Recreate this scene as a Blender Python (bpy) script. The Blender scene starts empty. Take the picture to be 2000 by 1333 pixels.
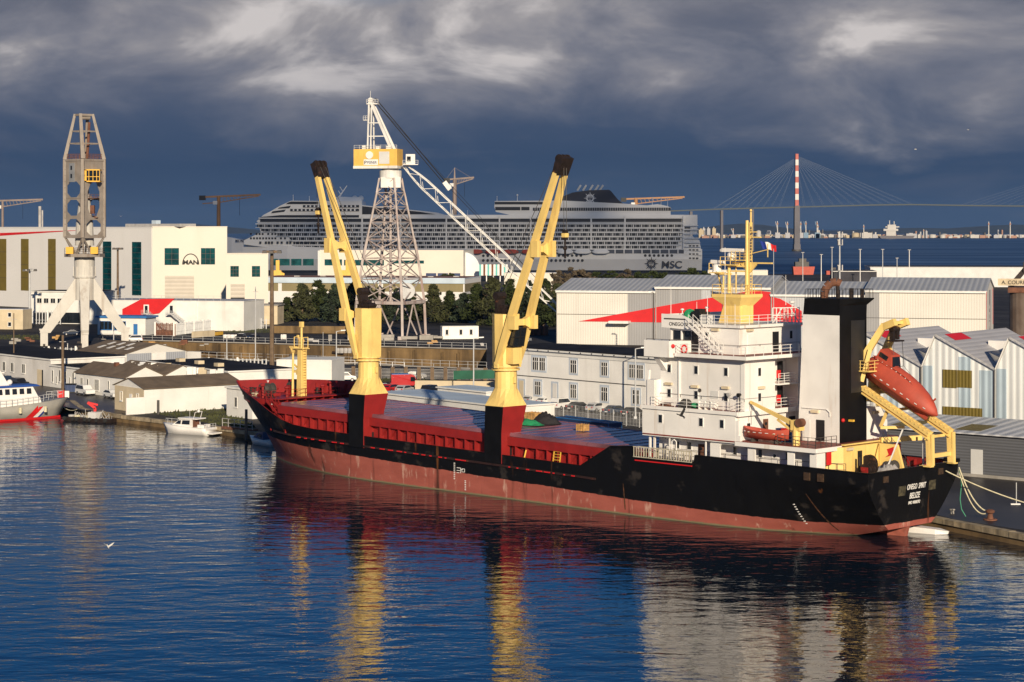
import bpy, math, random
from mathutils import Vector, Matrix
from mathutils.geometry import tessellate_polygon
random.seed(7)
R = math.radians
SC = bpy.context.scene
COL = SC.collection
# ------------------------------------------------------------------ camera
CAMZ, FPX, HY = 30.0, 4000.0, 446.0      # eye height, focal length and horizon row in photo pixels
cd = bpy.data.cameras.new('camera'); cam = bpy.data.objects.new('camera', cd); COL.objects.link(cam)
cam.location = (0, 0, CAMZ); cam.rotation_euler = (R(90), 0, 0)
cd.sensor_width = 36; cd.lens = 72; cd.shift_y = -(666.5-HY)/2000.0
cd.clip_start = 1; cd.clip_end = 60000
SC.camera = cam
# ------------------------------------------------------------------ light
SUN_EL, SUN_AZ = 17.0, 10.0    # azimuth: degrees to the right of straight behind the camera
sd = bpy.data.lights.new('sun', 'SUN'); sun = bpy.data.objects.new('sun', sd); COL.objects.link(sun)
sd.energy = 5.0; sd.angle = R(0.5); sd.color = (1.0, 0.84, 0.62)
sv = Vector((math.sin(R(SUN_AZ))*math.cos(R(SUN_EL)), -math.cos(R(SUN_AZ))*math.cos(R(SUN_EL)), math.sin(R(SUN_EL))))
sun.rotation_euler = sv.to_track_quat('Z', 'Y').to_euler(); sun.location = (60, -80, 150)
W = bpy.data.worlds.new('World'); SC.world = W; W.use_nodes = True
wt = W.node_tree; wt.nodes.clear()
def wn(t, **k):
    n = wt.nodes.new(t)
    for a, b in k.items(): setattr(n, a, b)
    return n
def wl(a, b): wt.links.new(a, b)
def wmath(op, a, b=None, clamp=False):
    n = wn('ShaderNodeMath', operation=op, use_clamp=clamp)
    for i, v in enumerate((a, b)):
        if v is None: continue
        if isinstance(v, (int, float)): n.inputs[i].default_value = v
        else: wl(v, n.inputs[i])
    return n.outputs[0]
sky = wn('ShaderNodeTexSky'); sky.sky_type = 'NISHITA'; sky.sun_disc = False
sky.sun_elevation = R(SUN_EL); sky.sun_rotation = R(180-SUN_AZ); sky.air_density = 1.3; sky.dust_density = 0.4; sky.ozone_density = 2.5
tc = wn('ShaderNodeTexCoord'); sp = wn('ShaderNodeSeparateXYZ'); wl(tc.outputs['Generated'], sp.inputs[0])
# cloud field on direction: squashed vertically so banks lie flat near the horizon
def dirmap(sx, sy, sz, loc=(0, 0, 0)):
    m = wn('ShaderNodeMapping'); m.inputs['Scale'].default_value = (sx, sy, sz); m.inputs['Location'].default_value = loc
    wl(tc.outputs['Generated'], m.inputs[0]); return m.outputs[0]
def wnoise(vec, scale, detail, rough=.5, dist=0):
    n = wn('ShaderNodeTexNoise'); n.inputs['Scale'].default_value = scale; n.inputs['Detail'].default_value = detail
    n.inputs['Roughness'].default_value = rough; n.inputs['Distortion'].default_value = dist
    wl(vec, n.inputs['Vector']); return n.outputs['Fac']
el = sp.outputs[2]
n1 = wnoise(dirmap(12, 4, 26, (1.3, .2, .35)), 1, 10, .54, .45)
n2 = wnoise(dirmap(6.5, 2, 13, (2.2, .6, 1.9)), 1, 5, .5, .1)
# cloud deck: ragged lower edge about four degrees up, billows catching the light above it
bank = wmath('ADD', wmath('MULTIPLY', wmath('SUBTRACT', el, .068), 26), wmath('MULTIPLY', wmath('SUBTRACT', n1, .5), 2.6))
bank = wmath('ADD', bank, wmath('MULTIPLY', wmath('SUBTRACT', n2, .5), 2.2))
hi = wmath('ADD', wmath('MULTIPLY', wmath('SUBTRACT', n1, .5), 1.9), wmath('MULTIPLY', wmath('SUBTRACT', n2, .5), 1.5))
cover = wmath('ADD', wmath('MULTIPLY', bank, .5), .35, True)
lightc = wmath('ADD', wmath('MULTIPLY', hi, 1.0), .45, True)
cr = wn('ShaderNodeValToRGB'); wl(lightc, cr.inputs[0]); e = cr.color_ramp.elements
e[0].position = .05; e[0].color = (.125, .135, .175, 1)
e[1].position = 1.0; e[1].color = (.62, .58, .57, 1)
for p, c in ((.36, (.165, .172, .212)), (.58, (.24, .24, .275)), (.78, (.34, .325, .34))):
    x = e.new(p); x.color = (*c, 1)
dk = wn('ShaderNodeValToRGB'); wl(wmath('ADD', wmath('MULTIPLY', el, 10), wmath('MULTIPLY', wmath('SUBTRACT', n2, .5), .35), True), dk.inputs[0]); d_ = dk.color_ramp.elements
d_[0].position = 0.0; d_[0].color = (.050, .086, .155, 1); d_[1].position = .8; d_[1].color = (.080, .108, .178, 1)
x = d_.new(.32); x.color = (.040, .072, .140, 1)
mm = wn('ShaderNodeMix', data_type='RGBA'); wl(cover, mm.inputs['Factor']); wl(dk.outputs[0], mm.inputs['A']); wl(cr.outputs[0], mm.inputs['B'])
# low wisps in the dark band
n3 = wnoise(dirmap(14, 6, 60, (3.1, 0, 2.2)), 1, 5, .5, .3)
wr = wn('ShaderNodeMapRange'); wl(n3, wr.inputs[0]); wr.inputs[1].default_value = .52; wr.inputs[2].default_value = .78
wr.inputs[3].default_value = 0; wr.inputs[4].default_value = .22; wr.clamp = True
mx = wn('ShaderNodeMix', data_type='RGBA'); wl(wr.outputs[0], mx.inputs['Factor']); wl(mm.outputs['Result'], mx.inputs['A']); mx.inputs['B'].default_value = (.17, .17, .21, 1)
# overhead the deck breaks up into blue
up = wmath('ADD', wmath('MULTIPLY', wmath('SUBTRACT', el, .119), 22), wmath('MULTIPLY', wmath('SUBTRACT', n2, .5), 1.2), False)
upc = wmath('ADD', up, 0, True)
nis = wn('ShaderNodeVectorMath', operation='SCALE'); wl(sky.outputs[0], nis.inputs[0]); nis.inputs['Scale'].default_value = .5
tint = wn('ShaderNodeVectorMath', operation='MULTIPLY'); wl(nis.outputs[0], tint.inputs[0]); tm = wn('ShaderNodeMix', data_type='RGBA'); wl(wmath('MULTIPLY', wmath('SUBTRACT', el, .34), 5, True), tm.inputs['Factor']); tm.inputs['A'].default_value = (.17, .60, 1.32, 1); tm.inputs['B'].default_value = (.62, .85, 1.1, 1); wl(tm.outputs['Result'], tint.inputs[1])
cl = wn('ShaderNodeVectorMath', operation='SCALE'); wl(mx.outputs['Result'], cl.inputs[0]); cl.inputs['Scale'].default_value = 10.0
mx2 = wn('ShaderNodeMix', data_type='RGBA'); wl(upc, mx2.inputs['Factor']); wl(cl.outputs[0], mx2.inputs['A']); wl(tint.outputs[0], mx2.inputs['B'])
bg = wn('ShaderNodeBackground'); bg.inputs['Strength'].default_value = 0.09; wl(mx2.outputs['Result'], bg.inputs[0])
wo = wn('ShaderNodeOutputWorld'); wl(bg.outputs[0], wo.inputs[0])
SC.view_settings.view_transform = 'Standard'; SC.view_settings.look = 'None'; SC.view_settings.gamma = 1
SC.view_settings.exposure = 0.12
SC.cycles.max_bounces = 6; SC.cycles.glossy_bounces = 4; SC.cycles.diffuse_bounces = 3; SC.cycles.transparent_max_bounces = 32
SC.cycles.use_denoising = True
# ------------------------------------------------------------------ helpers
def G(px, py, z=1.1):
    "ground point under a photo pixel"
    D = (CAMZ-z)*FPX/(py-HY); return Vector(((px-1000)*D/FPX, D, z))
def A(px, py, D):
    return Vector(((px-1000)*D/FPX, D, CAMZ-(py-HY)*D/FPX))
def zat(py, D): return CAMZ-(py-HY)*D/FPX
def run(O, u, px):
    k = (px-1000)/FPX; return (k*O[1]-O[0])/(u[0]-k*u[1])
def frame(O, u):
    a = math.atan2(u[1], u[0]); return (O[0], O[1], O[2] if len(O) > 2 else 1.1), a
class MB:
    def __init__(s, T=None): s.v = []; s.f = []; s.mi = []; s.T = T; s.m = 0; s.sm = []; s.smooth = False
    def add(s, vs, fs):
        o = len(s.v)
        for p in vs:
            p = Vector(p); s.v.append(tuple(s.T @ p) if s.T else tuple(p))
        for f in fs: s.f.append([i+o for i in f]); s.mi.append(s.m); s.sm.append(s.smooth)
        return s
    def box(s, x0, x1, y0, y1, z0, z1):
        if x0 > x1: x0, x1 = x1, x0
        if y0 > y1: y0, y1 = y1, y0
        if z0 > z1: z0, z1 = z1, z0
        return s.add([(x0,y0,z0),(x1,y0,z0),(x1,y1,z0),(x0,y1,z0),(x0,y0,z1),(x1,y0,z1),(x1,y1,z1),(x0,y1,z1)],
              [(0,3,2,1),(4,5,6,7),(0,1,5,4),(1,2,6,5),(2,3,7,6),(3,0,4,7)])
    def quad(s, *p): return s.add(p, [tuple(range(len(p)))])
    def loft(s, secs, cap=True, closed=True):
        n = len(secs[0]); vs = [p for q in secs for p in q]; fs = []
        for i in range(len(secs)-1):
            for j in range(n if closed else n-1):
                a = i*n+j; b = i*n+(j+1) % n; fs.append((a, b, b+n, a+n))
        if cap: fs.append(tuple(range(n-1, -1, -1))); fs.append(tuple((len(secs)-1)*n+j for j in range(n)))
        return s.add(vs, fs)
    def prism(s, poly, z0, z1): return s.loft([[(x, y, z0) for x, y in poly], [(x, y, z1) for x, y in poly]])
    def prismy(s, poly, y0, y1):
        "polygon in x,z extruded along y"
        return s.loft([[(x, y1, z) for x, z in poly], [(x, y0, z) for x, z in poly]])
    def prismx(s, poly, x0, x1):
        return s.loft([[(x0, y, z) for y, z in poly], [(x1, y, z) for y, z in poly]])
    def basis(s, p, q, up=(0, 0, 1)):
        d = (Vector(q)-Vector(p)).normalized(); u = Vector(up)
        if abs(d.dot(u)) > .98: u = Vector((0, 1, 0))
        x = d.cross(u).normalized(); y = x.cross(d).normalized(); return x, y
    def bar(s, p, q, w, h=None, w2=None, h2=None, up=(0, 0, 1)):
        h = h or w; w2 = w2 or w; h2 = h2 or h; x, y = s.basis(p, q, up); p = Vector(p); q = Vector(q)
        r = [(-.5,-.5),(.5,-.5),(.5,.5),(-.5,.5)]
        return s.loft([[p+x*a*w+y*b*h for a, b in r], [q+x*a*w2+y*b*h2 for a, b in r]])
    def tube(s, p, q, r, r2=None, n=8):
        r2 = r if r2 is None else r2; x, y = s.basis(p, q); p = Vector(p); q = Vector(q)
        c = [(math.cos(i*math.tau/n), math.sin(i*math.tau/n)) for i in range(n)]
        return s.loft([[p+x*a*r+y*b*r for a, b in c], [q+x*a*r2+y*b*r2 for a, b in c]])
    def path(s, pts, r, n=6):
        for a, b in zip(pts, pts[1:]): s.tube(a, b, r, r, n)
        return s
    def lathe(s, prof, c=(0, 0, 0), n=16, ph=0):
        return s.loft([[(c[0]+r*math.cos(ph+i*math.tau/n), c[1]+r*math.sin(ph+i*math.tau/n), c[2]+z) for i in range(n)] for r, z in prof])
    def sphere(s, c, r, n=10, m=6, sz=1):
        return s.lathe([(max(.001, r*math.sin(math.pi*k/m)), -r*sz*math.cos(math.pi*k/m)) for k in range(m+1)], c, n)
    def rail(s, pts, h=1.0, step=1.6, r=.03, bars=2):
        for a, b in zip(pts, pts[1:]):
            a = Vector(a); b = Vector(b); L = (b-a).length; n = max(1, round(L/step))
            for k in range(n+1): p = a.lerp(b, k/n); s.bar(p, p+Vector((0, 0, h)), r*1.6)
            for j in range(1, bars+1): o = Vector((0, 0, h*j/bars)); s.bar(a+o, b+o, r*1.5)
        return s
    def build(s, name, m=None, parent=None, label=None):
        me = bpy.data.meshes.new(name); me.from_pydata(s.v, [], s.f)
        ms = m if isinstance(m, (list, tuple)) else [m]
        for x in ms: me.materials.append(x)
        me.polygons.foreach_set('material_index', s.mi)
        if any(s.sm): me.polygons.foreach_set('use_smooth', s.sm)
        me.validate(); me.update()
        o = bpy.data.objects.new(name, me); COL.objects.link(o)
        if parent: o.parent = parent
        if label: o['label'] = label
        return o
def tag(o, label=None, cat=None, group=None, kind=None):
    if label: o['label'] = label
    if cat: o['category'] = cat
    if group: o['group'] = group
    if kind: o['kind'] = kind
    return o
def thing(name, label, cat, loc=(0, 0, 0), rz=0, group=None):
    o = bpy.data.objects.new(name, None); o.empty_display_size = .5; COL.objects.link(o)
    o.location = loc; o.rotation_euler = (0, 0, rz); return tag(o, label, cat, group)
def at(o, loc, rz=0): o.location = loc; o.rotation_euler = (0, 0, rz); return o
KIDS = {}
def copy_tree(o, loc=None, rz=None, label=None, scale=None):
    kids = [c for c in bpy.data.objects if c.parent == o]
    c = o.copy(); COL.objects.link(c)
    if loc is not None: c.location = loc
    if rz is not None: c.rotation_euler = (0, 0, rz)
    if scale: c.scale = scale
    if label: c['label'] = label
    for k in kids: _cp(k, c)
    return c
def _cp(o, par):
    kids = [c for c in bpy.data.objects if c.parent == o]
    c = o.copy(); COL.objects.link(c); c.parent = par
    for k in kids: _cp(k, c)
def text(s, size, name, m, parent, M, depth=.02, sx=1, shear=0, spacing=1, bold=.012):
    c = bpy.data.curves.new('t', 'FONT'); c.body = s; c.size = size; c.extrude = depth; c.align_x = 'CENTER'; c.shear = shear
    c.space_character = spacing; c.offset = size*bold
    o = bpy.data.objects.new('t', c); COL.objects.link(o)
    dg = bpy.context.evaluated_depsgraph_get(); me = bpy.data.meshes.new_from_object(o.evaluated_get(dg))
    bpy.data.objects.remove(o)
    me.transform(M @ Matrix.Diagonal((sx, 1, 1, 1))); me.materials.clear(); me.materials.append(m)
    o = bpy.data.objects.new(name, me); COL.objects.link(o)
    if parent: o.parent = parent
    return o
def wallM(o, a, out):
    "matrix: text/x along a, text y up, text z along outward normal; o origin"
    a = Vector(a).normalized(); out = Vector(out).normalized(); up = Vector((0, 0, 1)) if abs(out.z) < .9 else out.cross(a)
    up = out.cross(a); M = Matrix((a, up, out)).transposed().to_4x4(); M.translation = Vector(o); return M
# ------------------------------------------------------------------ materials
def mat(name, c, rough=.6, var=.12, vs=.6, metal=0, streak=0, sc=(.2, .1, .05), ss=1.2, corr=None, bump=0, spec=.5, coat=0, pos=None, rust=0, rs=.8, zgrime=None, lo=.56):
    m = bpy.data.materials.new(name); m.use_nodes = True; t = m.node_tree; N = t.nodes; L = t.links
    b = N['Principled BSDF']; b.inputs['Roughness'].default_value = rough; b.inputs['Metallic'].default_value = metal
    b.inputs['Specular IOR Level'].default_value = spec
    if coat: b.inputs['Coat Weight'].default_value = coat; b.inputs['Coat Roughness'].default_value = .08
    tcn = N.new('ShaderNodeTexCoord'); co = tcn.outputs['Object']
    def noise(scale, det, stretch=None, rgh=.55):
        n = N.new('ShaderNodeTexNoise'); n.inputs['Scale'].default_value = scale; n.inputs['Detail'].default_value = det; n.inputs['Roughness'].default_value = rgh
        if stretch:
            mp = N.new('ShaderNodeMapping'); mp.inputs['Scale'].default_value = stretch; L.new(co, mp.inputs[0]); L.new(mp.outputs[0], n.inputs['Vector'])
        else: L.new(co, n.inputs['Vector'])
        return n.outputs['Fac']
    def rng(f, a, bb, c0, d):
        r = N.new('ShaderNodeMapRange'); L.new(f, r.inputs[0]); r.inputs[1].default_value = a; r.inputs[2].default_value = bb
        r.inputs[3].default_value = c0; r.inputs[4].default_value = d; return r.outputs[0]
    def mix(f, A_, B_):
        x = N.new('ShaderNodeMix'); x.data_type = 'RGBA'; L.new(f, x.inputs['Factor'])
        for k, v in (('A', A_), ('B', B_)):
            if isinstance(v, tuple): x.inputs[k].default_value = (*v[:3], 1)
            else: L.new(v, x.inputs[k])
        return x.outputs['Result']
    d = tuple(max(0, q*(1-var*1.6)) for q in c); l = tuple(min(1, q*(1+var)) for q in c)
    col = mix(rng(noise(vs, 6), .3, .7, 0, 1), d, l)
    if streak:
        f = noise(1, 5, (ss, ss, ss*.07), .6); col = mix(rng(f, lo, .74, 0, streak), col, sc)
    if rust:
        f = noise(rs, 8, None, .65); col = mix(rng(f, .6, .68, 0, rust), col, (.13, .045, .02))
    bh = None
    if corr:   # (axis, period, depth)
        ax, per, dep = corr
        wv = N.new('ShaderNodeTexWave'); wv.wave_type = 'BANDS'; wv.bands_direction = ax; wv.inputs['Scale'].default_value = .314/per*1.0
        L.new(co, wv.inputs['Vector']); bh = wv.outputs['Fac']
        col = mix(rng(bh, 0, .35, .28, 0), col, tuple(q*.45 for q in c))
    L.new(col, b.inputs['Base Color'])
    if bump or corr:
        bp = N.new('ShaderNodeBump'); bp.inputs['Strength'].default_value = .7
        bp.inputs['Distance'].default_value = corr[2] if corr else bump
        L.new(bh if corr else noise(vs*6, 5), bp.inputs['Height']); L.new(bp.outputs[0], b.inputs['Normal'])
    return m
M = {}
def mk(k, *a, **kw): M[k] = mat(k, *a, **kw); return M[k]
mk('white_paint', (.80, .78, .75), .45, .05, streak=.35, sc=(.42, .34, .25), ss=.9, lo=.6)
mk('ship_white', (.82, .80, .77), .45, .06, .35, streak=.55, sc=(.45, .30, .18), ss=1.0, lo=.59)
mk('ship_grey', (.62, .62, .61), .5, .07, .3)
mk('render_white', (.74, .73, .70), .85, .07, .25, streak=.3, sc=(.36, .32, .26), ss=.5)
mk('render_grey', (.72, .70, .67), .85, .1, .25, streak=.3, sc=(.3, .26, .2), ss=.5)
mk('cream_wall', (.80, .75, .66), .85, .05, .08, streak=.22, sc=(.5, .43, .33), ss=.12)
mk('beige_wall', (.62, .52, .36), .85, .1, .3, streak=.4, sc=(.25, .19, .13), ss=.4)
mk('grey_concrete', (.34, .32, .29), .9, .2, .3, streak=.4, sc=(.12, .09, .06), ss=.4, bump=.02)
mk('dock_wall', (.21, .135, .06), .9, .35, .18, streak=.95, sc=(.022, .014, .008), ss=.22, bump=.05, lo=.46)
mk('asphalt', (.052, .048, .048), .8, .25, .08, spec=.15)
mk('wet_asphalt', (.035, .031, .033), .45, .4, .08, spec=.25)
mk('slate_roof', (.055, .055, .065), .8, .25, .15, spec=.2)
mk('tar_roof', (.018, .018, .022), .85, .4, .2, spec=.12)
mk('brown_roof', (.17, .125, .085), .9, .22, .4, corr=('X', .3, .03))
mk('rust_roof', (.22, .10, .07), .9, .25, .12, streak=.5, sc=(.3, .26, .24), ss=.1)
mk('yellow_crane', (.84, .60, .20), .5, .09, .35, streak=.45, sc=(.42, .22, .07), ss=1.3, lo=.57)
mk('yellow_machine', (.78, .46, .06), .5, .08, .5, streak=.3, sc=(.3, .15, .05))
mk('dirty_black', (.018, .010, .008), .65, .4, 1.5, rust=.7, rs=1.4)
mk('ship_black', (.006, .006, .007), .55, .3, .5, spec=.2)
mk('ship_red', (.27, .016, .015), .5, .12, .6, streak=.4, sc=(.12, .012, .01), ss=1.0)
mk('deck_red', (.24, .045, .03), .6, .25, .8)
mk('bright_red', (.62, .015, .018), .5, .06)
mk('orange_boat', (.44, .07, .04), .62, .1, .7, streak=.3, sc=(.3, .05, .03), ss=1)
mk('glass_dark', (.012, .016, .022), .12, .2, spec=.8)
mk('glass_green', (.01, .07, .075), .15, .4, .3, spec=.8)
mk('black', (.01, .01, .011), .6, .1)
mk('rubber', (.02, .02, .02), .8, .1)
mk('rope', (.6, .55, .38), .8, .15, 3)
mk('green_rope', (.06, .28, .17), .8, .1)
mk('steel', (.42, .41, .40), .55, .15, .6, streak=.4, sc=(.22, .12, .07), ss=.8)
mk('dark_steel', (.07, .065, .06), .6, .2, .5, rust=.6)
mk('galv', (.5, .51, .52), .5, .1, 1)
mk('rust_brown', (.17, .07, .04), .85, .3, .8)
mk('wood_pole', (.16, .11, .07), .9, .2, 1)
mk('blue_paint', (.03, .16, .42), .5, .1)
mk('navy', (.02, .045, .13), .5, .1, corr=('X', .25, .03))
mk('green_net', (.02, .30, .12), .85, .3, 2)
mk('black_tarp', (.02, .018, .02), .8, .3, 1)
mk('wood', (.48, .28, .10), .8, .25, 2)
mk('grass', (.055, .06, .02), .95, .4, .3)
mk('olive', (.24, .20, .10), .7, .08, .2, corr=('X', .5, .03))
mk('light_blue', (.50, .60, .70), .6, .08, .2)
mk('office_wall', (.86, .84, .80), .85, .05, .25, streak=.25, sc=(.45, .4, .34), ss=.5)
# ================================================================== WATER
def rough_sheet(name, outer, holes, z, m, kind='structure'):
    polys = [[Vector((x, y, z)) for x, y in outer]]+[[Vector((x, y, z)) for x, y in h] for h in holes]
    tris = tessellate_polygon(polys); vs = [tuple(p) for q in polys for p in q]
    b = MB(); b.add(vs, [t if (Vector(vs[t[1]])-Vector(vs[t[0]])).cross(Vector(vs[t[2]])-Vector(vs[t[0]])).z > 0 else t[::-1] for t in tris])
    o = b.build(name, m); tag(o, kind=kind); return o
wm = bpy.data.materials.new('water'); wm.use_nodes = True; q = wm.node_tree; QN = q.nodes; QL = q.links; wp = QN['Principled BSDF']
wp.inputs['Base Color'].default_value = (.003, .011, .024, 1); wp.inputs['Roughness'].default_value = .03; wp.inputs['IOR'].default_value = 1.4
wp.inputs['Specular IOR Level'].default_value = .62
qt = QN.new('ShaderNodeTexCoord')
def qn(rot, scale, detail, amp, stretch=(1, 1, 1), dist=.4):
    mp = QN.new('ShaderNodeMapping'); mp.inputs['Rotation'].default_value = (0, 0, R(rot)); mp.inputs['Scale'].default_value = stretch; QL.new(qt.outputs['Object'], mp.inputs[0])
    n_ = QN.new('ShaderNodeTexNoise'); n_.inputs['Scale'].default_value = scale; n_.inputs['Detail'].default_value = detail; n_.inputs['Roughness'].default_value = .45; n_.inputs['Distortion'].default_value = dist
    QL.new(mp.outputs[0], n_.inputs['Vector'])
    m_ = QN.new('ShaderNodeMath'); m_.operation = 'MULTIPLY'; QL.new(n_.outputs['Fac'], m_.inputs[0]); m_.inputs[1].default_value = amp; return m_.outputs[0]
def qadd(a, b):
    m_ = QN.new('ShaderNodeMath'); m_.operation = 'ADD'; QL.new(a, m_.inputs[0]); QL.new(b, m_.inputs[1]); return m_.outputs[0]
hgt = qadd(qadd(qn(-35, .40, 1, .095, (.5, 1, 1), .2), qn(-20, 1.1, 2, .042, (.5, 1, 1), .3)), qadd(qn(8, 3.0, 2, .011, (.6, 1, 1)), qn(20, .05, 1, .12, (1, 1, 1))))
qb = QN.new('ShaderNodeBump'); qb.inputs['Strength'].default_value = 1; qb.inputs['Distance'].default_value = 1.0; QL.new(hgt, qb.inputs['Height']); QL.new(qb.outputs[0], wp.inputs['Normal'])

em_ = bpy.data.materials.new('estuary_water'); em_.use_nodes = True; ep = em_.node_tree.nodes['Principled BSDF']
ep.inputs['Base Color'].default_value = (.026, .050, .098, 1); ep.inputs['Roughness'].default_value = .42; ep.inputs['IOR'].default_value = 1.33
en = em_.node_tree.nodes.new('ShaderNodeTexNoise'); en.inputs['Scale'].default_value = .004; en.inputs['Detail'].default_value = 8
ec = em_.node_tree.nodes.new('ShaderNodeTexCoord'); emm = em_.node_tree.nodes.new('ShaderNodeMapping'); emm.inputs['Scale'].default_value = (.6, 2.4, 1)
em_.node_tree.links.new(ec.outputs['Object'], emm.inputs[0]); em_.node_tree.links.new(emm.outputs[0], en.inputs['Vector'])
er = em_.node_tree.nodes.new('ShaderNodeMapRange'); er.inputs[1].default_value = .35; er.inputs[2].default_value = .7; er.inputs[3].default_value = .3; er.inputs[4].default_value = .55
em_.node_tree.links.new(en.outputs['Fac'], er.inputs[0]); em_.node_tree.links.new(er.outputs[0], ep.inputs['Roughness'])
eb = em_.node_tree.nodes.new('ShaderNodeBump'); eb.inputs['Strength'].default_value = 1; eb.inputs['Distance'].default_value = .25; en2 = em_.node_tree.nodes.new('ShaderNodeTexNoise'); en2.inputs['Scale'].default_value = .15; en2.inputs['Detail'].default_value = 3
em_.node_tree.links.new(ec.outputs['Object'], en2.inputs['Vector']); em_.node_tree.links.new(en2.outputs['Fac'], eb.inputs['Height']); em_.node_tree.links.new(eb.outputs[0], ep.inputs['Normal'])
BIG = 30000
rough_sheet('basin_water', [(-6000, -400), (6000, -400), (6000, 700), (-6000, 700)], [[(-125, 404), (8, 404), (8, 545), (-125, 545)]], 0, wm)
rough_sheet('estuary_water', [(-6000, 700), (6000, 700), (BIG, 45000), (-BIG, 45000)], [], 0, em_)
gm = mat('ground_asphalt', (.045, .042, .043), .8, .45, .05, streak=0, bump=.01, spec=.15)
PIT = [(-106.3, 531.5), (-6.1, 487.8), (-5.2, 418.8), (-80.6, 460.6)]
EDGE = [(70, 150), (48.25, 193), (41.1, 206.8), (36.1, 215.3), (-23.9, 275.6), (-31, 282.6), (-36.4, 289.7), (-41.5, 296.4), (-60, 315.8), (-69, 328), (-74, 343), (-100, 352), (-340, 352)]
rough_sheet('ground', EDGE+[(-900, 400), (-1500, 1330), (-210, 1405), (128, 1405), (150, 1290), (330, 1260), (1500, 1150), (900, 300), (420, 120)], [PIT], 1.1, gm)
# quay walls with stone coping
qw = thing('quay_wall', 'low stone quay wall edging the basin, pale coping blocks along its rim', 'quay')
mb = MB(); cp = MB(); random.seed(2)
mb.loft([[(x, y, -2), (x+.9, y+.9, -2), (x+.9, y+.9, .62), (x, y, .62)] for x, y in EDGE], cap=False)
for (x0, y0), (x1, y1) in zip(EDGE, EDGE[1:]):
    if x0 < -80: continue
    a = Vector((x0, y0, .87)); b = Vector((x1, y1, .87)); L = (b-a).length; n = max(1, round(L/2.0)); d = (b-a)/n
    for k in range(n):
        p = a+d*k+d.normalized()*.03; q_ = a+d*(k+1)-d.normalized()*.03; j = random.uniform(-.04, .04); nrm = Vector((d.y, -d.x, 0)).normalized()
        if nrm.y > 0: nrm = -nrm
        o = -nrm*(.42+j)+nrm*.14; cp.bar(p+o, q_+o, .9, .54+j)
mb.build('wall_face', M['dock_wall'], qw)
cp.build('coping', mat('coping_stone', (.36, .29, .19), .9, .3, .8, streak=.9, sc=(.05, .04, .03), ss=1.0, lo=.5), qw)
# surface patches
def patch(name, pts, z, m): 
    b = MB(); b.quad(*[(x, y, z) for x, y in pts]); o = b.build(name, m); tag(o, kind='structure'); return o
patch('road', [(44, 203), (75, 160), (120, 190), (60, 245), (35, 232)], 1.104, M['wet_asphalt'])
patch('parking', [(-12, 338), (34, 286), (48, 300), (0, 348)], 1.104, M['wet_asphalt'])
patch('yard', [(-68, 325), (-58, 317), (-52, 336), (-72, 372), (-98, 380), (-85, 350)], 1.104, mat('wet_yard', (.045, .035, .035), .4, .5, .15, spec=.25))
def grass_patch(pts, seed, n=900, z=1.12, h=.35):
    rr = random.Random(seed); b = MB(); P_ = [Vector(p) for p in pts]
    b.quad(*[(p.x, p.y, z) for p in P_])
    for _ in range(n):
        u, v = rr.random(), rr.random(); p = P_[0].lerp(P_[1], u).lerp(P_[3].lerp(P_[2], u), v); a = rr.uniform(0, 3.14); w = rr.uniform(.1, .25); hh = h*rr.uniform(.4, 1.3)
        b.quad((p.x-w*math.cos(a), p.y-w*math.sin(a), z), (p.x+w*math.cos(a), p.y+w*math.sin(a), z), (p.x+w*.3, p.y, z+hh))
    o = b.build('grass', M['grass']); tag(o, kind='stuff'); return o
gp = lambda L: [tuple(G(x, y)[:2]) for x, y in L]
grass_patch(gp([(285, 806), (440, 833), (500, 838), (443, 790)]), 1)
grass_patch(gp([(0, 664), (80, 664), (75, 655), (0, 655)]), 2, 300)
grass_patch(gp([(440, 650), (640, 652), (640, 643), (440, 641)]), 3, 500)
grass_patch(gp([(650, 742), (990, 757), (990, 750), (650, 736)]), 4, 500)
# dry dock basin
dd = thing('dry_dock', 'brown stained concrete dry dock with its long far wall showing', 'dry dock')
mb = MB(); vs = [(x, y, 1.1) for x, y in PIT]+[(x, y, -7) for x, y in PIT]
mb.add(vs, [(0, 1, 5, 4), (1, 2, 6, 5), (2, 3, 7, 6), (3, 0, 4, 7), (4, 5, 6, 7)])
mb.build('dock_chamber', M['dock_wall'], dd)
mb = MB(); a = Vector((*PIT[0], 0)); b_ = Vector((*PIT[1], 0)); d = (b_-a).normalized(); nrm = Vector((d.y, -d.x, 0))
random.seed(9); L = (b_-a).length; s = 2
while s < L-3:
    w = random.uniform(.8, 2.2); p = a+d*s+nrm*.15; mb.bar(p+Vector((0, 0, -7)), p+Vector((0, 0, random.uniform(.2, .8))), w, .3, up=(d.x, d.y, 0)); s += random.uniform(4, 8)
mb.build('buttress', M['dock_wall'], dd)
mb = MB(); mb.bar(a+Vector((0, 0, 1.2)), b_+Vector((0, 0, 1.2)), .9, .24); mb.bar(Vector((*PIT[3], 1.2)), Vector((*PIT[2], 1.2)), .9, .24); mb.build('dock_coping', M['grey_concrete'], dd)
for k, (s, z, w) in enumerate(((30, -1.2, 5), (56, -1.5, 8), (8+60, -.5, 3))):
    p = a+d*s+nrm*.5; MB().bar(p+Vector((0, 0, z)), p+d*w+Vector((0, 0, z-.2)), .5, .5).build('fender', M['dirty_black'], dd)
def railing(name, label, cat, pts, h=1.1, step=2.0, m='steel', r=.03, bars=2, grp=None):
    b = MB(); b.rail(pts, h, step, r, bars); o = b.build(name, M[m]); tag(o, label, cat, grp); return o
railing('dock_railing', 'grey tube railing along the far rim of the dry dock', 'railing', [a+Vector((0, .6, 1.3)), b_+Vector((0, .6, 1.3))], 1.2, 3, 'galv', .04)
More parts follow.
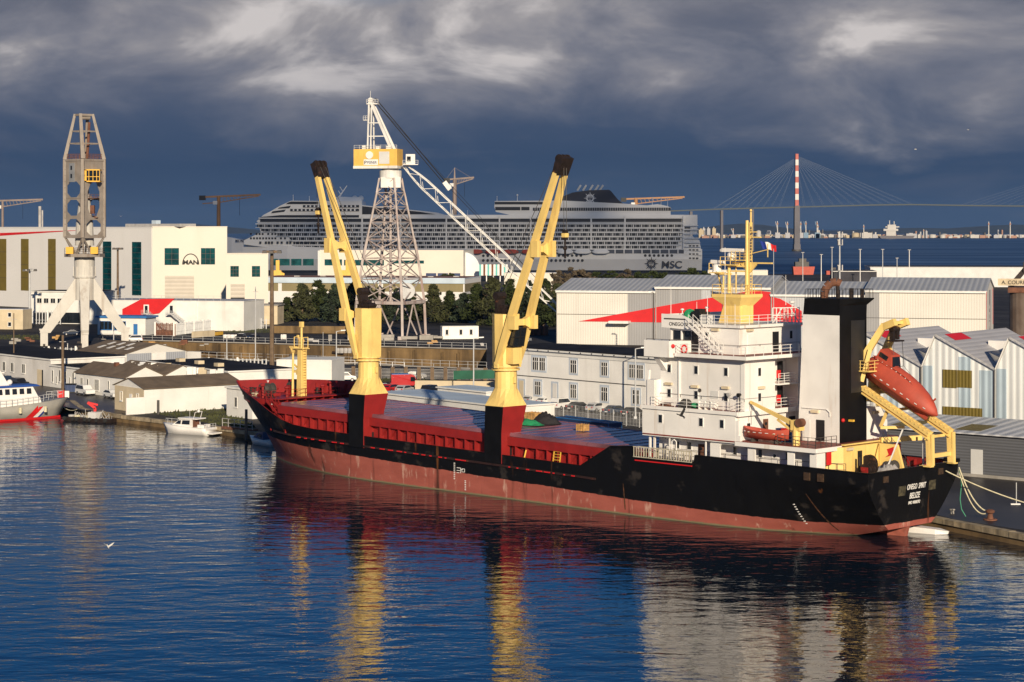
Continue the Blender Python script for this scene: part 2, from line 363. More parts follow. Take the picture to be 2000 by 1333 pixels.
railing('dock_railing', 'grey tube railing along the near rim of the dry dock', 'railing', [Vector((*PIT[3], 1.3)), Vector((*PIT[2], 1.3))], 1.3, 2.2, 'galv', .035)
# ================================================================== CARGO SHIP  (local: x aft from the stem, y starboard, z up)
SO = (-30.9, 268.5, 0); SA = math.atan2(-.705, .709)
ship = thing('cargo_ship', 'black and red general cargo ship moored at the quay, white superstructure aft and red forecastle', 'cargo ship', SO, SA)
def lerp_tab(tab, x):
    if x <= tab[0][0]: return tab[0][1]
    for (a, b), (c, d) in zip(tab, tab[1:]):
        if x <= c: return b+(d-b)*(x-a)/(c-a) if c > a else d
    return tab[-1][1]
ZP = [(-8.6,9.6),(-3,9.1),(1,8.6),(4,8.0),(6.5,7.4),(8.8,6.5),(12,5.7),(16,5.4),(62,4.6),(66.2,6.95),(69.4,7.2),(69.5,6.2),(77.7,6.2),(77.8,6.9),(99,6.75)]
ZS = [(-8.6,9.6),(-5,9.8),(0,9.9),(12,9.9),(12.1,5.6),(16,5.4),(62,4.7),(66.2,6.9),(99,6.75)]
def stem(z): return -8.6*max(0, (z-.6)/9)**1.1
def boot(s): return lerp_tab([(0,3.3),(16,3.0),(40,2.35),(68,1.65),(83,1.35),(90,1.25),(98,1.5)], s)
def hb(sl, s, z):
    zf = min(1, max(0, z/6.5))
    fd = 1-(1-min(sl/17, 1))**2.3; fw = 1-(1-min(sl/30, 1))**1.9
    f = fw+(fd-fw)*zf**.8
    za = min(1, max(0, z/5.5))**.55
    aw = lerp_tab([(70,1),(80,.93),(86,.78),(91,.52),(95,.28),(98.5,.12)], s)
    ad = lerp_tab([(78,1),(88,.995),(94,.985),(98.7,.965)], s)
    return max(.06, 8*f*(aw+(ad-aw)*za))
SL = [0,.25,.6,1,1.6,2.4,3.4,4.6,6,7.5,9,11,13,15,18,21,24,28,34,42,50,58,62.001,64.1,66.2,68,69.399,69.5,73,77.699,77.8,80,83,86,88.5,91,93.5,95.5,97,98.2]
NV = 12
def hull_pt(sl, v, side, inset=0, zlow=None):
    ZT = ZP if side < 0 else ZS
    sh = max(0, 1-sl/26); s = sl
    for _ in range(8): zt = lerp_tab(ZT, s); s = sl+stem(zt)*sh
    zt = lerp_tab(ZT, s)
    zb = lerp_tab([(0,-1.2),(90,-1.2),(93.5,-.1),(98.2,1.0)], sl) if zlow is None else zlow(s)
    z = zb+(zt-zb)*v
    s = sl+stem(z)*sh
    if sl > 97: s = sl+max(0, z-1)*.09
    y = max(.04, hb(sl, s, z)*(min(1, .0+(sl/.25)) if sl < .25 else 1)-inset)
    if sl == 0: y = .05
    return (s, side*y, z)
mb = MB(); mb.smooth = True
for side in (-1, 1):
    secs = [[hull_pt(sl, j/NV, side) for j in range(NV+1)] for sl in SL]
    vs = [p for q in secs for p in q]; n = NV+1; fs = []
    for i in range(len(SL)-1):
        for j in range(NV):
            a = i*n+j; f = (a, a+1, a+n+1, a+n); fs.append(f if side > 0 else f[::-1])
    mb.add(vs, fs)
# transom
mb.smooth = False
pL = [hull_pt(SL[-1], j/NV, -1) for j in range(NV+1)]; pR = [hull_pt(SL[-1], j/NV, 1) for j in range(NV+1)]
for j in range(NV): mb.quad(pL[j], pR[j], pR[j+1], pL[j+1])
# stern counter bottom
for i in range(len(SL)-1):
    if SL[i] > 86:
        a = hull_pt(SL[i], 0, -1); b = hull_pt(SL[i], 0, 1); c = hull_pt(SL[i+1], 0, 1); d = hull_pt(SL[i+1], 0, -1); mb.quad(a, d, c, b)
# hull paint: black topsides over worn red boot-topping
hm = bpy.data.materials.new('hull_paint'); hm.use_nodes = True; ht = hm.node_tree; HN = ht.nodes; HL = ht.links; hp = HN['Principled BSDF']
htc = HN.new('ShaderNodeTexCoord'); hs = HN.new('ShaderNodeSeparateXYZ'); HL.new(htc.outputs['Object'], hs.inputs[0])
def hmth(op, a, b=0.0):
    n_ = HN.new('ShaderNodeMath'); n_.operation = op
    for i_, v_ in enumerate((a, b)):
        if isinstance(v_, (int, float)): n_.inputs[i_].default_value = v_
        else: HL.new(v_, n_.inputs[i_])
    return n_.outputs[0]
def hnz(sc_, det, scale=1.0):
    mp = HN.new('ShaderNodeMapping'); mp.inputs['Scale'].default_value = sc_; HL.new(htc.outputs['Object'], mp.inputs[0])
    n_ = HN.new('ShaderNodeTexNoise'); n_.inputs['Scale'].default_value = scale; n_.inputs['Detail'].default_value = det; n_.inputs['Roughness'].default_value = .6; HL.new(mp.outputs[0], n_.inputs['Vector']); return n_.outputs['Fac']
def hrg(f, a, b, c=0., d=1.):
    r = HN.new('ShaderNodeMapRange'); HL.new(f, r.inputs[0])
    for i_, v_ in enumerate((a, b, c, d)): r.inputs[i_+1].default_value = v_
    return r.outputs[0]
def hmix(f, a, b):
    x = HN.new('ShaderNodeMix'); x.data_type = 'RGBA'; HL.new(f, x.inputs['Factor'])
    for k_, v_ in (('A', a), ('B', b)):
        if isinstance(v_, tuple): x.inputs[k_].default_value = (*v_, 1)
        else: HL.new(v_, x.inputs[k_])
    return x.outputs['Result']
fc = HN.new('ShaderNodeFloatCurve'); cu = fc.mapping.curves[0]
tabb = [(0,3.3),(16,3.0),(40,2.35),(68,1.65),(83,1.35),(90,1.25),(98,1.5)]
cu.points[0].location = (0, tabb[0][1]/4); cu.points[1].location = (.98, tabb[-1][1]/4)
for s_, z_ in tabb[1:-1]: cu.points.new(s_/100, z_/4)
for q in cu.points: q.handle_type = 'VECTOR'
fc.mapping.update(); HL.new(hmth('MULTIPLY', hs.outputs[0], .01), fc.inputs['Value'])
bz = hmth('MULTIPLY', fc.outputs[0], 4.0)
edge = hmth('ADD', hs.outputs[2], hmth('MULTIPLY', hmth('SUBTRACT', hnz((.5, .5, 1.2), 6), .5), .35))
isred = hrg(hmth('SUBTRACT', bz, edge), -.02, .03)
red = hmix(hnz((.3, .3, .9), 5), (.23, .06, .045), (.44, .13, .10))
red = hmix(hrg(hnz((.7, .7, .22), 8, 1.6), .57, .68, 0, .8), red, (.55, .34, .27))      # chalky scrapes
red = hmix(hrg(hnz((.55, .55, .05), 5), .60, .70, 0, .9), red, (.06, .025, .018))
blk = hmix(hrg(hnz((.35, .35, .5), 8), .585, .66, 0, .55), (.005, .005, .006), (.05, .042, .038))
blk = hmix(hrg(hnz((.55, .55, .045), 4, 1.0), .655, .72, 0, .8), blk, (.16, .06, .02))
hcol = hmix(isred, blk, red)
# tide scum just above the water
hcol = hmix(hrg(hmth('ADD', hs.outputs[2], hmth('MULTIPLY', hnz((1, 1, 1), 4), .25)), .32, .22), hcol, (.20, .17, .10))
HL.new(hcol, hp.inputs['Base Color']); HL.new(hrg(hnz((1, 1, .3), 4), .3, .7, .42, .62), hp.inputs['Roughness']); hp.inputs['Specular IOR Level'].default_value = .2
hb_ = HN.new('ShaderNodeBump'); hb_.inputs['Strength'].default_value = .5; hb_.inputs['Distance'].default_value = .05
HL.new(hnz((.9, .9, .35), 2), hb_.inputs['Height']); HL.new(hb_.outputs[0], hp.inputs['Normal'])
hull = mb.build('hull', hm, ship)
# skeg and rudder
mb = MB(); mb.loft([[(91, -.3, -1), (91, .3, -1), (91, .3, 1.2), (91, -.3, 1.2)], [(96, -.25, -1), (96, .25, -1), (96, .25, 1.1), (96, -.25, 1.1)]])
mb.loft([[(95.9, -.45, -1), (95.9, .45, -1), (95.9, .6, 1), (95.9, -.6, 1)], [(97.5, -.2, -1), (97.5, .2, -1), (98.0, .3, 1.05), (98.0, -.3, 1.05)]])
mb.build('rudder', mat('rudder_paint', (.34, .10, .07), .6, .25, 1, streak=.6, sc=(.5, .45, .35)), ship)
# inner side of bulwark
MD = lambda s: lerp_tab([(0,4.4),(12,4.35),(62,3.5),(66,3.5),(67,5.9),(99,5.75)], s)
mb = MB()
for side in (-1, 1):
    secs = [[hull_pt(sl, 0, side, .14, MD), hull_pt(sl, 1, side, .14, MD), hull_pt(sl, 1, side)] for sl in SL]
    for i in range(len(SL)-1):
        for j in (0, 1):
            q = (secs[i][j], secs[i+1][j], secs[i+1][j+1], secs[i][j+1]); 
            if j == 1: q = tuple((a, b, c+.02) for a, b, c in q)
            mb.quad(*(q if side > 0 else q[::-1]))
e1 = hull_pt(98.2, 1, -1, .14); e2 = hull_pt(98.2, 1, 1, .14)
mb.box(98.35, 98.5, e1[1], e2[1], 5.75, 6.7)
# bulwark stays aft and forward
for s in [k*1.5 for k in range(0, 8)]: mb.box(s, s+.08, 6.6+.0*s if s > 3 else 5.4, (7.7 if s > 5 else 7.0), 8.2, 9.5)
for s in [84+k*1.4 for k in range(10)]:
    mb.box(s, s+.08, 7.2, 7.6, 5.8, 6.6)
for y in [-6+k*1.5 for k in range(9)]: mb.box(97.9, 98.35, y, y+.08, 5.8, 6.6)
mb.build('bulwark', M['ship_red'], ship)
mb = MB(); mb.T = None
cap = MB()
for side in (-1, 1):
    for a, b in zip(SL, SL[1:]):
        if a < 61: continue
        p = hull_pt(a, 1, side); q = hull_pt(b, 1, side); cap.bar((p[0], p[1]-side*.05, p[2]+.03), (q[0], q[1]-side*.05, q[2]+.03), .28, .1)
e1 = hull_pt(98.2, 1, -1); e2 = hull_pt(98.2, 1, 1); cap.bar((e1[0]+.02, e1[1], e1[2]+.03), (e2[0]+.02, e2[1], e2[2]+.03), .28, .1)
cap.bar((e2[0]-1.5, e2[1]-.1, e2[2]+.1), (e2[0]+.1, e2[1]-.1, e2[2]+.1), .5, .35)
cap.build('cap_rail', M['ship_black'], ship)
# main, poop and forecastle decks
mb = MB()
for a, b in zip(SL, SL[1:]):
    p = hull_pt(a, 0, -1, .1, MD); q = hull_pt(b, 0, -1, .1, MD); p2 = hull_pt(a, 0, 1, .1, MD); q2 = hull_pt(b, 0, 1, .1, MD)
    mb.quad(p, q, q2, p2)
mb.build('main_deck', M['deck_red'], ship)
mb = MB()
FZ = 8.2
pts = []
for sl in (1.2, 2, 3, 4.5, 6, 8, 10, 13):
    z = FZ; s = sl+stem(z)*max(0, 1-sl/26); pts.append((s, min(7.4, hb(sl, s, z)-.2)))
far = pts; near = [(s, -min(y, 5.6)) for s, y in pts if s < 6.0]
poly = [(s, y) for s, y in far if s < 6.0]+[(6.0, 7.3), (6.0, -5.6)]+near[::-1]
mb.prism(poly, 7.5, FZ); mb.box(5.8, 6.0, -5.6, 7.2, 4.3, 7.5)
mb.build('forecastle', M['ship_red'], ship)
mb = MB(); mb.box(5.2, 7.2, -5.7, 6.2, FZ+.003, FZ+.12); mb.box(7.0, 7.2, -5.6, 6.2, 4.6, 7.3)
for k in range(8): mb.box(6.1, 6.9, -5.2+k*1.5, -5.1+k*1.5, 7.3, FZ)
mb.build('breakwater', M['ship_red'], ship)
# forecastle gear: windlass, bollards, vents, lights
def winch(par, x, y, z, m1, m2, sc=1, name='windlass'):
    b = MB(); b.box(x-.5*sc, x+.5*sc, y-1.1*sc, y+1.1*sc, z, z+.25*sc)
    for dy in (-1.0, -.25, .5): b.box(x-.4*sc, x+.4*sc, y+dy*sc, y+dy*sc+.12*sc, z+.2, z+.95*sc)
    b.tube((x, y-1.3*sc, z+.7*sc), (x, y+1.2*sc, z+.7*sc), .12*sc)
    w = b.build(name, m1, par)
    b = MB(); b.tube((x, y-.85*sc, z+.7*sc), (x, y-.3*sc, z+.7*sc), .42*sc, n=12); b.tube((x, y-.1*sc, z+.7*sc), (x, y+.45*sc, z+.7*sc), .42*sc, n=12)
    for dy in (-.9, -.3, -.12, .45): b.tube((x, y+dy*sc, z+.7*sc), (x, y+(dy+.06)*sc, z+.7*sc), .6*sc, n=14)
    b.build('drum', m2, w); return w
winch(ship, 1.5, 2.2, FZ, M['ship_red'], M['dark_steel'], 1.3); winch(ship, 1.2, -2.2, FZ, M['ship_red'], M['dark_steel'], 1.3)
for x, y in ((-3, 1.5), (-3, -1.5), (3.2, 4.6), (3.2, -3.6), (0, 4.2), (5, 6)):
    mb = MB()
    for d in (-.4, .4): mb.tube((x+d, y, FZ), (x+d, y, FZ+.75), .2); mb.tube((x+d, y, FZ+.75), (x+d, y, FZ+.85), .28)
    mb.box(x-.8, x+.8, y-.3, y+.3, FZ, FZ+.12)
    mb.build('bollard', M['dirty_black'], ship)
for x, y, h in ((4.3, 5.6, 1.4), (5.2, 3.5, 1.1), (3.0, -4.6, 1.5), (-1, 3.6, 1.2), (5.4, -2.6, 1.2)):
    b = MB(); b.tube((x, y, FZ), (x, y, FZ+h), .16); b.sphere((x, y, FZ+h+.12), .36, sz=.6); b.build('vent', M['ship_red'], ship)
b = MB(); b.lathe([(.0, 0), (.9, 0), (.95, .35), (.4, .5), (.0, .5)], (-.2, -2.8, FZ), 14); b.build('rope_coil', M['rope'], ship)
for x, y, z in ((5.9, -5.4, 7.5), (7.25, -3.2, 6.8), (7.25, 2.6, 6.6), (7.25, 1.2, 6.9), (-5.0, 2.6, 9.3)):
    b = MB(); b.box(x-.05, x+.2, y-.18, y+.18, z, z+.35); b.build('deck_light', M['white_paint'], ship)
# stair and rails on the near side of the forecastle
mb = MB()
mb.rail([(-3.0, -3.2, FZ), (1.0, -5.2, FZ), (6.0, -5.6, FZ)], 1.05, 1.2, .035, 3)
mb.rail([(6.0, -5.6, FZ+.1), (6.0, 5.6, FZ+.1)], 1.0, 1.4, .03, 2)
for dy in (-6.6, -5.8): mb.bar((6.2, dy, FZ), (11.5, dy, 4.6), .14, .25); mb.rail([(6.2, dy, FZ), (11.5, dy, 4.6)], 1.0, 1.0, .03, 2)
for k in range(9): x = 6.4+k*.58; z = FZ-.15-k*.405; mb.box(x, x+.35, -6.55, -5.85, z-.06, z)
mb.build('forecastle_stair', M['ship_red'], ship)
# foremast
mb = MB(); X, Z = 5.2, FZ
mb.loft([[(X-.5, -.45, Z), (X+.5, -.45, Z), (X+.5, .45, Z), (X-.5, .45, Z)], [(X-.38, -.35, 14.4), (X+.38, -.35, 14.4), (X+.38, .35, 14.4), (X-.38, .35, 14.4)]])
mb.tube((X, 0, 14.4), (X, 0, 17.6), .17, .14); mb.box(X-.25, X+.25, -.2, .2, 17.2, 17.9)
mb.box(X-1.1, X+.9, -.6, .6, 14.4, 14.5); mb.box(X-1.0, X+.3, -.12, .12, 11.0, 11.7)
mb.tube((X-1.7, -.1, Z), (X-1.6, -.1, 13.8), .16, .13); mb.bar((X-2.1, -.1, 14.6), (X-1.6, -.1, 13.8), .2); mb.bar((X-1.1, -.1, 14.5), (X-1.6, -.1, 13.8), .2); mb.box(X-2.2, X-1.0, -.25, .1, 14.45, 14.65)
mb.bar((X-1.5, 0, 11.4), (X, 0, 11.4), .3); mb.bar((X-1.5, 0, 12.3), (X, 0, 11.5), .2)
for dx in (-1.0, .8): mb.box(X+dx-.2, X+dx+.2, -.3, .3, 14.5, 14.6); mb.rail([(X+dx, -.4, 14.5), (X+dx, .4, 14.5)], 1.4, .8, .05, 1)
mb.box(X-.15, X+.15, -.7, -.5, 15.9, 16.2)
for k in range(16): mb.box(X+.42, X+.72, -.25, .25, 9+k*.34, 9.05+k*.34)
for dy in (-.27, .27): mb.bar((X+.62, dy, 8.4), (X+.62, dy, 14.6), .07)
fm = mb.build('foremast', M['yellow_crane'], ship)
# hatch coaming with stiffeners, covers
CT = lambda s: lerp_tab([(10,7.75),(22,7.5),(37,7.1),(50,6.75),(69,6.45)], s)
CB = lambda s: MD(s)
segs = [(10.2, 23.4), (27.4, 46.2), (50.0, 68.5)]
mb = MB()
mb.loft([[(s, -7.15, CT(s)-.95), (s, -6.3, CT(s)-.95), (s, -6.3, CT(s)), (s, -7.15, CT(s))] for s in (9.2, 22, 37, 50, 69.8)])
mb.loft([[(s, 6.3, CT(s)-.95), (s, 7.15, CT(s)-.95), (s, 7.15, CT(s)), (s, 6.3, CT(s))] for s in (9.2, 22, 37, 50, 69.8)])
for y0, y1 in ((-6.45, -6.2), (6.2, 6.45)):
    mb.loft([[(s, y0, CB(s)), (s, y1, CB(s)), (s, y1, CT(s)-.96), (s, y0, CT(s)-.96)] for s in (9.6, 22, 37, 50, 66)])
for s in (9.6, 69.6): mb.box(s, s+.3, -6.4, 6.4, 4.0, CT(s)-.1)
random.seed(3)
s = 10.6; k = 0
while s < 66:
    if not (23.2 < s < 27.8 or 46.2 < s < 50.6):
        zt = CT(s)-.96; zb = CB(s)+.02
        mb.box(s, s+.1, -7.12, -6.44, zb, zt)
        r = random.random()
        if r < .5: mb.prismy([(s+.1, zt), (s+.9, zt), (s+.1, zt-1.1)], -6.75, -6.6)
        if r > .35: mb.box(s-.75, s, -6.9, -6.44, zb+.95, zb+1.03)
        mb.box(s-1.0, s+.0, -6.62, -6.44, zt-.35, zt-.25)
    s += 1.62; k += 1
mb.build('hatch_coaming', M['ship_red'], ship)
hc = mat('hatch_paint', (.23, .10, .125), .27, .35, .22, streak=0, spec=.9, rust=.25, rs=.35, bump=.012)
cuts = [9.4, 16.8, 24.2, 31.6, 39.0, 46.4, 53.8, 61.6, 69.6]
for a, b in zip(cuts, cuts[1:]):
    mb = MB(); za, zb = CT(a), CT(b)
    mb.loft([[(a+.04, -6.75, za+.004), (a+.04, 6.75, za+.004), (a+.04, 6.75, za+.34), (a+.04, -6.75, za+.34)], [(b-.04, -6.75, zb+.004), (b-.04, 6.75, zb+.004), (b-.04, 6.75, zb+.34), (b-.04, -6.75, zb+.34)]])
    for q in (.25, .5, .75): s = a+(b-a)*q; z = za+(zb-za)*q+.34; mb.box(s-.04, s+.04, -6.7, 6.7, z-.02, z+.05)
    for y in (-6.6, 6.5): mb.bar((a+.1, y, za+.37), (b-.1, y, zb+.37), .1, .08)
    mb.build('hatch_cover', hc, ship)
# sheer strake: fender bar along the deck line, scuppers glowing rust red
STK = mat('strake', (.03, .012, .01), .6, .3, 1, rust=.9, rs=1.2)
for side in (-1, 1):
    mb = MB()
    L = [q for q in SL if 9 <= q <= 66]
    for a, b in zip(L, L[1:]):
        def pp(q):
            z = lerp_tab([(9,4.35),(13,4.25),(62,3.4),(66,3.3)], q); s = q+stem(z)*max(0, 1-q/26); return (s, side*(hb(q, s, z)+.06), z)
        mb.bar(pp(a), pp(b), .16, .22)
    mb.build('rubbing_strake', STK, ship)
for k in range(34):
    s = 14+k*1.42+random.uniform(-.3, .3)
    if 22.5 < s < 27.5 or 45 < s < 50: continue
    mb = MB(); z = lerp_tab([(9,4.35),(13,4.25),(62,3.4)], s)-.02; mb.box(s, s+random.uniform(.2, .9), -8.2, -8.12, z-.05, z+.07); mb.build('scupper', M['bright_red'], ship)

mb = MB(); mb.box(69.7, 77.4, -8.14, -8.02, 5.75, 5.86); mb.build('deck_edge_line', M['bright_red'], ship)
# draught marks and load line
mb = MB()
for k in range(9): mb.box(42.2, 42.42, -8.03, -8.012, 1.45+k*.22, 1.55+k*.22)
for k in range(6): mb.box(44.0, 44.2, -8.03, -8.012, .35+k*.2, .45+k*.2)
mb.lathe([(.22, 0), (.28, 0), (.28, .02), (.22, .02), (.22, 0)], (0, 0, 0), 16) if False else None
for (a, b, c, d) in ((42.7, 43.3, 2.75, 2.82), (42.7, 43.2, 2.45, 2.52), (42.7, 43.1, 2.2, 2.27), (43.3, 43.37, 2.2, 2.8), (43.37, 43.7, 2.6, 2.66), (43.5, 44.0, 2.35, 2.41), (43.5, 44.0, 2.7, 2.76), (43.5, 43.56, 2.35, 2.76), (43.95, 44.01, 2.35, 2.76)): mb.box(a, b, -8.03, -8.012, c, d)
mb.build('load_line_marks', M['white_paint'], ship)
mb = MB()
for k in range(9): 
    z = 1.0+k*.24; s = 90.1-k*.08; y = -hb(s, s, z)-.03; mb.box(s-.1, s+.12, y, y+.05, z, z+.11)
mb.build('draught_marks', M['white_paint'], ship)
# anchor pocket stains / mooring pipes
FR_ = mat('fairlead_rust', (.06, .035, .02), .6, .3, 3, rust=.7, rs=3)
for s in (91.4, 93): MB().box(s, s+.7, -8.06, -7.8, 5.6, 6.35).build('fairlead', FR_, ship)
for y in (-5.2, 4.2): MB().box(98.55, 98.74, y, y+.8, 5.7, 6.3).build('fairlead', FR_, ship)
RS_ = mat('rust_run', (.085, .035, .014), .8, .6, 2.5)
def hullrun(s0, z0, s1, z1, w):
    b = MB(); n = 8
    for k in range(n):
        q0, q1 = k/n, (k+1)/n; a, c = s0+(s1-s0)*q0, s0+(s1-s0)*q1; za, zc = z0+(z1-z0)*q0, z0+(z1-z0)*q1; wa, wc = w*(.5+.8*math.sin(2.5*q0)), w*(.5+.8*math.sin(2.5*q1))
        b.quad((a-wa, -hb(a-wa, a-wa, za)-.03, za), (a+wa, -hb(a+wa, a+wa, za)-.03, za), (c+wc, -hb(c+wc, c+wc, zc)-.03, zc), (c-wc, -hb(c-wc, c-wc, zc)-.03, zc))
    b.build('rust_run', RS_, ship)
hullrun(91.2, 4.2, 93.0, .5, .07); hullrun(68.0, 3.2, 68.3, .5, .07)
# name on the transom
def trans(y, z): return (98.2+(z-1)*.09+.04, y, z)
TM = lambda y, z: wallM(trans(y, z), (0, 1, 0), (1, 0, -.09))
text('ONEGO  SPIRIT', .75, 'ship_name', M['white_paint'], ship, TM(.5, 4.65), .01, .62, .25)
text('BELIZE', .8, 'home_port', M['white_paint'], ship, TM(.3, 3.75), .01, .75, .25)
text('IMO 9008392', .42, 'imo_number', M['white_paint'], ship, TM(.3, 3.2), .01, .85, .25)
mb = MB()
WP = mat('patch', (.07, .06, .035), .7, .5, 3)
for y, z in ((-1.9, 4.6), (3.3, 4.75)): p = trans(y, z); MB().quad((trans(y-.6, z-.45)[0]-.01, y-.6, z-.45), (trans(y+.6, z-.45)[0]-.01, y+.6, z-.45), (trans(y, z+.5)[0]-.01, y+.6, z+.5), (trans(y, z+.5)[0]-.01, y-.6, z+.5)).build('worn_patch', WP, ship)
# ------------------------------------------------ deck cranes (they swing on the ship: children)
def deck_crane(s0, dirn):
    P0 = MB(); T = -6.4; c = s0
    def ring(z, a0, a1, y0, y1): return [(a0, y0, z), (a1, y0, z), (a1, y1, z), (a0, y1, z)]
    P0.loft([ring(3.8, c-1.35, c+1.35, -8.09, -5.0), ring(7.2, c-1.35, c+1.35, -8.09, -5.0), ring(10.15, c-1.1, c+1.75, -8.2, -4.5)], cap=True)
    P0.mi = [0]*len(P0.mi)
    # port faces share the hull's black
    for i, f in enumerate(P0.f):
        if all(P0.v[j][1] < -8.0 for j in f): P0.mi[i] = 1
        if all(P0.v[j][0] < c-1.05 for j in f): P0.mi[i] = 1
    ped = P0.build('crane_pedestal', [M['ship_red'], M['ship_black']], ship)
    b = MB(); b.prism([(c+1.355, 0), (c+1.375, 0), (c+1.375, 1), (c+1.355, 1)], 0, 0) if False else None
    b.box(c+1.33, c+1.37, -6.75, -6.15, 4.0, 5.6); b.lathe([(0, 0), (.3, 0), (.3, .04), (0, .04)], (0, 0, 0), 12) if False else None
    b.build('door', M['black'], ped)
    cx = c+.3
    y = MB()
    sq = []
    for k in range(16):
        a = -math.pi*3/4+k*math.tau/16; sq.append(a)
    def sqr(z, hx, hy, q):   # q 0: square, 1: circle
        o = []
        for a in sq:
            ca, sa = math.cos(a), math.sin(a); m_ = max(abs(ca), abs(sa)); o.append((cx+hx*ca*((1-q)/m_+q), -6.35+hy*sa*((1-q)/m_+q), z))
        return o
    y.loft([sqr(10.153, 1.45, 1.86, 0), sqr(11.0, 1.38, 1.55, .35), sqr(12.1, 1.28, 1.28, 1), sqr(14.1, 1.25, 1.25, 1)]); 
    y.lathe([(1.25, 14.1), (1.6, 14.1), (1.6, 14.3), (1.25, 14.3), (1.25, 14.45), (1.55, 14.45), (1.55, 14.6), (.5, 14.6)], (cx, -6.35, 0), 20)
    for a in (0, math.pi): y.box(cx+1.2, cx+1.5, -6.5, -6.2, 12.7, 13.4) if a == 0 else None
    y.build('crane_column', M['yellow_crane'], ship)
    # slewing house: faceted prism widening upward
    h = MB()
    oc = [(-1.35,-.75),(-.35,-1.35),(.9,-1.3),(1.4,-.6),(1.4,.7),(.7,1.35),(-.7,1.35),(-1.35,.8)]
    g = dirn
    h.loft([[(cx+x*g, -6.35+yy, 14.6) for x, yy in oc], [(cx+x*g*1.02, -6.35+yy*1.05, 20.4) for x, yy in oc]])
    hs_ = h.build('crane_house', M['yellow_crane'], ship)
    w = MB(); w.rail([(cx-1.2, -7.4, 20.4), (cx+1.2, -7.4, 20.4), (cx+1.2, -5.4, 20.4), (cx-1.2, -5.4, 20.4), (cx-1.2, -7.4, 20.4)], .9, 1.0, .02, 2)
    w.box(cx-.9, cx+.2, -6.8, -6.0, 20.4, 21.4); w.tube((cx+.3, -7.0, 20.7), (cx+.3, -5.7, 20.7), .35); w.box(cx-1.1, cx-.7, -7.0, -5.8, 20.4, 22.6); w.tube((cx-.9, -7.1, 22.4), (cx-.9, -5.7, 22.4), .45)
    w.build('winch_gear', M['dirty_black'], hs_)
    # twin-box jib
    hx = cx+dirn*.3; tx = cx+dirn*(8.4 if dirn > 0 else 8.75); TZ = 36.0 if dirn > 0 else 36.3
    j = MB()
    up = (-dirn*.9, 0, .4)
    for yh, yt in ((-8.1, -6.98), (-4.6, -5.62)):
        p0 = Vector((hx, yh, 14.75)); p1 = Vector((tx, yt, TZ)); d = p1-p0
        ps = [(0, .34, .4), (.08, .48, .7), (.28, .56, .85), (.5, .54, .8), (1.0, .48, .62)]
        secs = []
        x_, y_ = j.basis(p0, p1, up)
        for q, w_, h_ in ps:
            c_ = p0+d*q; secs.append([c_+x_*a*w_+y_*b_*h_ for a, b_ in ((-.5,-.5),(.5,-.5),(.5,.5),(-.5,.5))])
        j.loft(secs)
        j.box(hx-.3, hx+.3, yh-.12, yh+.12, 14.4, 15.1)
    for q, th in ((.225, 1.5), (.61, 1.8)):
        ca = Vector((hx+(tx-hx)*q, 0, 14.75+(TZ-14.75)*q)); ya = -8.1+.95*q; yb = -4.6-.85*q
        j.bar((ca.x, ya, ca.z), (ca.x, yb, ca.z), .5, .7)
        for yy, sg in ((ya, 1), (yb, -1)):
            j.loft([[(ca.x+dirn*.45, yy-.05, ca.z+th*.5), (ca.x+dirn*.45, yy+sg*1.0, ca.z+.35), (ca.x+dirn*.45, yy+sg*1.0, ca.z-.35), (ca.x+dirn*.45, yy-.05, ca.z-th*.5)],
                    [(ca.x-dirn*.2, yy-.05, ca.z+th*.5), (ca.x-dirn*.2, yy+sg*1.0, ca.z+.35), (ca.x-dirn*.2, yy+sg*1.0, ca.z-.35), (ca.x-dirn*.2, yy-.05, ca.z-th*.5)]])
            j.box(ca.x+dirn*.05, ca.x+dirn*1.1, yy-.3, yy+.3, ca.z-th*.5, ca.z+th*.5)
    jb = j.build('jib', M['yellow_crane'], ship)
    k = MB(); d = Vector((tx-hx, 0, TZ-14.75)).normalized(); c0 = Vector((tx, -6.3, TZ))
    x_, y_ = k.basis(c0, c0+d, up)
    k.loft([[c0+x_*a*1.85+y_*b_*.7-d*.15 for a, b_ in ((-.5,-.5),(.5,-.5),(.5,.5),(-.5,.5))], [c0+d*1.0+x_*a*1.75+y_*b_*1.0 for a, b_ in ((-.5,-.5),(.5,-.5),(.5,.5),(-.5,.5))],
            [c0+d*1.9+Vector((-dirn*-.15, 0, 0))+x_*a*1.6+y_*b_*1.0 for a, b_ in ((-.5,-.5),(.5,-.5),(.5,.5),(-.5,.5))]])
    for yy in (-6.9, -6.3, -5.7): k.tube((tx+dirn*.4, yy-.12, TZ+1.5), (tx+dirn*.4, yy+.12, TZ+1.5), .55, n=12)
    k.build('jib_head', M['dirty_black'], jb)
    r = MB(); HZ = 28.7 if dirn > 0 else 31.4
    for yy in (-6.7, -5.9): r.tube((tx-dirn*.2, yy, TZ+1.2), (cx-dirn*.9, yy, 22.6), .035, n=5)
    for yy in (-6.5, -6.1): r.tube((tx+dirn*.7, yy, TZ+1.0), (tx+dirn*.7, yy, HZ+1.0), .03, n=5)
    r.build('hoist_wire', M['dark_steel'], jb)
    hk = MB(); X = tx+dirn*.7
    hk.box(X-.22, X+.22, -6.55, -6.05, HZ, HZ+1.1); hk.tube((X, -6.3, HZ), (X, -6.3, HZ-.7), .1); hk.sphere((X, -6.3, HZ-.9), .24); hk.bar((X, -6.3, HZ-1.0), (X, -6.3, HZ-2.0), .16)
    hook = hk.build('hook_block', M['dirty_black'], jb)
    hk = MB(); hk.box(X-.26, X+.26, -6.6, -6.0, HZ+.3, HZ+.75); hk.build('hook_stripe', M['yellow_crane'], hook)
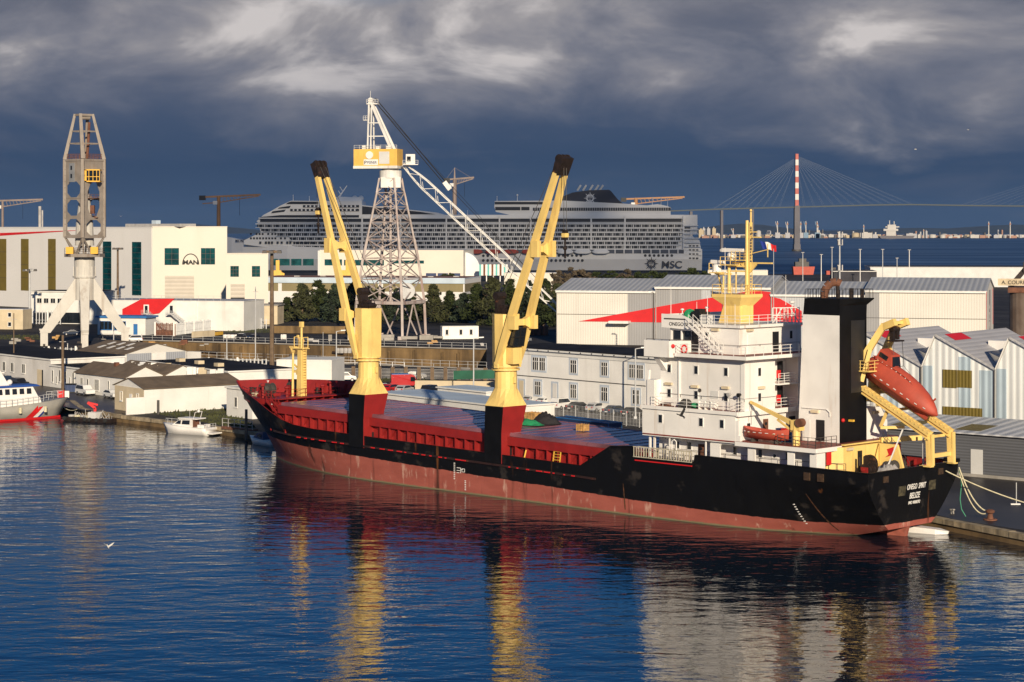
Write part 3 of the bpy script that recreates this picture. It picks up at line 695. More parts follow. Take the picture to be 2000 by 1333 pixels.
    if dirn > 0:
        cb = MB(); a0 = cx+1.45
        cb.loft([[(a0+.05, -7.5, 16.9), (a0+.9, -7.5, 16.9), (a0+.9, -6.0, 16.9), (a0+.05, -6.0, 16.9)], [(a0+.05, -7.55, 18.9), (a0+1.35, -7.55, 18.9), (a0+1.35, -5.95, 18.9), (a0+.05, -5.95, 18.9)]])
        c_ = cb.build('operator_cab', M['glass_dark'], hs_)
        fr = MB()
        for yy in (-7.55, -6.75, -5.95):
            fr.bar((a0+.95, yy, 16.9), (a0+1.38, yy, 18.9), .1); 
        for zz, xx in ((16.9, .95), (17.9, 1.17), (18.9, 1.38)): fr.bar((a0+xx, -7.58, zz), (a0+xx, -5.92, zz), .1); fr.bar((a0, -7.58, zz), (a0+xx, -7.58, zz), .1)
        fr.build('cab_frame', M['black'], c_)
        p = MB(); p.box(cx+1.0, cx+2.2, -7.4, -6.0, 14.9, 16.7); p.build('cab_plinth', M['yellow_crane'], hs_)
deck_crane(25.3, -1); deck_crane(48.6, 1)
# ------------------------------------------------ accommodation block (parts of the ship)
WH = M['ship_white']
def port_win(par, s, y, z, w=.5, h=.75, out='p', m='glass_dark', fr=None):
    f = MB(); g = MB()
    if out == 'p':
        f.box(s-w/2-.09, s+w/2+.09, y-.05, y, z-h/2-.09, z+h/2+.09); g.box(s-w/2, s+w/2, y-.07, y-.02, z-h/2, z+h/2)
    else:
        f.box(s, s+.05, y-w/2-.09, y+w/2+.09, z-h/2-.09, z+h/2+.09); g.box(s+.02, s+.07, y-w/2, y+w/2, z-h/2, z+h/2)
    fo = f.build('window', fr or WH, par); g.build('pane', M[m], fo)
def wall_light(par, s, y, z, out='p'):
    b = MB()
    if out == 'p': b.box(s-.45, s+.45, y-.28, y, z-.12, z+.14)
    else: b.box(s, s+.28, y-.45, y+.45, z-.12, z+.14)
    b.build('wall_light', M['beige_wall'], par)
def door(par, s, y, z, out='p', m='rust_brown', w=.8, h=1.9, port=True):
    b = MB(); 
    if out == 'p': b.box(s-w/2, s+w/2, y-.06, y, z, z+h)
    else: b.box(s, s+.06, y-w/2, y+w/2, z, z+h)
    d = b.build('door', M[m], par)
    if port:
        g = MB()
        if out == 'p': g.tube((s, y-.06, z+h*.75), (s, y-.1, z+h*.75), .17, n=10)
        else: g.tube((s+.06, y, z+h*.75), (s+.1, y, z+h*.75), .17, n=10)
        g.build('porthole', M['glass_dark'], d)
    return d
RAILM = M['white_paint']
def rail(pts, h=1.0, step=1.5, bars=3, m=None, r=.028):
    b = MB(); b.rail(pts, h, step, r, bars); return b.build('railing', m or RAILM, ship)
# level 1: side passages with arched openings, inner wall
mb = MB()
mb.box(71.5, 92.0, -6.3, 6.3, 5.9, 8.2)
inner = mb.build('lower_house', WH, ship)
for s in (74.0, 75.6): port_win(inner, s, -6.3, 7.6, .5, .7)
for s in (81.6, 84.8, 88.2): port_win(inner, s, -6.3, 7.55, .42, .75)
for s in (77.2, 86.6): door(inner, s, -6.3, 6.0, 'p', 'rust_brown' if s < 80 else 'ship_white')
b = MB(); b.rail([(71.6, -6.6, 6.3), (91.8, -6.6, 6.3)], .9, 2.2, .025, 1); b.build('handrail', M['dark_steel'], inner)
# arcade plate at the ship's side
mb = MB(); y0, y1 = -7.72, -7.55
TOPZ = 8.3
ops = [(72.0, 74.0), (74.5, 79.0), (80.9, 84.3), (85.2, 89.2), (90.0, 91.9)]
mb.box(79.6, 92.7, y0, y1, TOPZ, 8.62)
posts = [(79.5, 80.75), (84.3, 85.2), (89.2, 90.0), (91.9, 92.7)]
for a, b_ in posts: mb.box(a, b_, y0, y1, 5.95, TOPZ)
def fillet(s, sg, r=.35):
    pts = [(s, TOPZ)]+[(s+sg*(r-r*math.sin(t*math.pi/8)), TOPZ-(r-r*math.cos(t*math.pi/8))) for t in range(5)]
    mb.prismy(pts if sg < 0 else pts, y0+.01, y1-.01)
for a, sg in ((80.75, 1), (84.3, -1), (85.2, 1), (89.2, -1), (90.0, 1), (91.9, -1)): fillet(a, sg)
mb.box(92.4, 92.7, -7.54, -6.3, 5.95, 8.3)
mb.build('side_plating', WH, ship)
for s in (71.3, 71.9): MB().box(s, s+.18, -7.7, -7.5, 5.9, 8.5).build('stanchion', WH, ship)
for s in (74.2, 79.0): MB().bar((s, -7.8, 5.9), (s, -7.8, 8.5), .12).build('stanchion', WH, ship)
b = MB(); b.path([(74.5, -7.8, 6.2), (74.5, -7.8, 8.1), (74.8, -7.8, 8.3), (75.1, -7.8, 8.1), (75.1, -7.8, 6.2)], .06); b.build('vent_pipe', WH, ship)
# boat deck slab
mb = MB(); mb.box(70.8, 92.9, -8.12, 8.12, 8.62, 8.74); mb.build('boat_deck', M['deck_red'], ship)
mb = MB(); mb.box(83.0, 92.95, -8.16, -8.0, 8.3, 8.72); mb.box(92.9, 93.0, -8.1, -4.0, 8.3, 8.72); mb.build('deck_edge', WH, ship)
# level 2: full beam, plain wall with three ports
mb = MB(); mb.box(70.7, 83.0, -8.05, 8.05, 8.5, 11.5)
mb.box(83.0, 83.6, -8.04, -7.7, 8.745, 9.3); mb.box(83.0, 83.4, -8.04, -7.7, 9.3, 10.8)
L2 = mb.build('boat_deck_house', WH, ship)
for s in (73.2, 78.9, 81.3): port_win(L2, s if s != 78.9 else 78.6, -8.05, 10.35, .45, .8)
MB().box(70.5, 83.15, -8.2, 8.2, 11.5, 11.62).build('bridge_front_deck', M['deck_red'], ship)
MB().box(70.5, 83.4, -8.25, -8.15, 11.3, 11.66).build('deck_edge', WH, ship); MB().box(83.15, 83.5, -8.2, 5.6, 11.2, 11.66).build('deck_edge', WH, ship)
door(L2, 83.0, -3.2, 8.75, 'a', 'rust_brown'); door(L2, 83.0, 1.2, 8.75, 'a', 'black', 1.0)
port_win(L2, 83.0, -6.0, 10.0, .5, .8, 'a')
# casing block behind, starboard side, white with louvre
mb = MB(); mb.box(83.6, 87.0, 2.5, 5.4, 8.745, 11.3); cs = mb.build('casing', WH, ship)
MB().box(84.2, 85.6, 2.42, 2.5, 9.8, 11.0).build('louvre', M['dark_steel'], cs)
# levels 3 and 4
mb = MB(); mb.box(72.2, 83.3, -6.9, -2.0, 11.62, 17.0); mb.box(72.2, 81.6, -2.0, 6.9, 11.62, 17.0); mb.box(81.6, 83.3, 1.9, 6.9, 11.62, 17.0)
mb.box(71.2, 72.2, -7.9, -6.9, 11.62, 14.3); mb.bar((70.9, -7.6, 11.6), (71.2, -7.6, 15.3), .3)
L3 = mb.build('accommodation', WH, ship)
for z, ss_ in ((15.5, (73.4, 77.0, 80.9)), (12.95, (73.4, 77.0, 80.9))):
    for s in ss_: port_win(L3, s, -6.9, z, .42, .8)
    port_win(L3, 83.3, -4.6, z, .42, .8, 'a')
for s, y, z, o_ in ((73.4, -6.9, 13.9, 'p'), (76.9, -6.9, 13.8, 'p'), (80.9, -6.9, 13.9, 'p'), (83.3, -4.4, 13.9, 'a')): wall_light(L3, s, y, z, o_)
MB().box(74.7, 74.85, -7.05, -6.9, 11.7, 16.9).build('downpipe', WH, L3)
MB().box(82.8, 83.32, -6.98, -6.9, 11.7, 16.9).build('corner_pipe', WH, L3)
MB().box(78.9, 79.9, -6.94, -6.9, 12.7, 13.5).build('notice_plate', M['ship_grey'], L3)
# balconies between the two wings of the block
for z in (14.2,):
    MB().box(81.6, 83.8, -2.0, 1.9, z-.15, z).build('balcony_floor', WH, ship)
    rail([(83.7, -1.9, z), (83.7, 1.8, z)], 1.0, .9, 4)
for z in (11.7, 14.25):
    door(L3, 81.6, -1.2, z, 'a', 'rust_brown'); door(L3, 81.6, 1.0, z, 'a', 'black', .9, 2.0, False)
    MB().box(81.65, 81.9, .4, .8, z+.3, z+1.1).build('lifebuoy_box', M['bright_red'], L3)
rail([(72.0, -8.15, 11.62), (83.1, -8.15, 11.62), (83.2, 3.6, 11.62)])
rail([(72.2, -7.0, 12.6), (83.3, -7.0, 12.6), (83.45, -2.0, 12.6)], .3, 3, 1, M['dark_steel'], .02)
# items on that deck: liferaft canisters, covered gear, searchlight
for k in range(3):
    b = MB(); x = 78.2+k*.0+k*.75; b.tube((x, -7.75, 12.15), (x+.6, -7.75, 12.15), .34, n=12); b.box(x+.1, x+.16, -8.1, -7.4, 11.62, 12.5); c_ = b.build('liferaft', M['white_paint'], ship)
b = MB(); b.sphere((76.2, -7.6, 12.1), .62, sz=.8); b.box(75.4, 77.0, -7.9, -7.2, 11.62, 12.0); b.build('covered_winch', M['dark_steel'], ship)
b = MB(); b.sphere((77.3, -7.5, 11.95), .4, sz=.8); b.build('net_bundle', M['green_net'], ship)
b = MB(); b.box(73.0, 73.9, -7.9, -7.2, 11.65, 11.95); b.build('locker', M['rust_brown'], ship)
for s, y in ((81.9, -7.6), (83.0, -7.4)):
    b = MB(); b.tube((s, y, 11.62), (s, y, 13.2), .05); b.tube((s, y-.25, 13.3), (s, y+.15, 13.35), .22, .14); b.build('searchlight', M['steel'] if s < 82.5 else M['black'], ship)
b = MB(); b.tube((77.5, -7.0, 13.45), (77.5, -6.9, 13.45), .2); b.build('horn', M['dark_steel'], L3)
# navigation deck and wheelhouse
MB().box(71.4, 84.2, -7.9, 7.9, 17.0, 17.14).build('navigation_deck', M['deck_red'], ship)
MB().box(75.0, 84.3, -7.98, -7.88, 16.84, 17.2).build('deck_edge', WH, ship); MB().box(84.2, 84.32, -7.9, 2.4, 16.84, 17.2).build('deck_edge', WH, ship)
mb = MB()
mb.loft([[(71.4, -8.6, 16.75), (74.8, -8.6, 16.75), (74.8, -4.0, 16.6), (71.4, -4.0, 16.6)], [(71.4, -8.6, 18.45), (74.8, -8.6, 18.45), (74.8, -4.0, 18.3), (71.4, -4.0, 18.3)]])
mb.prismx([(-8.3, 16.7), (-4.6, 16.6), (-6.9, 15.2)], 72.4, 73.1)
wing = mb.build('bridge_wing', WH, ship)
b = MB(); b.rail([(71.6, -8.4, 18.45), (74.7, -8.4, 18.45), (74.7, -5.2, 18.3)], .12, 1, .03, 1); b.build('wing_handrail', M['dark_steel'], wing)
lb = MB()
for k in range(12):
    a = k*math.tau/12; a2 = (k+1)*math.tau/12; lb.tube((74.86, -6.3+.42*math.cos(a), 17.5+.42*math.sin(a)), (74.86, -6.3+.42*math.cos(a2), 17.5+.42*math.sin(a2)), .09)
lb.build('lifebuoy', M['bright_red'], wing)
MB().box(74.8, 74.84, -6.95, -5.65, 16.95, 18.1).build('lifebuoy_rack', M['ship_grey'], wing)
lb = MB(); lb.sphere((74.9, -8.1, 17.9), .22); lb.build('side_light', M['bright_red'], wing)
# wheelhouse
mb = MB(); mb.box(71.7, 75.8, -5.2, 5.2, 17.14, 18.1); mb.box(72.0, 75.8, -5.15, 5.15, 19.35, 19.8); mb.box(75.8, 81.2, -5.2, 5.2, 17.14, 20.0)
for s in (72.1, 73.5, 74.9): mb.box(s, s+.14, -5.2, -5.0, 18.1, 19.4)
wh = mb.build('wheelhouse', WH, ship)
MB().box(72.3, 75.6, -5.0, 5.0, 18.1, 19.35).build('bridge_windows', M['glass_dark'], wh)
MB().box(75.0, 75.85, -5.28, -5.2, 17.2, 19.3).build('door', M['black'], wh)
mb = MB(); mb.prismy([(71.2, 19.65), (75.9, 19.45), (76.1, 20.3), (73.9, 21.0), (71.2, 21.05)], -5.6, -5.45)
mb.box(71.2, 76.0, -5.45, 5.5, 19.8, 20.0); mb.box(71.2, 71.35, -5.45, 5.5, 20.0, 21.0)
nb = mb.build('name_board', WH, wh)
text('ONEGO SPIRIT', .52, 'ship_name', M['black'], nb, wallM((74.05, -5.61, 19.85), (1, 0, 0), (0, -1, 0)), .008, 1.05)
MB().box(71.6, 74.4, -5.66, -5.6, 20.5, 20.62).build('trim_strip', M['dark_steel'], nb)
port_win(wh, 77.1, -5.2, 18.9, .4, .8); wall_light(wh, 78.2, -5.2, 19.6); wall_light(wh, 81.2, -3.6, 19.6, 'a')
door(wh, 81.2, .8, 17.2, 'a', 'black', 1.0, 2.1, False); port_win(wh, 81.2, 3.4, 18.9, .4, .8, 'a'); door(wh, 81.2, -3.4, 17.2, 'a', 'ship_white', .8, 2, False)
b = MB(); b.rail([(76.0, -5.35, 17.9), (81.2, -5.35, 17.9), (81.4, -5.3, 17.9), (81.4, 4.6, 17.9)], .2, 3, .02, 1); b.build('handrail', M['dark_steel'], wh)
rail([(75.2, -7.85, 17.14), (84.1, -7.85, 17.14), (84.2, 2.3, 17.14)])
# outside stair up to the monkey island
mb = MB()
for dy in (-6.5, -5.75): mb.bar((75.6, dy, 20.1), (79.6, dy, 17.2), .08, .22); mb.rail([(75.6, dy, 20.15), (79.6, dy, 17.25)], .95, .8, .025, 2)
for k in range(10): x = 75.9+k*.38; z = 19.9-k*.275; mb.box(x-.12, x+.14, -6.5, -5.75, z-.03, z+.02)
mb.build('stair', RAILM, ship)
MB().box(71.4, 81.5, -5.4, 5.4, 20.0, 20.1).build('monkey_island', M['ship_grey'], ship)
MB().box(76.1, 81.55, -5.45, -5.38, 19.85, 20.14).build('deck_edge', WH, ship); MB().box(81.5, 81.58, -5.4, 5.4, 19.85, 20.14).build('deck_edge', WH, ship)
rail([(76.4, -5.35, 20.1), (81.45, -5.35, 20.1), (81.45, 5.3, 20.1)])
# mast house, platform, masts, radars
YC = M['yellow_crane']
mb = MB()
mb.loft([[(75.2, -1.1, 20.1), (78.0, -1.1, 20.1), (78.0, 1.2, 20.1), (75.2, 1.2, 20.1)], [(76.0, -1.1, 22.3), (78.0, -1.1, 22.3), (78.0, 1.2, 22.3), (76.0, 1.2, 22.3)]])
mb.loft([[(76.0, -1.1, 21.9), (78.0, -1.1, 21.9), (78.0, 1.2, 21.9), (76.0, 1.2, 21.9)], [(74.6, -1.6, 22.8), (78.6, -1.6, 22.8), (78.6, 2.0, 22.8), (74.6, 2.0, 22.8)], [(74.6, -1.6, 23.1), (78.6, -1.6, 23.1), (78.6, 2.0, 23.1), (74.6, 2.0, 23.1)]])
mh = mb.build('mast_house', YC, ship)
door(mh, 78.0, -.3, 20.3, 'a', 'yellow_crane', .8, 1.8, False)
mb = MB()
mb.tube((78.2, -.1, 23.1), (78.2, -.1, 30.8), .24, .16, 12); mb.tube((78.5, .15, 30.2), (78.5, .15, 31.7), .09); mb.sphere((78.5, .15, 31.85), .13)
mb.box(78.2, 79.9, -.15, .15, 29.0, 29.12); mb.box(76.2, 81.4, -.12, .12, 25.9+.4, 26.05+.4); mb.prismy([(77.2, 26.4), (79.6, 26.4), (78.4, 25.2)], -.1, .1)
mb.box(76.5, 78.3, -.6, .6, 26.6, 26.7); mb.rail([(76.5, -.6, 26.7), (78.2, -.6, 26.7), (78.2, .6, 26.7)], .9, .6, .03, 3)
for dy in (-.2, .2): mb.bar((78.62, dy, 23.1), (78.62, dy, 30.6), .06)
for k in range(22): mb.box(78.6, 78.66, -.2, .2, 23.6+k*.31, 23.65+k*.31)
mb.bar((79.0, -.1, 27.4), (81.0, -.1, 27.8), .08); mb.bar((80.9, -.1, 27.0), (80.9, -.1, 28.4), .08)
mb.bar((78.5, -.1, 29.6), (79.5, -.1, 29.6), .1)
mm = mb.build('main_mast', YC, ship)
mb = MB()
mb.tube((75.9, -.2, 23.2), (75.9, -.2, 26.1), .2, .15, 10); mb.tube((75.3, -.4, 23.2), (75.3, -.4, 25.0), .09); mb.tube((74.6, .3, 23.2), (74.0, .3, 25.2), .09); mb.tube((76.5, .2, 23.2), (76.5, .2, 26.0), .07)
mb.bar((74.0, -.2, 25.2), (76.2, -.2, 25.2), .18); mb.bar((75.6, -.2, 26.05), (78.4, -.1, 26.0), .16); mb.bar((75.6, -.2, 25.5), (78.4, -.1, 25.5), .16)
mb.box(75.1, 77.2, -.8, .6, 26.1, 26.2); mb.rail([(75.2, -.8, 26.2), (77.2, -.8, 26.2), (77.2, .6, 26.2)], .8, .7, .035, 2); mb.box(73.6, 74.9, -.7, .5, 25.25, 25.35); mb.rail([(73.6, -.7, 25.3), (73.6, .5, 25.3)], .0+1.0, .6, .035, 2)
rm = mb.build('radar_mast', YC, ship)
def radar(x, y, z, L, par):
    b = MB(); b.lathe([(0, 0), (.5, 0), (.5, .6), (.3, .75), (0, .75)], (x, y, z), 12); r_ = b.build('radar_pedestal', M['white_paint'], par)
    b = MB(); b.loft([[(x-L/2, y-.1, z+.85), (x-L/2, y+.1, z+.85), (x-L/2, y+.1, z+1.05), (x-L/2, y-.1, z+1.05)], [(x-L*.4, y-.16, z+.8), (x-L*.4, y+.16, z+.8), (x-L*.4, y+.16, z+1.2), (x-L*.4, y-.16, z+1.2)], [(x+L/2, y-.16, z+.8), (x+L/2, y+.16, z+.8), (x+L/2, y+.16, z+1.15), (x+L/2, y-.16, z+1.15)]])
    b.build('scanner', M['white_paint'], r_)
radar(76.2, -.1, 26.7, 3.1, rm); radar(74.2, -.1, 25.45, 1.8, rm)
mb = MB(); mb.rail([(74.7, -1.5, 23.1), (78.5, -1.5, 23.1), (78.5, 1.9, 23.1), (74.7, 1.9, 23.1), (74.7, -1.5, 23.1)], 1.0, 1.2, .025, 3); mb.build('mast_railing', YC, ship)
# aerials and domes on the monkey island
for x, y, h in ((71.9, -4.9, 4.0), (73.0, -2, 2.2), (73.2, 2.0, 4.2), (78.9, -4.6, 8.0), (79.5, 4.8, 5.0), (80.6, -5.1, 2.2), (77.0, -5.1, 3.0)):
    b = MB(); b.tube((x, y, 20.05), (x, y, 20.05+h), .045, .02, 5); b.build('aerial', M['white_paint'], ship)
for x, y, h, r in ((72.4, .4, 1.5, .22), (81.0, 3.9, 2.2, .3), (72.2, -3.4, 1.4, .2)):
    b = MB(); b.tube((x, y, 20.05), (x, y, 20.05+h), .05); b.sphere((x, y, 20.05+h), r, sz=.6); b.build('antenna_dome', M['white_paint'], ship)
b = MB(); b.sphere((73.4, -3.6, 20.75), .75, sz=1.1); b.build('covered_compass', M['green_net'], ship)
b = MB(); b.box(74.2, 75.4, -4.4, -2.8, 20.1, 21.3); b.box(74.5, 75.2, -4.2, -3.2, 21.3, 21.6); b.build('flag_locker', M['black'], ship)
b = MB(); b.box(75.8, 76.9, -4.9, -4.1, 20.1, 21.0); b.build('life_jacket_box', M['ship_grey'], ship)
b = MB(); b.rail([(80.3, 1.5, 20.1), (81.4, 4.6, 20.1)], 1.6, .5, .05, 2); b.bar((80.3, 1.5, 20.1), (80.7, 2.6, 21.7), .08); b.bar((81.0, 3.5, 21.7), (81.4, 4.6, 20.1), .08); b.build('gantry', M['white_paint'], ship)
# ------------------------------------------------ funnel
mb = MB(); mb.mi = []
a, b2 = 86.95, 91.5
mb.loft([[(a-.55, -2.3, 8.74), (b2, -2.3, 8.74), (b2, 2.3, 8.74), (a-.55, 2.3, 8.74)], [(a+.1, -2.3, 21.35), (b2, -2.3, 21.35), (b2, 2.3, 21.35), (a+.1, 2.3, 21.35)]])
for i, f in enumerate(mb.f):
    c = sum((Vector(mb.v[j]) for j in f), Vector())/4
    mb.mi[i] = 1 if c.x > b2-.01 else 0
fn = mb.build('funnel', [WH, M['ship_black']], ship)
mb = MB(); mb.loft([[(x, y, 21.35) for x, y in ((a+.1, -2.3), (b2, -2.3), (b2, 2.3), (a+.1, 2.3))], [(x, y, 22.3) for x, y in ((a+.2, -2.3), (b2, -2.3), (b2, 2.35), (a+.2, 2.35))], [(x, y, 22.9) for x, y in ((a+.3, -2.35), (b2+.1, -2.35), (b2+.5, 2.9), (a+.3, 2.7))], [(x, y, 23.0) for x, y in ((a+.3, -2.35), (b2+.1, -2.35), (b2+.5, 2.9), (a+.3, 2.7))]])
tp = mb.build('funnel_top', M['ship_black'], fn)
mb = MB(); mb.rail([(a+.35, -2.3, 23.0), (b2+.05, -2.3, 23.0), (b2+.4, 2.8, 23.0), (a+.4, 2.6, 23.0), (a+.35, -2.3, 23.0)], .9, .45, .022, 1); mb.build('funnel_railing', M['black'], fn)
mb = MB(); mb.path([(88.4, -.6, 22.9), (88.45, -.6, 23.6), (88.6, -.45, 24.1), (88.9, -.2, 24.5), (89.35, .15, 24.6), (89.7, .4, 24.4)], .42, 12); mb.build('exhaust_pipe', M['rust_brown'], fn)
for x, y, h in ((90.2, -.8, 1.2), (91.0, .4, 1.0), (91.3, 1.8, .9)): MB().tube((x, y, 23.0), (x, y, 23.0+h), .2).build('uptake', M['dirty_black'], fn)
mb = MB(); mb.box(b2+.003, b2+.04, -.4, 1.9, 13.6, 20.8)
for z in (15.6, 18.0): mb.box(b2+.04, b2+.07, -.4, 1.9, z, z+.1)
mb.build('louvre', mat('louvre_black', (.02, .02, .022), .5, .2), fn)
door(fn, 89.2, -2.3, 8.8, 'p', 'black', 1.0, 2.1, False); MB().box(87.6, 88.5, -3.15, -3.05, 8.8, 10.9).build('open_door', WH, fn)
wall_light(fn, 88.6, -2.3, 11.7)
b = MB(); b.path([(87.0, -2.4, 12.0), (90.0, -2.4, 12.0), (90.4, -2.4, 11.7), (90.4, -2.4, 11.3)], .05); b.build('vent_pipe', WH, fn)
b = MB(); b.box(91.56, 92.1, -.9, -.6, 10.8, 11.0); b.build('wall_bracket', M['yellow_machine'], fn); b = MB(); b.sphere((91.7, -2.0, 11.0), .2); b.build('alarm_bell', M['bright_red'], fn)
# white casing aft of funnel
mb = MB(); mb.prismx([(2.3, 8.74), (6.2, 8.74), (6.2, 10.4), (5.2, 11.9), (2.3, 11.9)], 89.2, 91.3); cs2 = mb.build('engine_casing', WH, ship)
wall_light(cs2, 91.3, 4.0, 11.4, 'a'); MB().box(91.3, 91.35, 4.1, 5.2, 9.2, 10.6).build('hatch', WH, cs2)
rail([(91.2, 2.4, 11.9), (91.2, 5.2, 11.9)], 1.0, .8, 3)
# ------------------------------------------------ rescue-boat deck gear
mb = MB(); mb.tube((89.6, -6.8, 8.74), (89.6, -6.8, 10.3), .42, .38, 12); mb.tube((89.6, -6.8, 10.3), (89.6, -6.8, 11.0), .34)
mb.box(89.1, 90.2, -7.1, -6.3, 10.2, 11.2)
mb.bar((89.6, -6.8, 10.7), (83.6, -6.4, 12.6), .35, .45, .2, .25); mb.bar((87.2, -6.7, 11.1), (89.4, -6.8, 9.9), .18)
dv = mb.build('boat_crane', YC, ship)
MB().tube((90.2, -7.3, 11.0), (90.2, -6.6, 11.0), .42, n=14).build('winch_drum', M['rust_brown'], dv)
b = MB(); b.tube((83.7, -6.4, 12.5), (83.7, -6.4, 10.3), .025); b.build('wire', M['dark_steel'], dv)
for x in (85.9, 87.0):
    b = MB(); b.box(x, x+.8, -5.2, -4.4, 8.74, 9.9); b.box(x-.04, x+.84, -5.25, -4.35, 9.9, 10.05); tag(b.build('waste_bin', M['blue_paint']), None)
    o = bpy.data.objects['waste_bin' if x < 86 else 'waste_bin.001']; o.location = SO; o.rotation_euler = (0, 0, SA)
    tag(o, 'blue lidded bin behind the orange open boat, the one nearer the bow' if x < 86 else 'blue lidded bin behind the orange open boat, the one nearer the yellow boat crane', 'bin', 'blue bins on the boat deck')
rail([(88.2, -8.0, 8.74), (92.8, -8.0, 8.74), (92.8, -4.6, 8.74)], 1.0, .9, 3, M['dark_steel'], .03)
# rescue boat: top-level
def open_boat(name, label, cat, L, Wd, H, m, group=None):
    r = thing(name, label, cat, group=group)
    b = MB(); b.smooth = True; n = 9; secs = []
    for i in range(n):
        u = i/(n-1)*2-1; w = Wd/2*(1-abs(u)**2.6)**.8+.03; zk = .12+.35*abs(u)**4; sh = H+.3*u*u
        prof = [(-w, sh), (-w*.95, sh*.6), (-w*.55, sh*.22), (0, zk*.4), (w*.55, sh*.22), (w*.95, sh*.6), (w, sh)]
        secs.append([(u*L/2*(1+.04*(z/H)), y, z) for y, z in prof])
    b.loft(secs, cap=False, closed=False)
    secs2 = [[(p[0]*.97, p[1]*.93, max(p[2]*.97, .2)) for p in q][::-1] for q in secs]; b.loft(secs2, cap=False, closed=False)
    for i in range(n-1):
        for k in (0, 6): b.quad(secs[i][k], secs[i+1][k], secs2[i+1][6-k], secs2[i][6-k])
    b.build('hull', m, r)
    b = MB()
    for x in (-.28, 0, .28): b.box(x*L-.15, x*L+.15, -Wd*.45, Wd*.45, H*.72, H*.78)
    b.build('thwart', M['wood'], r)
    b = MB()
    for side in (-1, 1):
        for k in range(7):
            u = (k-3)/3.6; w = Wd/2*(1-abs(u)**2.6)**.8; b.box(u*L/2-.18, u*L/2+.18, side*(w+.0)-.03, side*(w+.0)+.03, H*.8, H*.86)
    b.build('grab_line', M['white_paint'], r)
    b = MB(); b.box(L*.36, L*.46, -.2, .2, H*.6, H*1.35); b.build('outboard_motor', M['bright_red'], r)
    return r
rb = open_boat('rescue_boat', 'small open orange rescue boat stowed on the boat deck under the yellow davit', 'boat', 5.4, 2.0, 1.0, M['orange_boat'])
SM = Matrix.Translation(SO) @ Matrix.Rotation(SA, 4, 'Z')
rb.location = SM @ Vector((86.0, -6.9, 8.95)); rb.rotation_euler = (0, 0, SA)
MB().box(84.4, 84.6, -7.4, -6.4, 8.74, 9.1).build('boat_chock', M['dark_steel'], ship); MB().box(87.3, 87.5, -7.4, -6.4, 8.74, 9.1).build('boat_chock', M['dark_steel'], ship)
# ------------------------------------------------ yellow poop house and mooring gear
mb = MB()
mb.prism([(90.3, -5.6), (92.3, -5.6), (93.4, -4.3), (93.4, 3.4), (90.3, 3.4)], 5.9, 8.61)
yh = mb.build('poop_house', YC, ship)
mb = MB(); mb.box(92.95, 93.3, -4.0, 3.6, 8.74, 8.86); mb.bar((93.35, 2.0, 8.9), (95.6, 6.4, 9.0), .5, .5); mb.build('deck_flange', YC, yh)
MB().box(93.4, 93.44, -2.9, -2.0, 6.0, 8.0).build('open_door', YC, yh); MB().box(93.4, 93.43, -1.95, -1.2, 6.0, 8.1).build('doorway', M['black'], yh)
MB().box(91.2, 91.6, -5.68, -5.6, 7.85, 8.2).build('square_lamp', M['white_paint'], yh); wall_light(yh, 93.4, -3.4, 8.4, 'a'); wall_light(yh, 90.8, -5.6, 8.4)
MB().box(92.75, 92.85, -6.2, -5.5, 7.0, 8.3).build('fire_box', M['bright_red'], ship); MB().box(93.45, 93.8, 4.2, 4.9, 7.2, 8.4).build('fire_box', M['bright_red'], ship)
mb = MB(); mb.prismy([(93.5, 5.9), (96.4, 5.9), (95.6, 8.6), (93.5, 8.6)], 1.6, 1.9); mb.build('bracket_plate', YC, ship)
mb = MB()
for dy in (2.1, 2.8): mb.bar((93.6, dy, 8.8), (96.3, dy, 5.9), .1, .2); mb.rail([(93.6, dy, 8.8), (96.3, dy, 5.9)], .9, .8, .025, 2)
for k in range(8): mb.box(93.8+k*.33, 94.05+k*.33, 2.1, 2.8, 8.55-k*.35, 8.6-k*.35)
mb.build('stair', M['dark_steel'], ship)
winch(ship, 95.2, -2.4, 5.8, M['ship_red'], M['dirty_black'], 1.0, 'mooring_winch'); winch(ship, 95.4, 1.0, 5.8, M['ship_red'], M['dark_steel'], 1.0, 'mooring_winch')
b = MB(); b.path([(94.2, -2.8, 5.8), (94.2, -2.8, 7.6)], .14); b.build('vent_pipe', M['dirty_black'], ship); b = MB(); b.tube((94.0, -1.0, 6.8), (94.0, -.6, 6.8), .9, n=16); b.build('hose_reel', M['dirty_black'], ship)
for x, y in ((96.8, -5.8), (96.9, 3.4), (96.2, 5.8)):
    b = MB()
    for d in (-.35, .35): b.tube((x, y+d, 5.8), (x, y+d, 6.5), .2)
    b.build('bollard', M['bright_red'], ship)
for x, y, k in ((92.0, -7.0, 'blue_paint'), (93.4, -6.8, 'yellow_machine'), (94.6, -6.6, 'blue_paint')):
    b = MB(); b.tube((x, y, 6.0), (x+.9, y, 6.0), .3, n=10); o = b.build('oil_drum', M[k]); o.location = SO; o.rotation_euler = (0, 0, SA); tag(o, {92.0: 'blue drum lying on the poop nearest the white side plating', 93.4: 'yellow drum lying between two blue drums on the poop', 94.6: 'blue drum lying on the poop nearest the stern corner'}[x], 'drum', 'drums lying on the poop deck')
rail([(91.8, -5.9, 5.9), (93.9, -4.6, 5.9)], 1.2, .9, 2, M['dark_steel'])
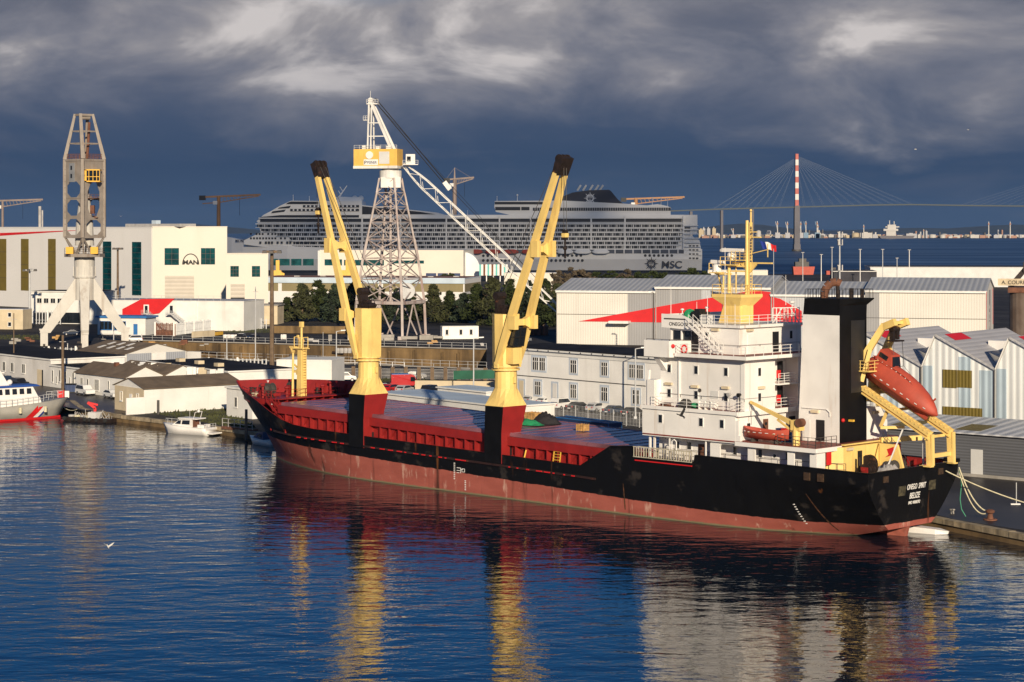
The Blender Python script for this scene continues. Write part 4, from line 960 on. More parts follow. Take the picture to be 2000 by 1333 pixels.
# ------------------------------------------------ free-fall lifeboat ramp and davit
TS = Matrix.Translation((-1.855, 3.6, -.35))
mb = MB(TS)
p0, p1 = (91.9, 15.1), (101.2, 10.25)     # (s, z) of the ramp's upper face
for y in (-1.85, 1.85):
    for dy in (-.28, .28): mb.bar((p0[0], y+dy, p0[1]), (p1[0], y+dy, p1[1]), .2, .42)
    mb.bar((p0[0], y, p0[1]-.5), (p1[0], y, p1[1]-.5), .75, .12)
    for k in range(20):
        u = k/19; mb.box(p0[0]+(p1[0]-p0[0])*u-.06, p0[0]+(p1[0]-p0[0])*u+.06, y-.45, y+.45, p0[1]+(p1[1]-p0[1])*u+.1, p0[1]+(p1[1]-p0[1])*u+.22)
    mb.bar((p1[0]-.2, y, p1[1]+.1), (p1[0]-.05, y, 7.2), .5, .38, up=(0, 1, 0))
    mb.bar((p1[0]+.25, y, p1[1]-.0), (p1[0]+.3, y, 7.2), .2, .38, up=(0, 1, 0))
    mb.bar((p0[0]+.6, y, p0[1]-.2), (p0[0]+.6, y, 8.7), .4, .4, up=(0, 1, 0))
mb.bar((p1[0]-.1, -1.85, 8.1), (p1[0]-.1, 1.85, 8.1), .35, .4)
mb.box(p1[0]-.9, p1[0]+.4, -2.4, -1.8, 7.08, 7.2); mb.box(p1[0]-.9, p1[0]+.4, 1.8, 2.4, 7.08, 7.2)
for u in (.1, .45, .93): mb.bar((p0[0]+(p1[0]-p0[0])*u, -1.85, p0[1]+(p1[1]-p0[1])*u-.7), (p0[0]+(p1[0]-p0[0])*u, 1.85, p0[1]+(p1[1]-p0[1])*u-.7), .25)
mb.bar((96.4, -1.85, 12.6), (95.4, -1.85, 10.6), .25); mb.bar((95.4, -1.85, 10.5), (97.4, -.6, 10.6), .28)
rp = mb.build('lifeboat_ramp', YC, ship)
mb = MB(); mb.T = None
mb.bar((97.5, -2.6, 7.2), (98.9, -2.3, 10.6), .12); mb.build('flagstaff', M['white_paint'], ship)
fl = MB(); fl.prismy([(98.0, 8.9), (97.2, 8.6), (97.4, 8.1), (97.0, 7.8), (97.9, 8.1)], -2.5, -2.46); fl.build('ensign', M['bright_red'], ship)
MB().tube((97.6, 4.0, 5.8), (97.6, 4.0, 9.4), .2).build('vent_pipe', M['ship_white'], ship); MB().tube((96.8, 4.4, 5.8), (96.8, 4.4, 9.6), .12).build('vent_pipe', M['ship_grey'], ship)
# davit arms: two girders leaning aft over the ramp head
mb = MB(TS)
for y in (-2.2, 2.2):
    mb.bar((91.6, y, 14.6), (95.2, y*.5+.2, 20.7), .7, .75, .5, .6); mb.bar((95.2, y*.5+.2, 20.5), (96.5, y*.5+.2, 21.0), .55, .7)
    mb.bar((91.5, y, 12.6), (91.8, y, 15.6), .8, .6, up=(0, 1, 0)); mb.bar((92.4, y-.0, 15.6), (93.9, y*.7, 18.9), .15, .15); mb.bar((93.4, y, 15.0), (94.1, y*.8, 18.2), .28, .4)
mb.bar((94.9, -.9, 20.4), (94.9, 1.3, 20.4), .4); mb.bar((95.9, -.9, 20.9), (95.9, 1.3, 20.9), .3)
mb.box(91.4, 94.6, -2.7, 2.7, 16.0, 16.12); mb.rail([(91.5, -2.6, 16.1), (94.5, -2.6, 16.1), (94.5, 2.6, 16.1), (91.5, 2.6, 16.1)], 1.0, 1.0, .035, 3)
mb.box(92.0, 92.8, -2.8, 2.8, 13.5, 14.2)
dv = mb.build('lifeboat_davit', YC, ship)
b = MB(TS); b.tube((95.6, -.3, 20.2), (95.6, .9, 20.2), .3); b.box(95.2, 96.3, -.5, 1.0, 19.0, 19.15); b.box(95.4, 95.8, -.3, .1, 19.2, 20.2); b.box(95.4, 95.8, .5, .9, 19.2, 20.2); bk = b.build('sheave_block', M['dirty_black'], dv)
b = MB(TS)
b.tube((95.9, -.3, 19.0), (95.9, -.3, 17.0), .02, n=4); b.tube((96.1, .9, 19.0), (96.7, .3, 16.6), .03, n=4); b.tube((96.7, .3, 16.6), (99.9, .8, 12.9), .02, n=4); b.tube((96.7, .3, 16.6), (94.8, .6, 16.2), .02, n=4); b.tube((96.7, .3, 16.6), (94.8, -1.4, 16.0), .02, n=4)
b.build('falls', M['dark_steel'], dv)
# the lifeboat itself: top-level, lying on the ramp
lbt = thing('lifeboat', 'enclosed orange-red free-fall lifeboat nose down on the yellow stern ramp', 'lifeboat')
b = MB(); b.smooth = True; L = 10.0; secs = []
for i, (u, w, h0, h1) in enumerate([(0, .65, .75, 2.0), (.03, 1.05, .35, 2.3), (.12, 1.32, .12, 2.5), (.3, 1.42, 0, 2.6), (.5, 1.42, 0, 2.55), (.65, 1.36, .05, 2.35), (.78, 1.15, .15, 2.05), (.88, .82, .32, 1.7), (.95, .45, .5, 1.35), (1.0, .05, .8, 1.0)]):
    m_ = (h0+h1)/2; ch = h0+(h1-h0)*.36
    secs.append([(u*L, y*w, z) for y, z in ((-.12, h0), (-.62, h0+(ch-h0)*.5), (-1, ch), (-1.03, ch+.08), (-.93, ch+(h1-ch)*.45), (-.55, h1-(h1-ch)*.12), (-.2, h1), (.2, h1), (.55, h1-(h1-ch)*.12), (.93, ch+(h1-ch)*.45), (1.03, ch+.08), (1, ch), (.62, h0+(ch-h0)*.5), (.12, h0))])
b.loft(secs)
b.smooth = False; b.bar((-.05, 0, .2), (L*.9, 0, .1), .3, .3)
b.build('hull', M['orange_boat'], lbt)
b = MB(); b.loft([[(.9, -.85, 2.35), (3.2, -.85, 2.35), (3.2, .85, 2.35), (.9, .85, 2.35)], [(1.0, -.7, 3.35), (2.5, -.7, 3.4), (2.5, .7, 3.4), (1.0, .7, 3.35)]])
con = b.build('conning_tower', M['orange_boat'], lbt)
b = MB(); b.quad((3.15, -.7, 2.55), (3.15, .7, 2.55), (2.66, .62, 3.25), (2.66, -.62, 3.25)); 
for q_ in (0,): pass
b = MB(); b.loft([[(3.17, -.62, 2.5), (3.22, -.62, 2.55), (3.22, .62, 2.55), (3.17, .62, 2.5)], [(2.62, -.55, 3.28), (2.67, -.55, 3.3), (2.67, .55, 3.3), (2.62, .55, 3.28)]])
b.box(1.2, 2.3, -.84, -.74, 2.75, 3.15); b.box(1.2, 2.3, .74, .84, 2.75, 3.15); b.build('tower_window', M['glass_dark'], con)
b = MB()
for k in range(9): u = .1+k*.095; w = lerp_tab([(0,.65),(.12,1.32),(.3,1.42),(.65,1.36),(.78,1.15),(.88,.82)], u); b.box(u*L, u*L+.35, -w*1.045, -w*1.02, 1.05-.1*(u > .6)+.1, 1.12-.1*(u > .6)+.1)
for k in range(9): u = .06+k*.066; b.sphere((u*L, -.8, 2.42-.3*max(0, u-.4)), .06, 6, 4)
b.build('reflective_tape', M['white_paint'], lbt)
b = MB(); b.path([(.6, -.82, 2.5), (3, -.84, 2.55), (5.6, -.8, 2.45), (6.4, -.7, 2.2)], .035); b.build('grab_rail', M['orange_boat'], lbt); MB().bar((8.8, 0, 1.7), (9.0, 0, 2.1), .15).build('bow_hook', M['orange_boat'], lbt)
ang = math.atan2(p1[1]-p0[1], p1[0]-p0[0])
lbt.matrix_world = SM @ TS @ Matrix.Translation((92.1, 0, 15.35)) @ Matrix.Rotation(-ang, 4, 'Y') @ Matrix.Diagonal((.93, 1.05, 1.12, 1))
# ------------------------------------------------ accommodation ladder, deck cargo
mb = MB(); mb.box(69.6, 77.5, -8.28, -8.2, 7.2, 7.28); mb.box(69.6, 77.5, -8.28, -8.2, 6.15, 6.25)
for k in range(24): mb.box(69.65+k*.34, 69.72+k*.34, -8.27, -8.21, 6.25, 7.2)
for k in range(9): mb.box(69.65+k*.9, 69.75+k*.9, -8.28, -7.5, 6.15, 6.22)
mb.rail([(69.6, -7.5, 6.2), (77.5, -7.5, 6.2)], 1.0, .9, .03, 2)
mb.build('accommodation_ladder', mat('gangway', (.5, .46, .36), .5, .2, 1), ship)
mb = MB(); mb.bar((57.6, -7.3, 6.3), (60.0, -7.7, 4.6), .12); mb.bar((57.9, -6.9, 6.6), (60.3, -7.3, 4.8), .1)
def shiploc(o, x, y, z): o.location = SM @ Vector((x, y, z)); o.rotation_euler = (0, 0, SA); return o
b = MB(); random.seed(11)
for dx in (-.5, .5): b.bar((dx, 0, 0), (dx, .3, 1.9), .09)
for k in range(6): b.box(-.5, .5, -.05+k*.05, .06+k*.05, .15+k*.3, .21+k*.3)
o = b.build('ladder', M['yellow_machine']); shiploc(o, 57.6, -7.35, 4.0); tag(o, 'short yellow ladder leaning against the red hatch side', 'ladder')
b = MB(); b.bar((0, 0, 0), (.25, .2, 1.4), .14); o = b.build('prop', M['yellow_machine']); shiploc(o, 52.6, -7.3, 4.1); tag(o, 'single yellow prop leaning in the red hatch side by the aft crane', 'prop')
# wooden crate pallets and tarpaulin heap on the hatch
def crate(L_, W_, H_, name, label, x, y, z, grp=None):
    b = MB()
    for k in range(3): zz = k*H_/3; b.box(0, L_, 0, .05, zz+.03, zz+H_/3-.06); b.box(0, L_, W_-.05, W_, zz+.03, zz+H_/3-.06); b.box(0, .05, .05, W_-.05, zz+.03, zz+H_/3-.06); b.box(L_-.05, L_, .05, W_-.05, zz+.03, zz+H_/3-.06)
    for k in range(4): q_ = k*(L_-.1)/3; b.box(q_, q_+.1, -.04, 0, 0, H_); b.box(q_, q_+.1, W_, W_+.04, 0, H_)
    b.box(.05, L_-.05, .05, W_-.05, .05, H_*.75)
    o = b.build(name, M['wood']); shiploc(o, x, y, z); tag(o, label, 'crate', grp)
HT = lambda s: CT(s)+.34
crate(1.15, .9, .8, 'wooden_crate', 'open slatted wooden crate alone on the aft hatch covers', 53.2, .6, HT(53)+.06)
crate(1.7, 1.2, .9, 'wooden_crate', 'pale wooden crates stacked behind the green net on the hatch covers', 41.5, 4.2, HT(41)+.06)
def heap(name, label, cat, m, x, y, z, L_, W_, H_, seed, n=14):
    rr = random.Random(seed); b = MB(); N_ = 16; b.smooth = True
    g = [[0]*N_ for _ in range(N_)]
    for i in range(N_):
        for j in range(N_):
            u = i/(N_-1)*2-1; v = j/(N_-1)*2-1; r_ = math.hypot(u, v); g[i][j] = max(0, (1-r_**2))*H_*(.8+.45*rr.random()) if r_ < 1 else 0
    vs = [((i/(N_-1)-.5)*L_, (j/(N_-1)-.5)*W_, g[i][j]) for i in range(N_) for j in range(N_)]
    b.add(vs, [(i*N_+j, (i+1)*N_+j, (i+1)*N_+j+1, i*N_+j+1) for i in range(N_-1) for j in range(N_-1) if max(g[i][j], g[i+1][j], g[i][j+1], g[i+1][j+1]) > 0])
    o = b.build(name, m); shiploc(o, x, y, z); tag(o, label, cat)
heap('tarpaulin', 'black tarpaulin heap on the hatch covers, right of the green net', 'tarpaulin', M['black_tarp'], 45.7, 3.4, HT(45)+.03, 3.8, 3.0, 1.15, 4)
heap('tarpaulin', 'small black tarpaulin against the aft crane pedestal', 'tarpaulin', M['black_tarp'], 44.3, .2, HT(42)+.03, 2.2, 2.2, 1.1, 5)
heap('net', 'green cargo net heaped on the hatch covers', 'net', M['green_net'], 45.2, .9, HT(44)+.03, 4.6, 2.3, .55, 6)

heap('tarpaulin', 'crumpled pale grey tarpaulin lying on the stern deck by the winches', 'tarpaulin', mat('canvas', (.45, .43, .42), .9, .25, 2), 96.4, -1.0, 5.8, 3.4, 3.0, 1.1, 9)
# ================================================================== NEAR AND MIDDLE BUILDINGS
def perp(u): u = Vector((u[0], u[1])).normalized(); return u, Vector((-u.y, u.x))
class Bld:
    "building frame: x along the front, y away from the camera, z up from the ground"
    def __init__(s, name, label, cat, O, u, L, Wd, H, wall, group=None):
        s.u, s.v = perp(u); s.O = Vector((O[0], O[1])); s.L, s.W, s.H = L, Wd, H
        s.root = thing(name, label, cat, (O[0], O[1], 1.1), math.atan2(s.u.y, s.u.x), group); s.wm = M[wall]
    def X(s, px):            # local x on the front wall seen at a photo column
        return run(s.O, s.u, px)
    def Zf(s, px, py):       # local height on the front wall at a photo point
        x = s.X(px); D = s.O.y+s.u.y*x; return CAMZ-(py-HY)*D/FPX-1.1
    def walls(s, m=None, name='wall'):
        return MB().box(0, s.L, 0, s.W, 0, s.H).build(name, m or s.wm, s.root)
    def flat(s, m='tar_roof', t=.25, over=.25, trim=None):
        r = MB().box(-over, s.L+over, -over, s.W+over, s.H, s.H+t).build('roof', M[trim or 'render_white'], s.root)
        MB().box(-over+.2, s.L+over-.2, -over+.2, s.W+over-.2, s.H+t+.003, s.H+t+.03).build('roofing', M[m], r)
        return r
    def gable_x(s, rise, m, over=.4, t=.12, y0=None, y1=None, asym=.5, wall=True):
        "ridge along x"
        y0 = 0 if y0 is None else y0; y1 = s.W if y1 is None else y1; ym = y0+(y1-y0)*asym; k = rise/(ym-y0); k2 = rise/(y1-ym)
        if wall: MB().prismx([(y0+.02, s.H), (y1-.02, s.H), (ym, s.H+rise-.02)], .02, s.L-.02).build('gable_wall', s.wm, s.root)
        b = MB(); b.prismx([(y0-over, s.H-over*k+.01), (ym, s.H+rise+.01), (y1+over, s.H-over*k2+.01), (y1+over, s.H-over*k2+t), (ym, s.H+rise+t), (y0-over, s.H-over*k+t)], -over*.6, s.L+over*.6)
        return b.build('roof', M[m], s.root)
    def gable_y(s, rise, m, over=.4, t=.12, wall=True):
        k = rise/(s.L/2)
        if wall: MB().prismy([(.02, s.H), (s.L/2, s.H+rise-.02), (s.L-.02, s.H)], .02, s.W-.02).build('gable_wall', s.wm, s.root)
        b = MB(); x1 = s.L; b.prismy([(-over, s.H-over*k+.01), (-over, s.H-over*k+t), (s.L/2, s.H+rise+t), (x1+over, s.H-over*k+t), (x1+over, s.H-over*k+.01), (s.L/2, s.H+rise+.01)], -over*.6, s.W+over*.6)
        return b.build('roof', M[m], s.root)
    def fm(s, side):
        if side == 'f': return Matrix(((1, 0, 0, 0), (0, -1, 0, 0), (0, 0, 1, 0), (0, 0, 0, 1)))
        if side == 'l': return Matrix(((0, -1, 0, 0), (-1, 0, 0, s.W), (0, 0, 1, 0), (0, 0, 0, 1)))   # a from back to front
        if side == 'r': return Matrix(((0, 1, 0, s.L), (1, 0, 0, 0), (0, 0, 1, 0), (0, 0, 0, 1)))
    def win(s, x0, x1, z0, z1, fr='render_white', gl='glass_dark', fw=.12, mull=1, trans=0, sill=True, side='f', name='window', proud=.06):
        T = s.fm(side); b = MB(T)
        for q in ((x0-fw, x1+fw, z1, z1+fw), (x0-fw, x1+fw, z0-fw, z0), (x0-fw, x0, z0, z1), (x1, x1+fw, z0, z1)): b.box(q[0], q[1], -.0, proud, q[2], q[3])
        for k in range(mull): xx = x0+(x1-x0)*(k+1)/(mull+1); b.box(xx-.035, xx+.035, .012, .045, z0, z1)
        if trans: zz = z0+(z1-z0)*trans; b.box(x0, x1, .012, .044, zz-.035, zz+.035)
        if sill: b.box(x0-fw*1.3, x1+fw*1.3, 0, proud+.1, z0-fw-.08, z0-fw+.01)
        f = b.build(name, M[fr], s.root); MB(T).box(x0, x1, .003, .012, z0, z1).build('pane', M[gl], f); return f
    def panel(s, x0, x1, z0, z1, m, name='door', side='f', t=.04):
        return MB(s.fm(side)).box(x0, x1, .003, t, z0, z1).build(name, M[m], s.root)
    def poly(s, pts, m, name, side='f', t=.05):
        b = MB(s.fm(side)); b.prismy(pts, 0.003, t); return b.build(name, m, s.root)
def mitre(a, b): return a
# --- left row along the basin
o = Vector((-84, 373)); u = Vector((.625, -.78)).normalized()
A_ = Bld('harbour_office', 'long low white building with a black flat roof at the left edge', 'building', o-u*44, u, 44, 15, 4.8, 'render_grey'); A_.walls(); A_.flat()
for px in (8, 24, 46): x = A_.X(px); A_.win(x-.6, x+.6, 1.9, 3.5, mull=1)
x = A_.X(79); A_.panel(x-1.3, x+.6, 0, 2.9, 'beige_wall'); A_.panel(x+.62, x+1.1, 0, 2.9, 'glass_dark', 'doorway')
B_ = Bld('annex', 'white annex with tall narrow windows beside the wooden pole', 'building', o+u*.03, u, 13.5, 8, 3.8, 'render_white'); B_.walls(); B_.flat()
for px, w, z0, z1 in ((103, .5, 1.0, 3.0), (110.5, .35, .8, 2.0), (117, .6, 1.2, 3.2), (128, .45, 1.2, 3.1), (136.5, .4, .6, 2.1), (143, .6, .9, 3.0)): x = B_.X(px); B_.win(x-w/2, x+w/2, z0, z1, mull=0)
B2 = Bld('flat_store', 'pale low building with grey flat roof behind the white annex', 'building', o+Vector((8, 9.5)), u, 12, 9, 3.3, 'render_white'); B2.walls(); B2.flat('light_blue')
C_ = Bld('brown_roof_house', 'low white house with two brown ridged roofs behind the parked white cars', 'house', (-76.9, 361), (.638, -.77), 18, 14.5, 3.6, 'render_white'); C_.walls()
C_.gable_x(1.6, 'brown_roof', y0=0, y1=7.2); C_.gable_x(1.5, 'brown_roof', y0=7.4, y1=14.5)
for px, w, z0, z1, mu in ((159.5, .8, 1.0, 2.6, 1), (171.5, .5, 1.5, 2.5, 0), (189, 1.5, .8, 2.6, 3), (212, .4, .3, 2.6, 0), (236, 1.6, .8, 2.5, 2)): x = C_.X(px); C_.win(x-w/2, x+w/2, z0, z1, mull=mu)
MB().box(9, 9.7, 2.6, 3.3, 4.0, 5.6).build('chimney', M['rust_brown'], C_.root)
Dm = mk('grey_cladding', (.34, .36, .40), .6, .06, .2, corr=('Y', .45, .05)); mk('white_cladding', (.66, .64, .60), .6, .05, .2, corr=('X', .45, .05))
D_ = Bld('grey_gable_shed', 'metal shed with a brown roof carrying rows of white skylights and a grey gable', 'shed', (-87.4, 412.6), (.686, -.727), 17.3, 14.3, 4.3, 'white_cladding'); D_.walls()
D_.gable_x(1.75, 'brown_roof')
for i, (fx, rows) in enumerate(((.22, 2), (.42, 2), (.62, 2), (.80, 1))):
    for j in range(rows):
        yy = 2.0+j*2.3; zz = 4.3+1.75*yy/7.15+.16; b = MB(); k = 1.75/7.15; x = 17.3*fx
        b.loft([[(x, yy, zz), (x+1.0, yy, zz), (x+1.0, yy, zz+.06), (x, yy, zz+.06)], [(x, yy+1.6, zz+1.6*k), (x+1.0, yy+1.6, zz+1.6*k), (x+1.0, yy+1.6, zz+1.6*k+.06), (x, yy+1.6, zz+1.6*k+.06)]]); b.build('skylight', M['white_paint'], D_.root)
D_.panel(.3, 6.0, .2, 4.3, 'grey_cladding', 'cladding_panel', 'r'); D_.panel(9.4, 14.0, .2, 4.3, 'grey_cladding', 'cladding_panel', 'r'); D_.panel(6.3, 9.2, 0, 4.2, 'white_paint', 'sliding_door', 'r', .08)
E_ = Bld('long_quay_shed', 'long white quayside shed with a single brown roof beside the motor yacht', 'shed', (-57.3, 319), (.79, .61), 17.5, 10, 3.9, 'render_white'); E_.walls()
E_.gable_x(1.3, 'brown_roof'); E_.panel(.05, 9.95, 0, 3.85, 'beige_wall', 'end_wall', 'l', .03)
E_.win(2.0, 2.7, 1.6, 2.9, mull=0, side='l', proud=.1); E_.win(7.6, 8.2, 1.2, 2.9, mull=0, side='l', proud=.1); MB(E_.fm('l')).box(5.2, 6.1, .04, .12, 0, 2.8).build('door', M['render_white'], E_.root)
MB().box(-3.2, 0, -.3, -.1, 0, 2.6).build('gate_panel', M['white_paint'], E_.root)
F_ = Bld('white_hut', 'small white flat-roofed hut on the grass left of the bow', 'hut', (-43.9, 315), (.66, -.75), 7, 7, 4.3, 'render_white'); F_.walls(); F_.flat('render_white')
F_.win(2.2, 2.9, 1.6, 3.0, mull=0)
G_ = Bld('white_box_building', 'white box-shaped building behind the foremast', 'building', (-42.2, 367), (.985, -.17), 10.2, 9, 5.1, 'render_white'); G_.walls(); G_.flat('render_white', over=.02)
for px in (551, 563): x = G_.X(px); G_.win(x-.4, x+.4, 1.7, 3.5, mull=0)
H_ = Bld('black_roof_hall', 'wide low hall with a black flat roof edged in white behind the brown roofed shed', 'hall', (-67.7, 380), (.56, -.83), 34, 13, 4.1, 'render_white'); H_.walls(); H_.flat()
for x in (6, 14, 22): MB().box(x, x+1.6, 3, 4.2, 4.4, 5.0).build('roof_vent', M['beige_wall'], H_.root)
# --- office building
ou = (.645, -.765); OF = Bld('quay_office', 'two-storey pale rendered office with grey framed windows behind the hatch covers', 'office building', (.7, 338.5), ou, 36, 12.5, 8.9, 'office_wall'); OF.walls()
r = MB().box(-.5, 36.5, -.55, 13, 8.9, 9.15).build('roof', M['render_white'], OF.root); MB().prismx([(-.3, 9.153), (12.8, 9.153), (12.8, 9.3), (6, 9.7), (-.3, 9.3)], -.3, 36.3).build('roofing', M['tar_roof'], r)
MB().box(-.1, 36.1, -.12, -.01, 8.2, 8.9).build('cornice', M['render_white'], OF.root)
MB().box(-.02, 36.1, -.06, -.003, 4.55, 4.68).build('string_course', M['dark_steel'], OF.root)
mk('window_surround', (.50, .56, .64), .8, .1, .5)
for px, lo, w, pair in ((1053, 1, 2.9, 1), (1120.5, 1, 1.3, 0), (1181, 1, 1.3, 0), (1243, 1, 2.9, 1), (1051, 0, 1.3, 0), (1120.5, 0, 1.3, 0), (1181, 0, 1.3, 0), (1242.5, 0, 1.3, 0)):
    x = OF.X(px); z0, z1 = (5.75, 7.75) if lo else (1.75, 3.85)
    OF.panel(x-w/2-.45, x+w/2+.45, z0-.35, z1+.4, 'window_surround', 'surround', t=.05)
    for cx in ((x-.85, x+.85) if pair else (x,)):
        T = Matrix.Translation((0, -.05, 0)) @ OF.fm('f'); b = MB(T); x0, x1 = cx-.7, cx+.7
        for q in ((x0-.05, x1+.05, z1, z1+.05), (x0-.05, x1+.05, z0-.05, z0), (x0-.05, x0, z0, z1), (x1, x1+.05, z0, z1)): b.box(q[0], q[1], 0, .06, q[2], q[3])
        for k in (1, 2): xx = x0+(x1-x0)*k/3; b.box(xx-.035, xx+.035, .012, .05, z0, z1)
        b.box(x0, x1, .012, .05, z0+1.35, z0+1.44)
        f = b.build('window', M['white_paint'], OF.root); MB(T).box(x0, x1, .004, .012, z0, z1).build('pane', M['glass_dark'], f)
for px in (1019, 1084): x = OF.X(px); OF.panel(x-.9, x+.9, 1.2 if px > 1050 else 0, 4.1, 'window_surround', 'surround', t=.05); MB(OF.fm('f')).box(x-.5, x+.5, .053, .09, 1.5 if px > 1050 else .1, 3.8).build('door' if px < 1050 else 'shutter', M['beige_wall' if px < 1050 else 'render_grey'], OF.root)
for k in range(14): MB().box(.8+k*2.6, 1.0+k*2.6, -.62, -.553, 8.95, 9.1).build('roof_drain', M['black'], OF.root)
# --- sawtooth sheds and the grey lean-to in front
su, sv_ = perp((.8, -.6)); P2 = Vector((54.1, 261.6))
mk('stripe_cladding', (.74, .76, .76), .55, .04, .2, corr=('X', .9, .1)); mk('stripe_blue', (.42, .52, .60), .55, .05, .3, corr=('X', .9, .1)); mk('grey_roof', (.40, .40, .43), .6, .05, .2, corr=('X', .8, .04)); mk('olive_panel', (.17, .125, .02), .6, .1, .4, corr=('X', .45, .06))
mk('stripe_roof', (.52, .53, .56), .5, .06, .15, corr=('X', 1.6, .14))
LBL = ['striped white and pale blue sawtooth shed hidden in part by the funnel', 'striped sawtooth shed with two olive panels on its front', 'striped sawtooth shed cut off by the right edge']
for i, k in enumerate((-1, 0, 1)):
    p = P2+su*10*k; root = thing('sawtooth_shed', LBL[i], 'shed', (p.x, p.y, 1.1), math.atan2(su.y, su.x), 'sawtooth roofed sheds')
    Zp, Zv = 15.1, 11.1
    x0, x1 = -1.85, 8.1
    MB().prismy([(x0, 0), (x1, 0), (x1, Zv), (0, Zp), (x0, Zv)], 0, 22).build('wall', M['stripe_cladding'], root)
    b = MB(); b.prismy([(-.05, Zp+.02), (-.05, Zp+.2), (x1-.05, Zv+.2), (x1-.05, Zv+.02)], -.35, 22.3); b.build('roof', M['stripe_roof' if 0 else 'grey_roof'], root)
    b = MB(); b.prismy([(x0+.02, Zv+.02), (x0+.02, Zv+.2), (-.08, Zp+.2), (-.08, Zp+.02)], -.3, 22.3); b.build('steep_roof', M['white_paint'], root)
    fz = (Zp-Zv)/8.1
    def slope(x, y, up=.22): return (x, y, Zp-x*fz+up)
    b = MB(); b.quad(slope(.1, 2.5), slope(1.6, 2.5), slope(1.6, 7.5), slope(.1, 7.5)); b.build('red_roof_panel', M['bright_red'], root)
    b = MB(); b.quad(slope(7.9, 1.5), slope(7.9, 6.5), slope(4.6, 5.5)); b.build('dark_roof_triangle', M['glass_dark'], root)  # dark glossy triangle lying on the long slope beside the valley
    b = MB(); b.box(3.2, 5.4, 9, 12, Zp-4.4*fz, Zp-3.2*fz+.75); b.build('roof_box', M['white_paint'], root)
    def fp(name, a, b_, z0, z1, m): return MB().box(a, b_, -.06, -.003, z0, z1).build(name, M[m], root)
    fp('blue_strip', -1.7, -.4, 0, 11.3, 'stripe_blue'); fp('blue_strip', 3.2, 4.8, 0, 12.6, 'stripe_blue')
    if k == 0:
        fp('blue_strip', 6.0, 8.05, 3, 11.0, 'stripe_blue'); b = MB().box(1.0, 2.9, -.1, -.003, 8.6, 10.9).build('olive_window', M['olive_panel'], root); MB().box(1.0, 6.4, -.1, -.003, 3.6, 6.2).build('olive_window', M['olive_panel'], root); MB().box(3.0, 5.0, -.1, -.063, 8.7, 10.9).build('olive_window', M['olive_panel'], root)
    b = MB(); b.bar((x0, -.12, Zv+.1), (0, -.12, Zp+.15), .1, .25); b.bar((0, -.12, Zp+.15), (x1, -.12, Zv+.1), .1, .25); b.build('bargeboard', M['steel'], root)
    MB().tube((x1-.05, -.2, 0), (x1-.05, -.2, Zv), .1).build('downpipe', M['dark_steel'], root)
lu, lv = perp((.766, -.643)); p = Vector((51.6, 239.8))-lu*16
mk('dark_cladding', (.115, .12, .135), .55, .06, .2, corr=('Z', .34, .05))
LS = Bld('grey_lean_to', 'long dark grey clad shed with a low ribbed roof on the quay behind the stern', 'shed', p, lu, 60, 11, 5.0, 'dark_cladding'); LS.walls()
b = MB(); b.prismx([(-.5, 4.95), (11.3, 5.7), (11.3, 5.85), (-.5, 5.1)], -.4, 60.4); b.build('roof', M['stripe_roof'], LS.root)
for x in (7, 15.5, 24.5, 33): b = MB(); b.quad((x, 1.2, 5.22), (x+3.4, 1.2, 5.22), (x+3.4, 5.8, 5.52), (x, 5.8, 5.52)); b.build('rooflight_sheet', M['olive_panel'], LS.root)
x = LS.X(1908); MB().box(x-.75, x+.75, -.08, -.003, .2, 3.2).build('door', M['ship_grey'], LS.root); MB().box(0, 60, -.15, -.003, 0, .35).build('plinth', M['grey_concrete'], LS.root)
# --- big warehouses
wu = Vector((.96, -.28)).normalized(); WO = Vector((11.1, 511.5))
mk('wh_white', (.72, .69, .63), .6, .05, .1, streak=.25, sc=(.45, .42, .36), ss=.3, corr=('X', .62, .02)); mk('wh_grey', (.33, .33, .34), .6, .06, .1, streak=.3, sc=(.2, .19, .18), ss=.3, corr=('X', .62, .02)); mk('wh_lgrey', (.48, .50, .53), .6, .03, .1, corr=('X', .62, .02)); mk('wh_roof', (.44, .455, .48), .5, .07, .1, streak=0, corr=('X', 1.3, .12))
def LW(px): return run(WO, wu, px)
spec = [('warehouse', 'large white warehouse with a grey end bay, leftmost of the ribbed-roof row', 1087, 1280, 13.3, 15.9, 'wh_white', [(1226, 1280, 'wh_grey')]),
        ('warehouse', 'grey warehouse carrying most of the red triangle behind the ship mast', 1280, 1506, 14.4, 16.9, 'wh_grey', [(1370, 1470, 'wh_lgrey')]),
        ('warehouse', 'lower grey warehouse right behind the funnel', 1506, 1690, 12.8, 15.5, 'wh_lgrey', [(1650, 1690, 'wh_grey')]),
        ('warehouse', 'white gabled warehouse with grey left bay, rightmost of the ribbed-roof row', 1690, 1926, 14.0, 16.6, 'wh_white', [(1690, 1718, 'wh_grey')])]
WB = []
for nm, lb, a, b_, h, hr, m, extra in spec:
    xa = LW(a); xb = LW(b_); o = WO+wu*xa
    w = Bld(nm, lb, 'warehouse', o, wu, xb-xa-.05, 32, h, m, 'ribbed-roof warehouses'); w.walls(); rf = w.gable_x(hr-h, 'wh_roof', over=.5, t=.2)
    for ea, eb, em in extra: w.panel(w.X(ea)+.02, w.X(eb)-.05, 0, h-.15, em, 'cladding_bay', t=.06)
    MB().box(-.1, w.L+.1, -.62, -.4, h-.45, h+.0).build('gutter', M['white_paint'], w.root)
    b = MB(); b.box(0, w.L, -.1, -.063, 7.4, 7.52); b.build('joint_line', M['dark_steel'], w.root)
    MB().tube((.15, -.25, 0), (.15, -.25, h-.3), .12).build('downpipe', M['steel'], w.root)
    WB.append(w)
RED = M['bright_red']
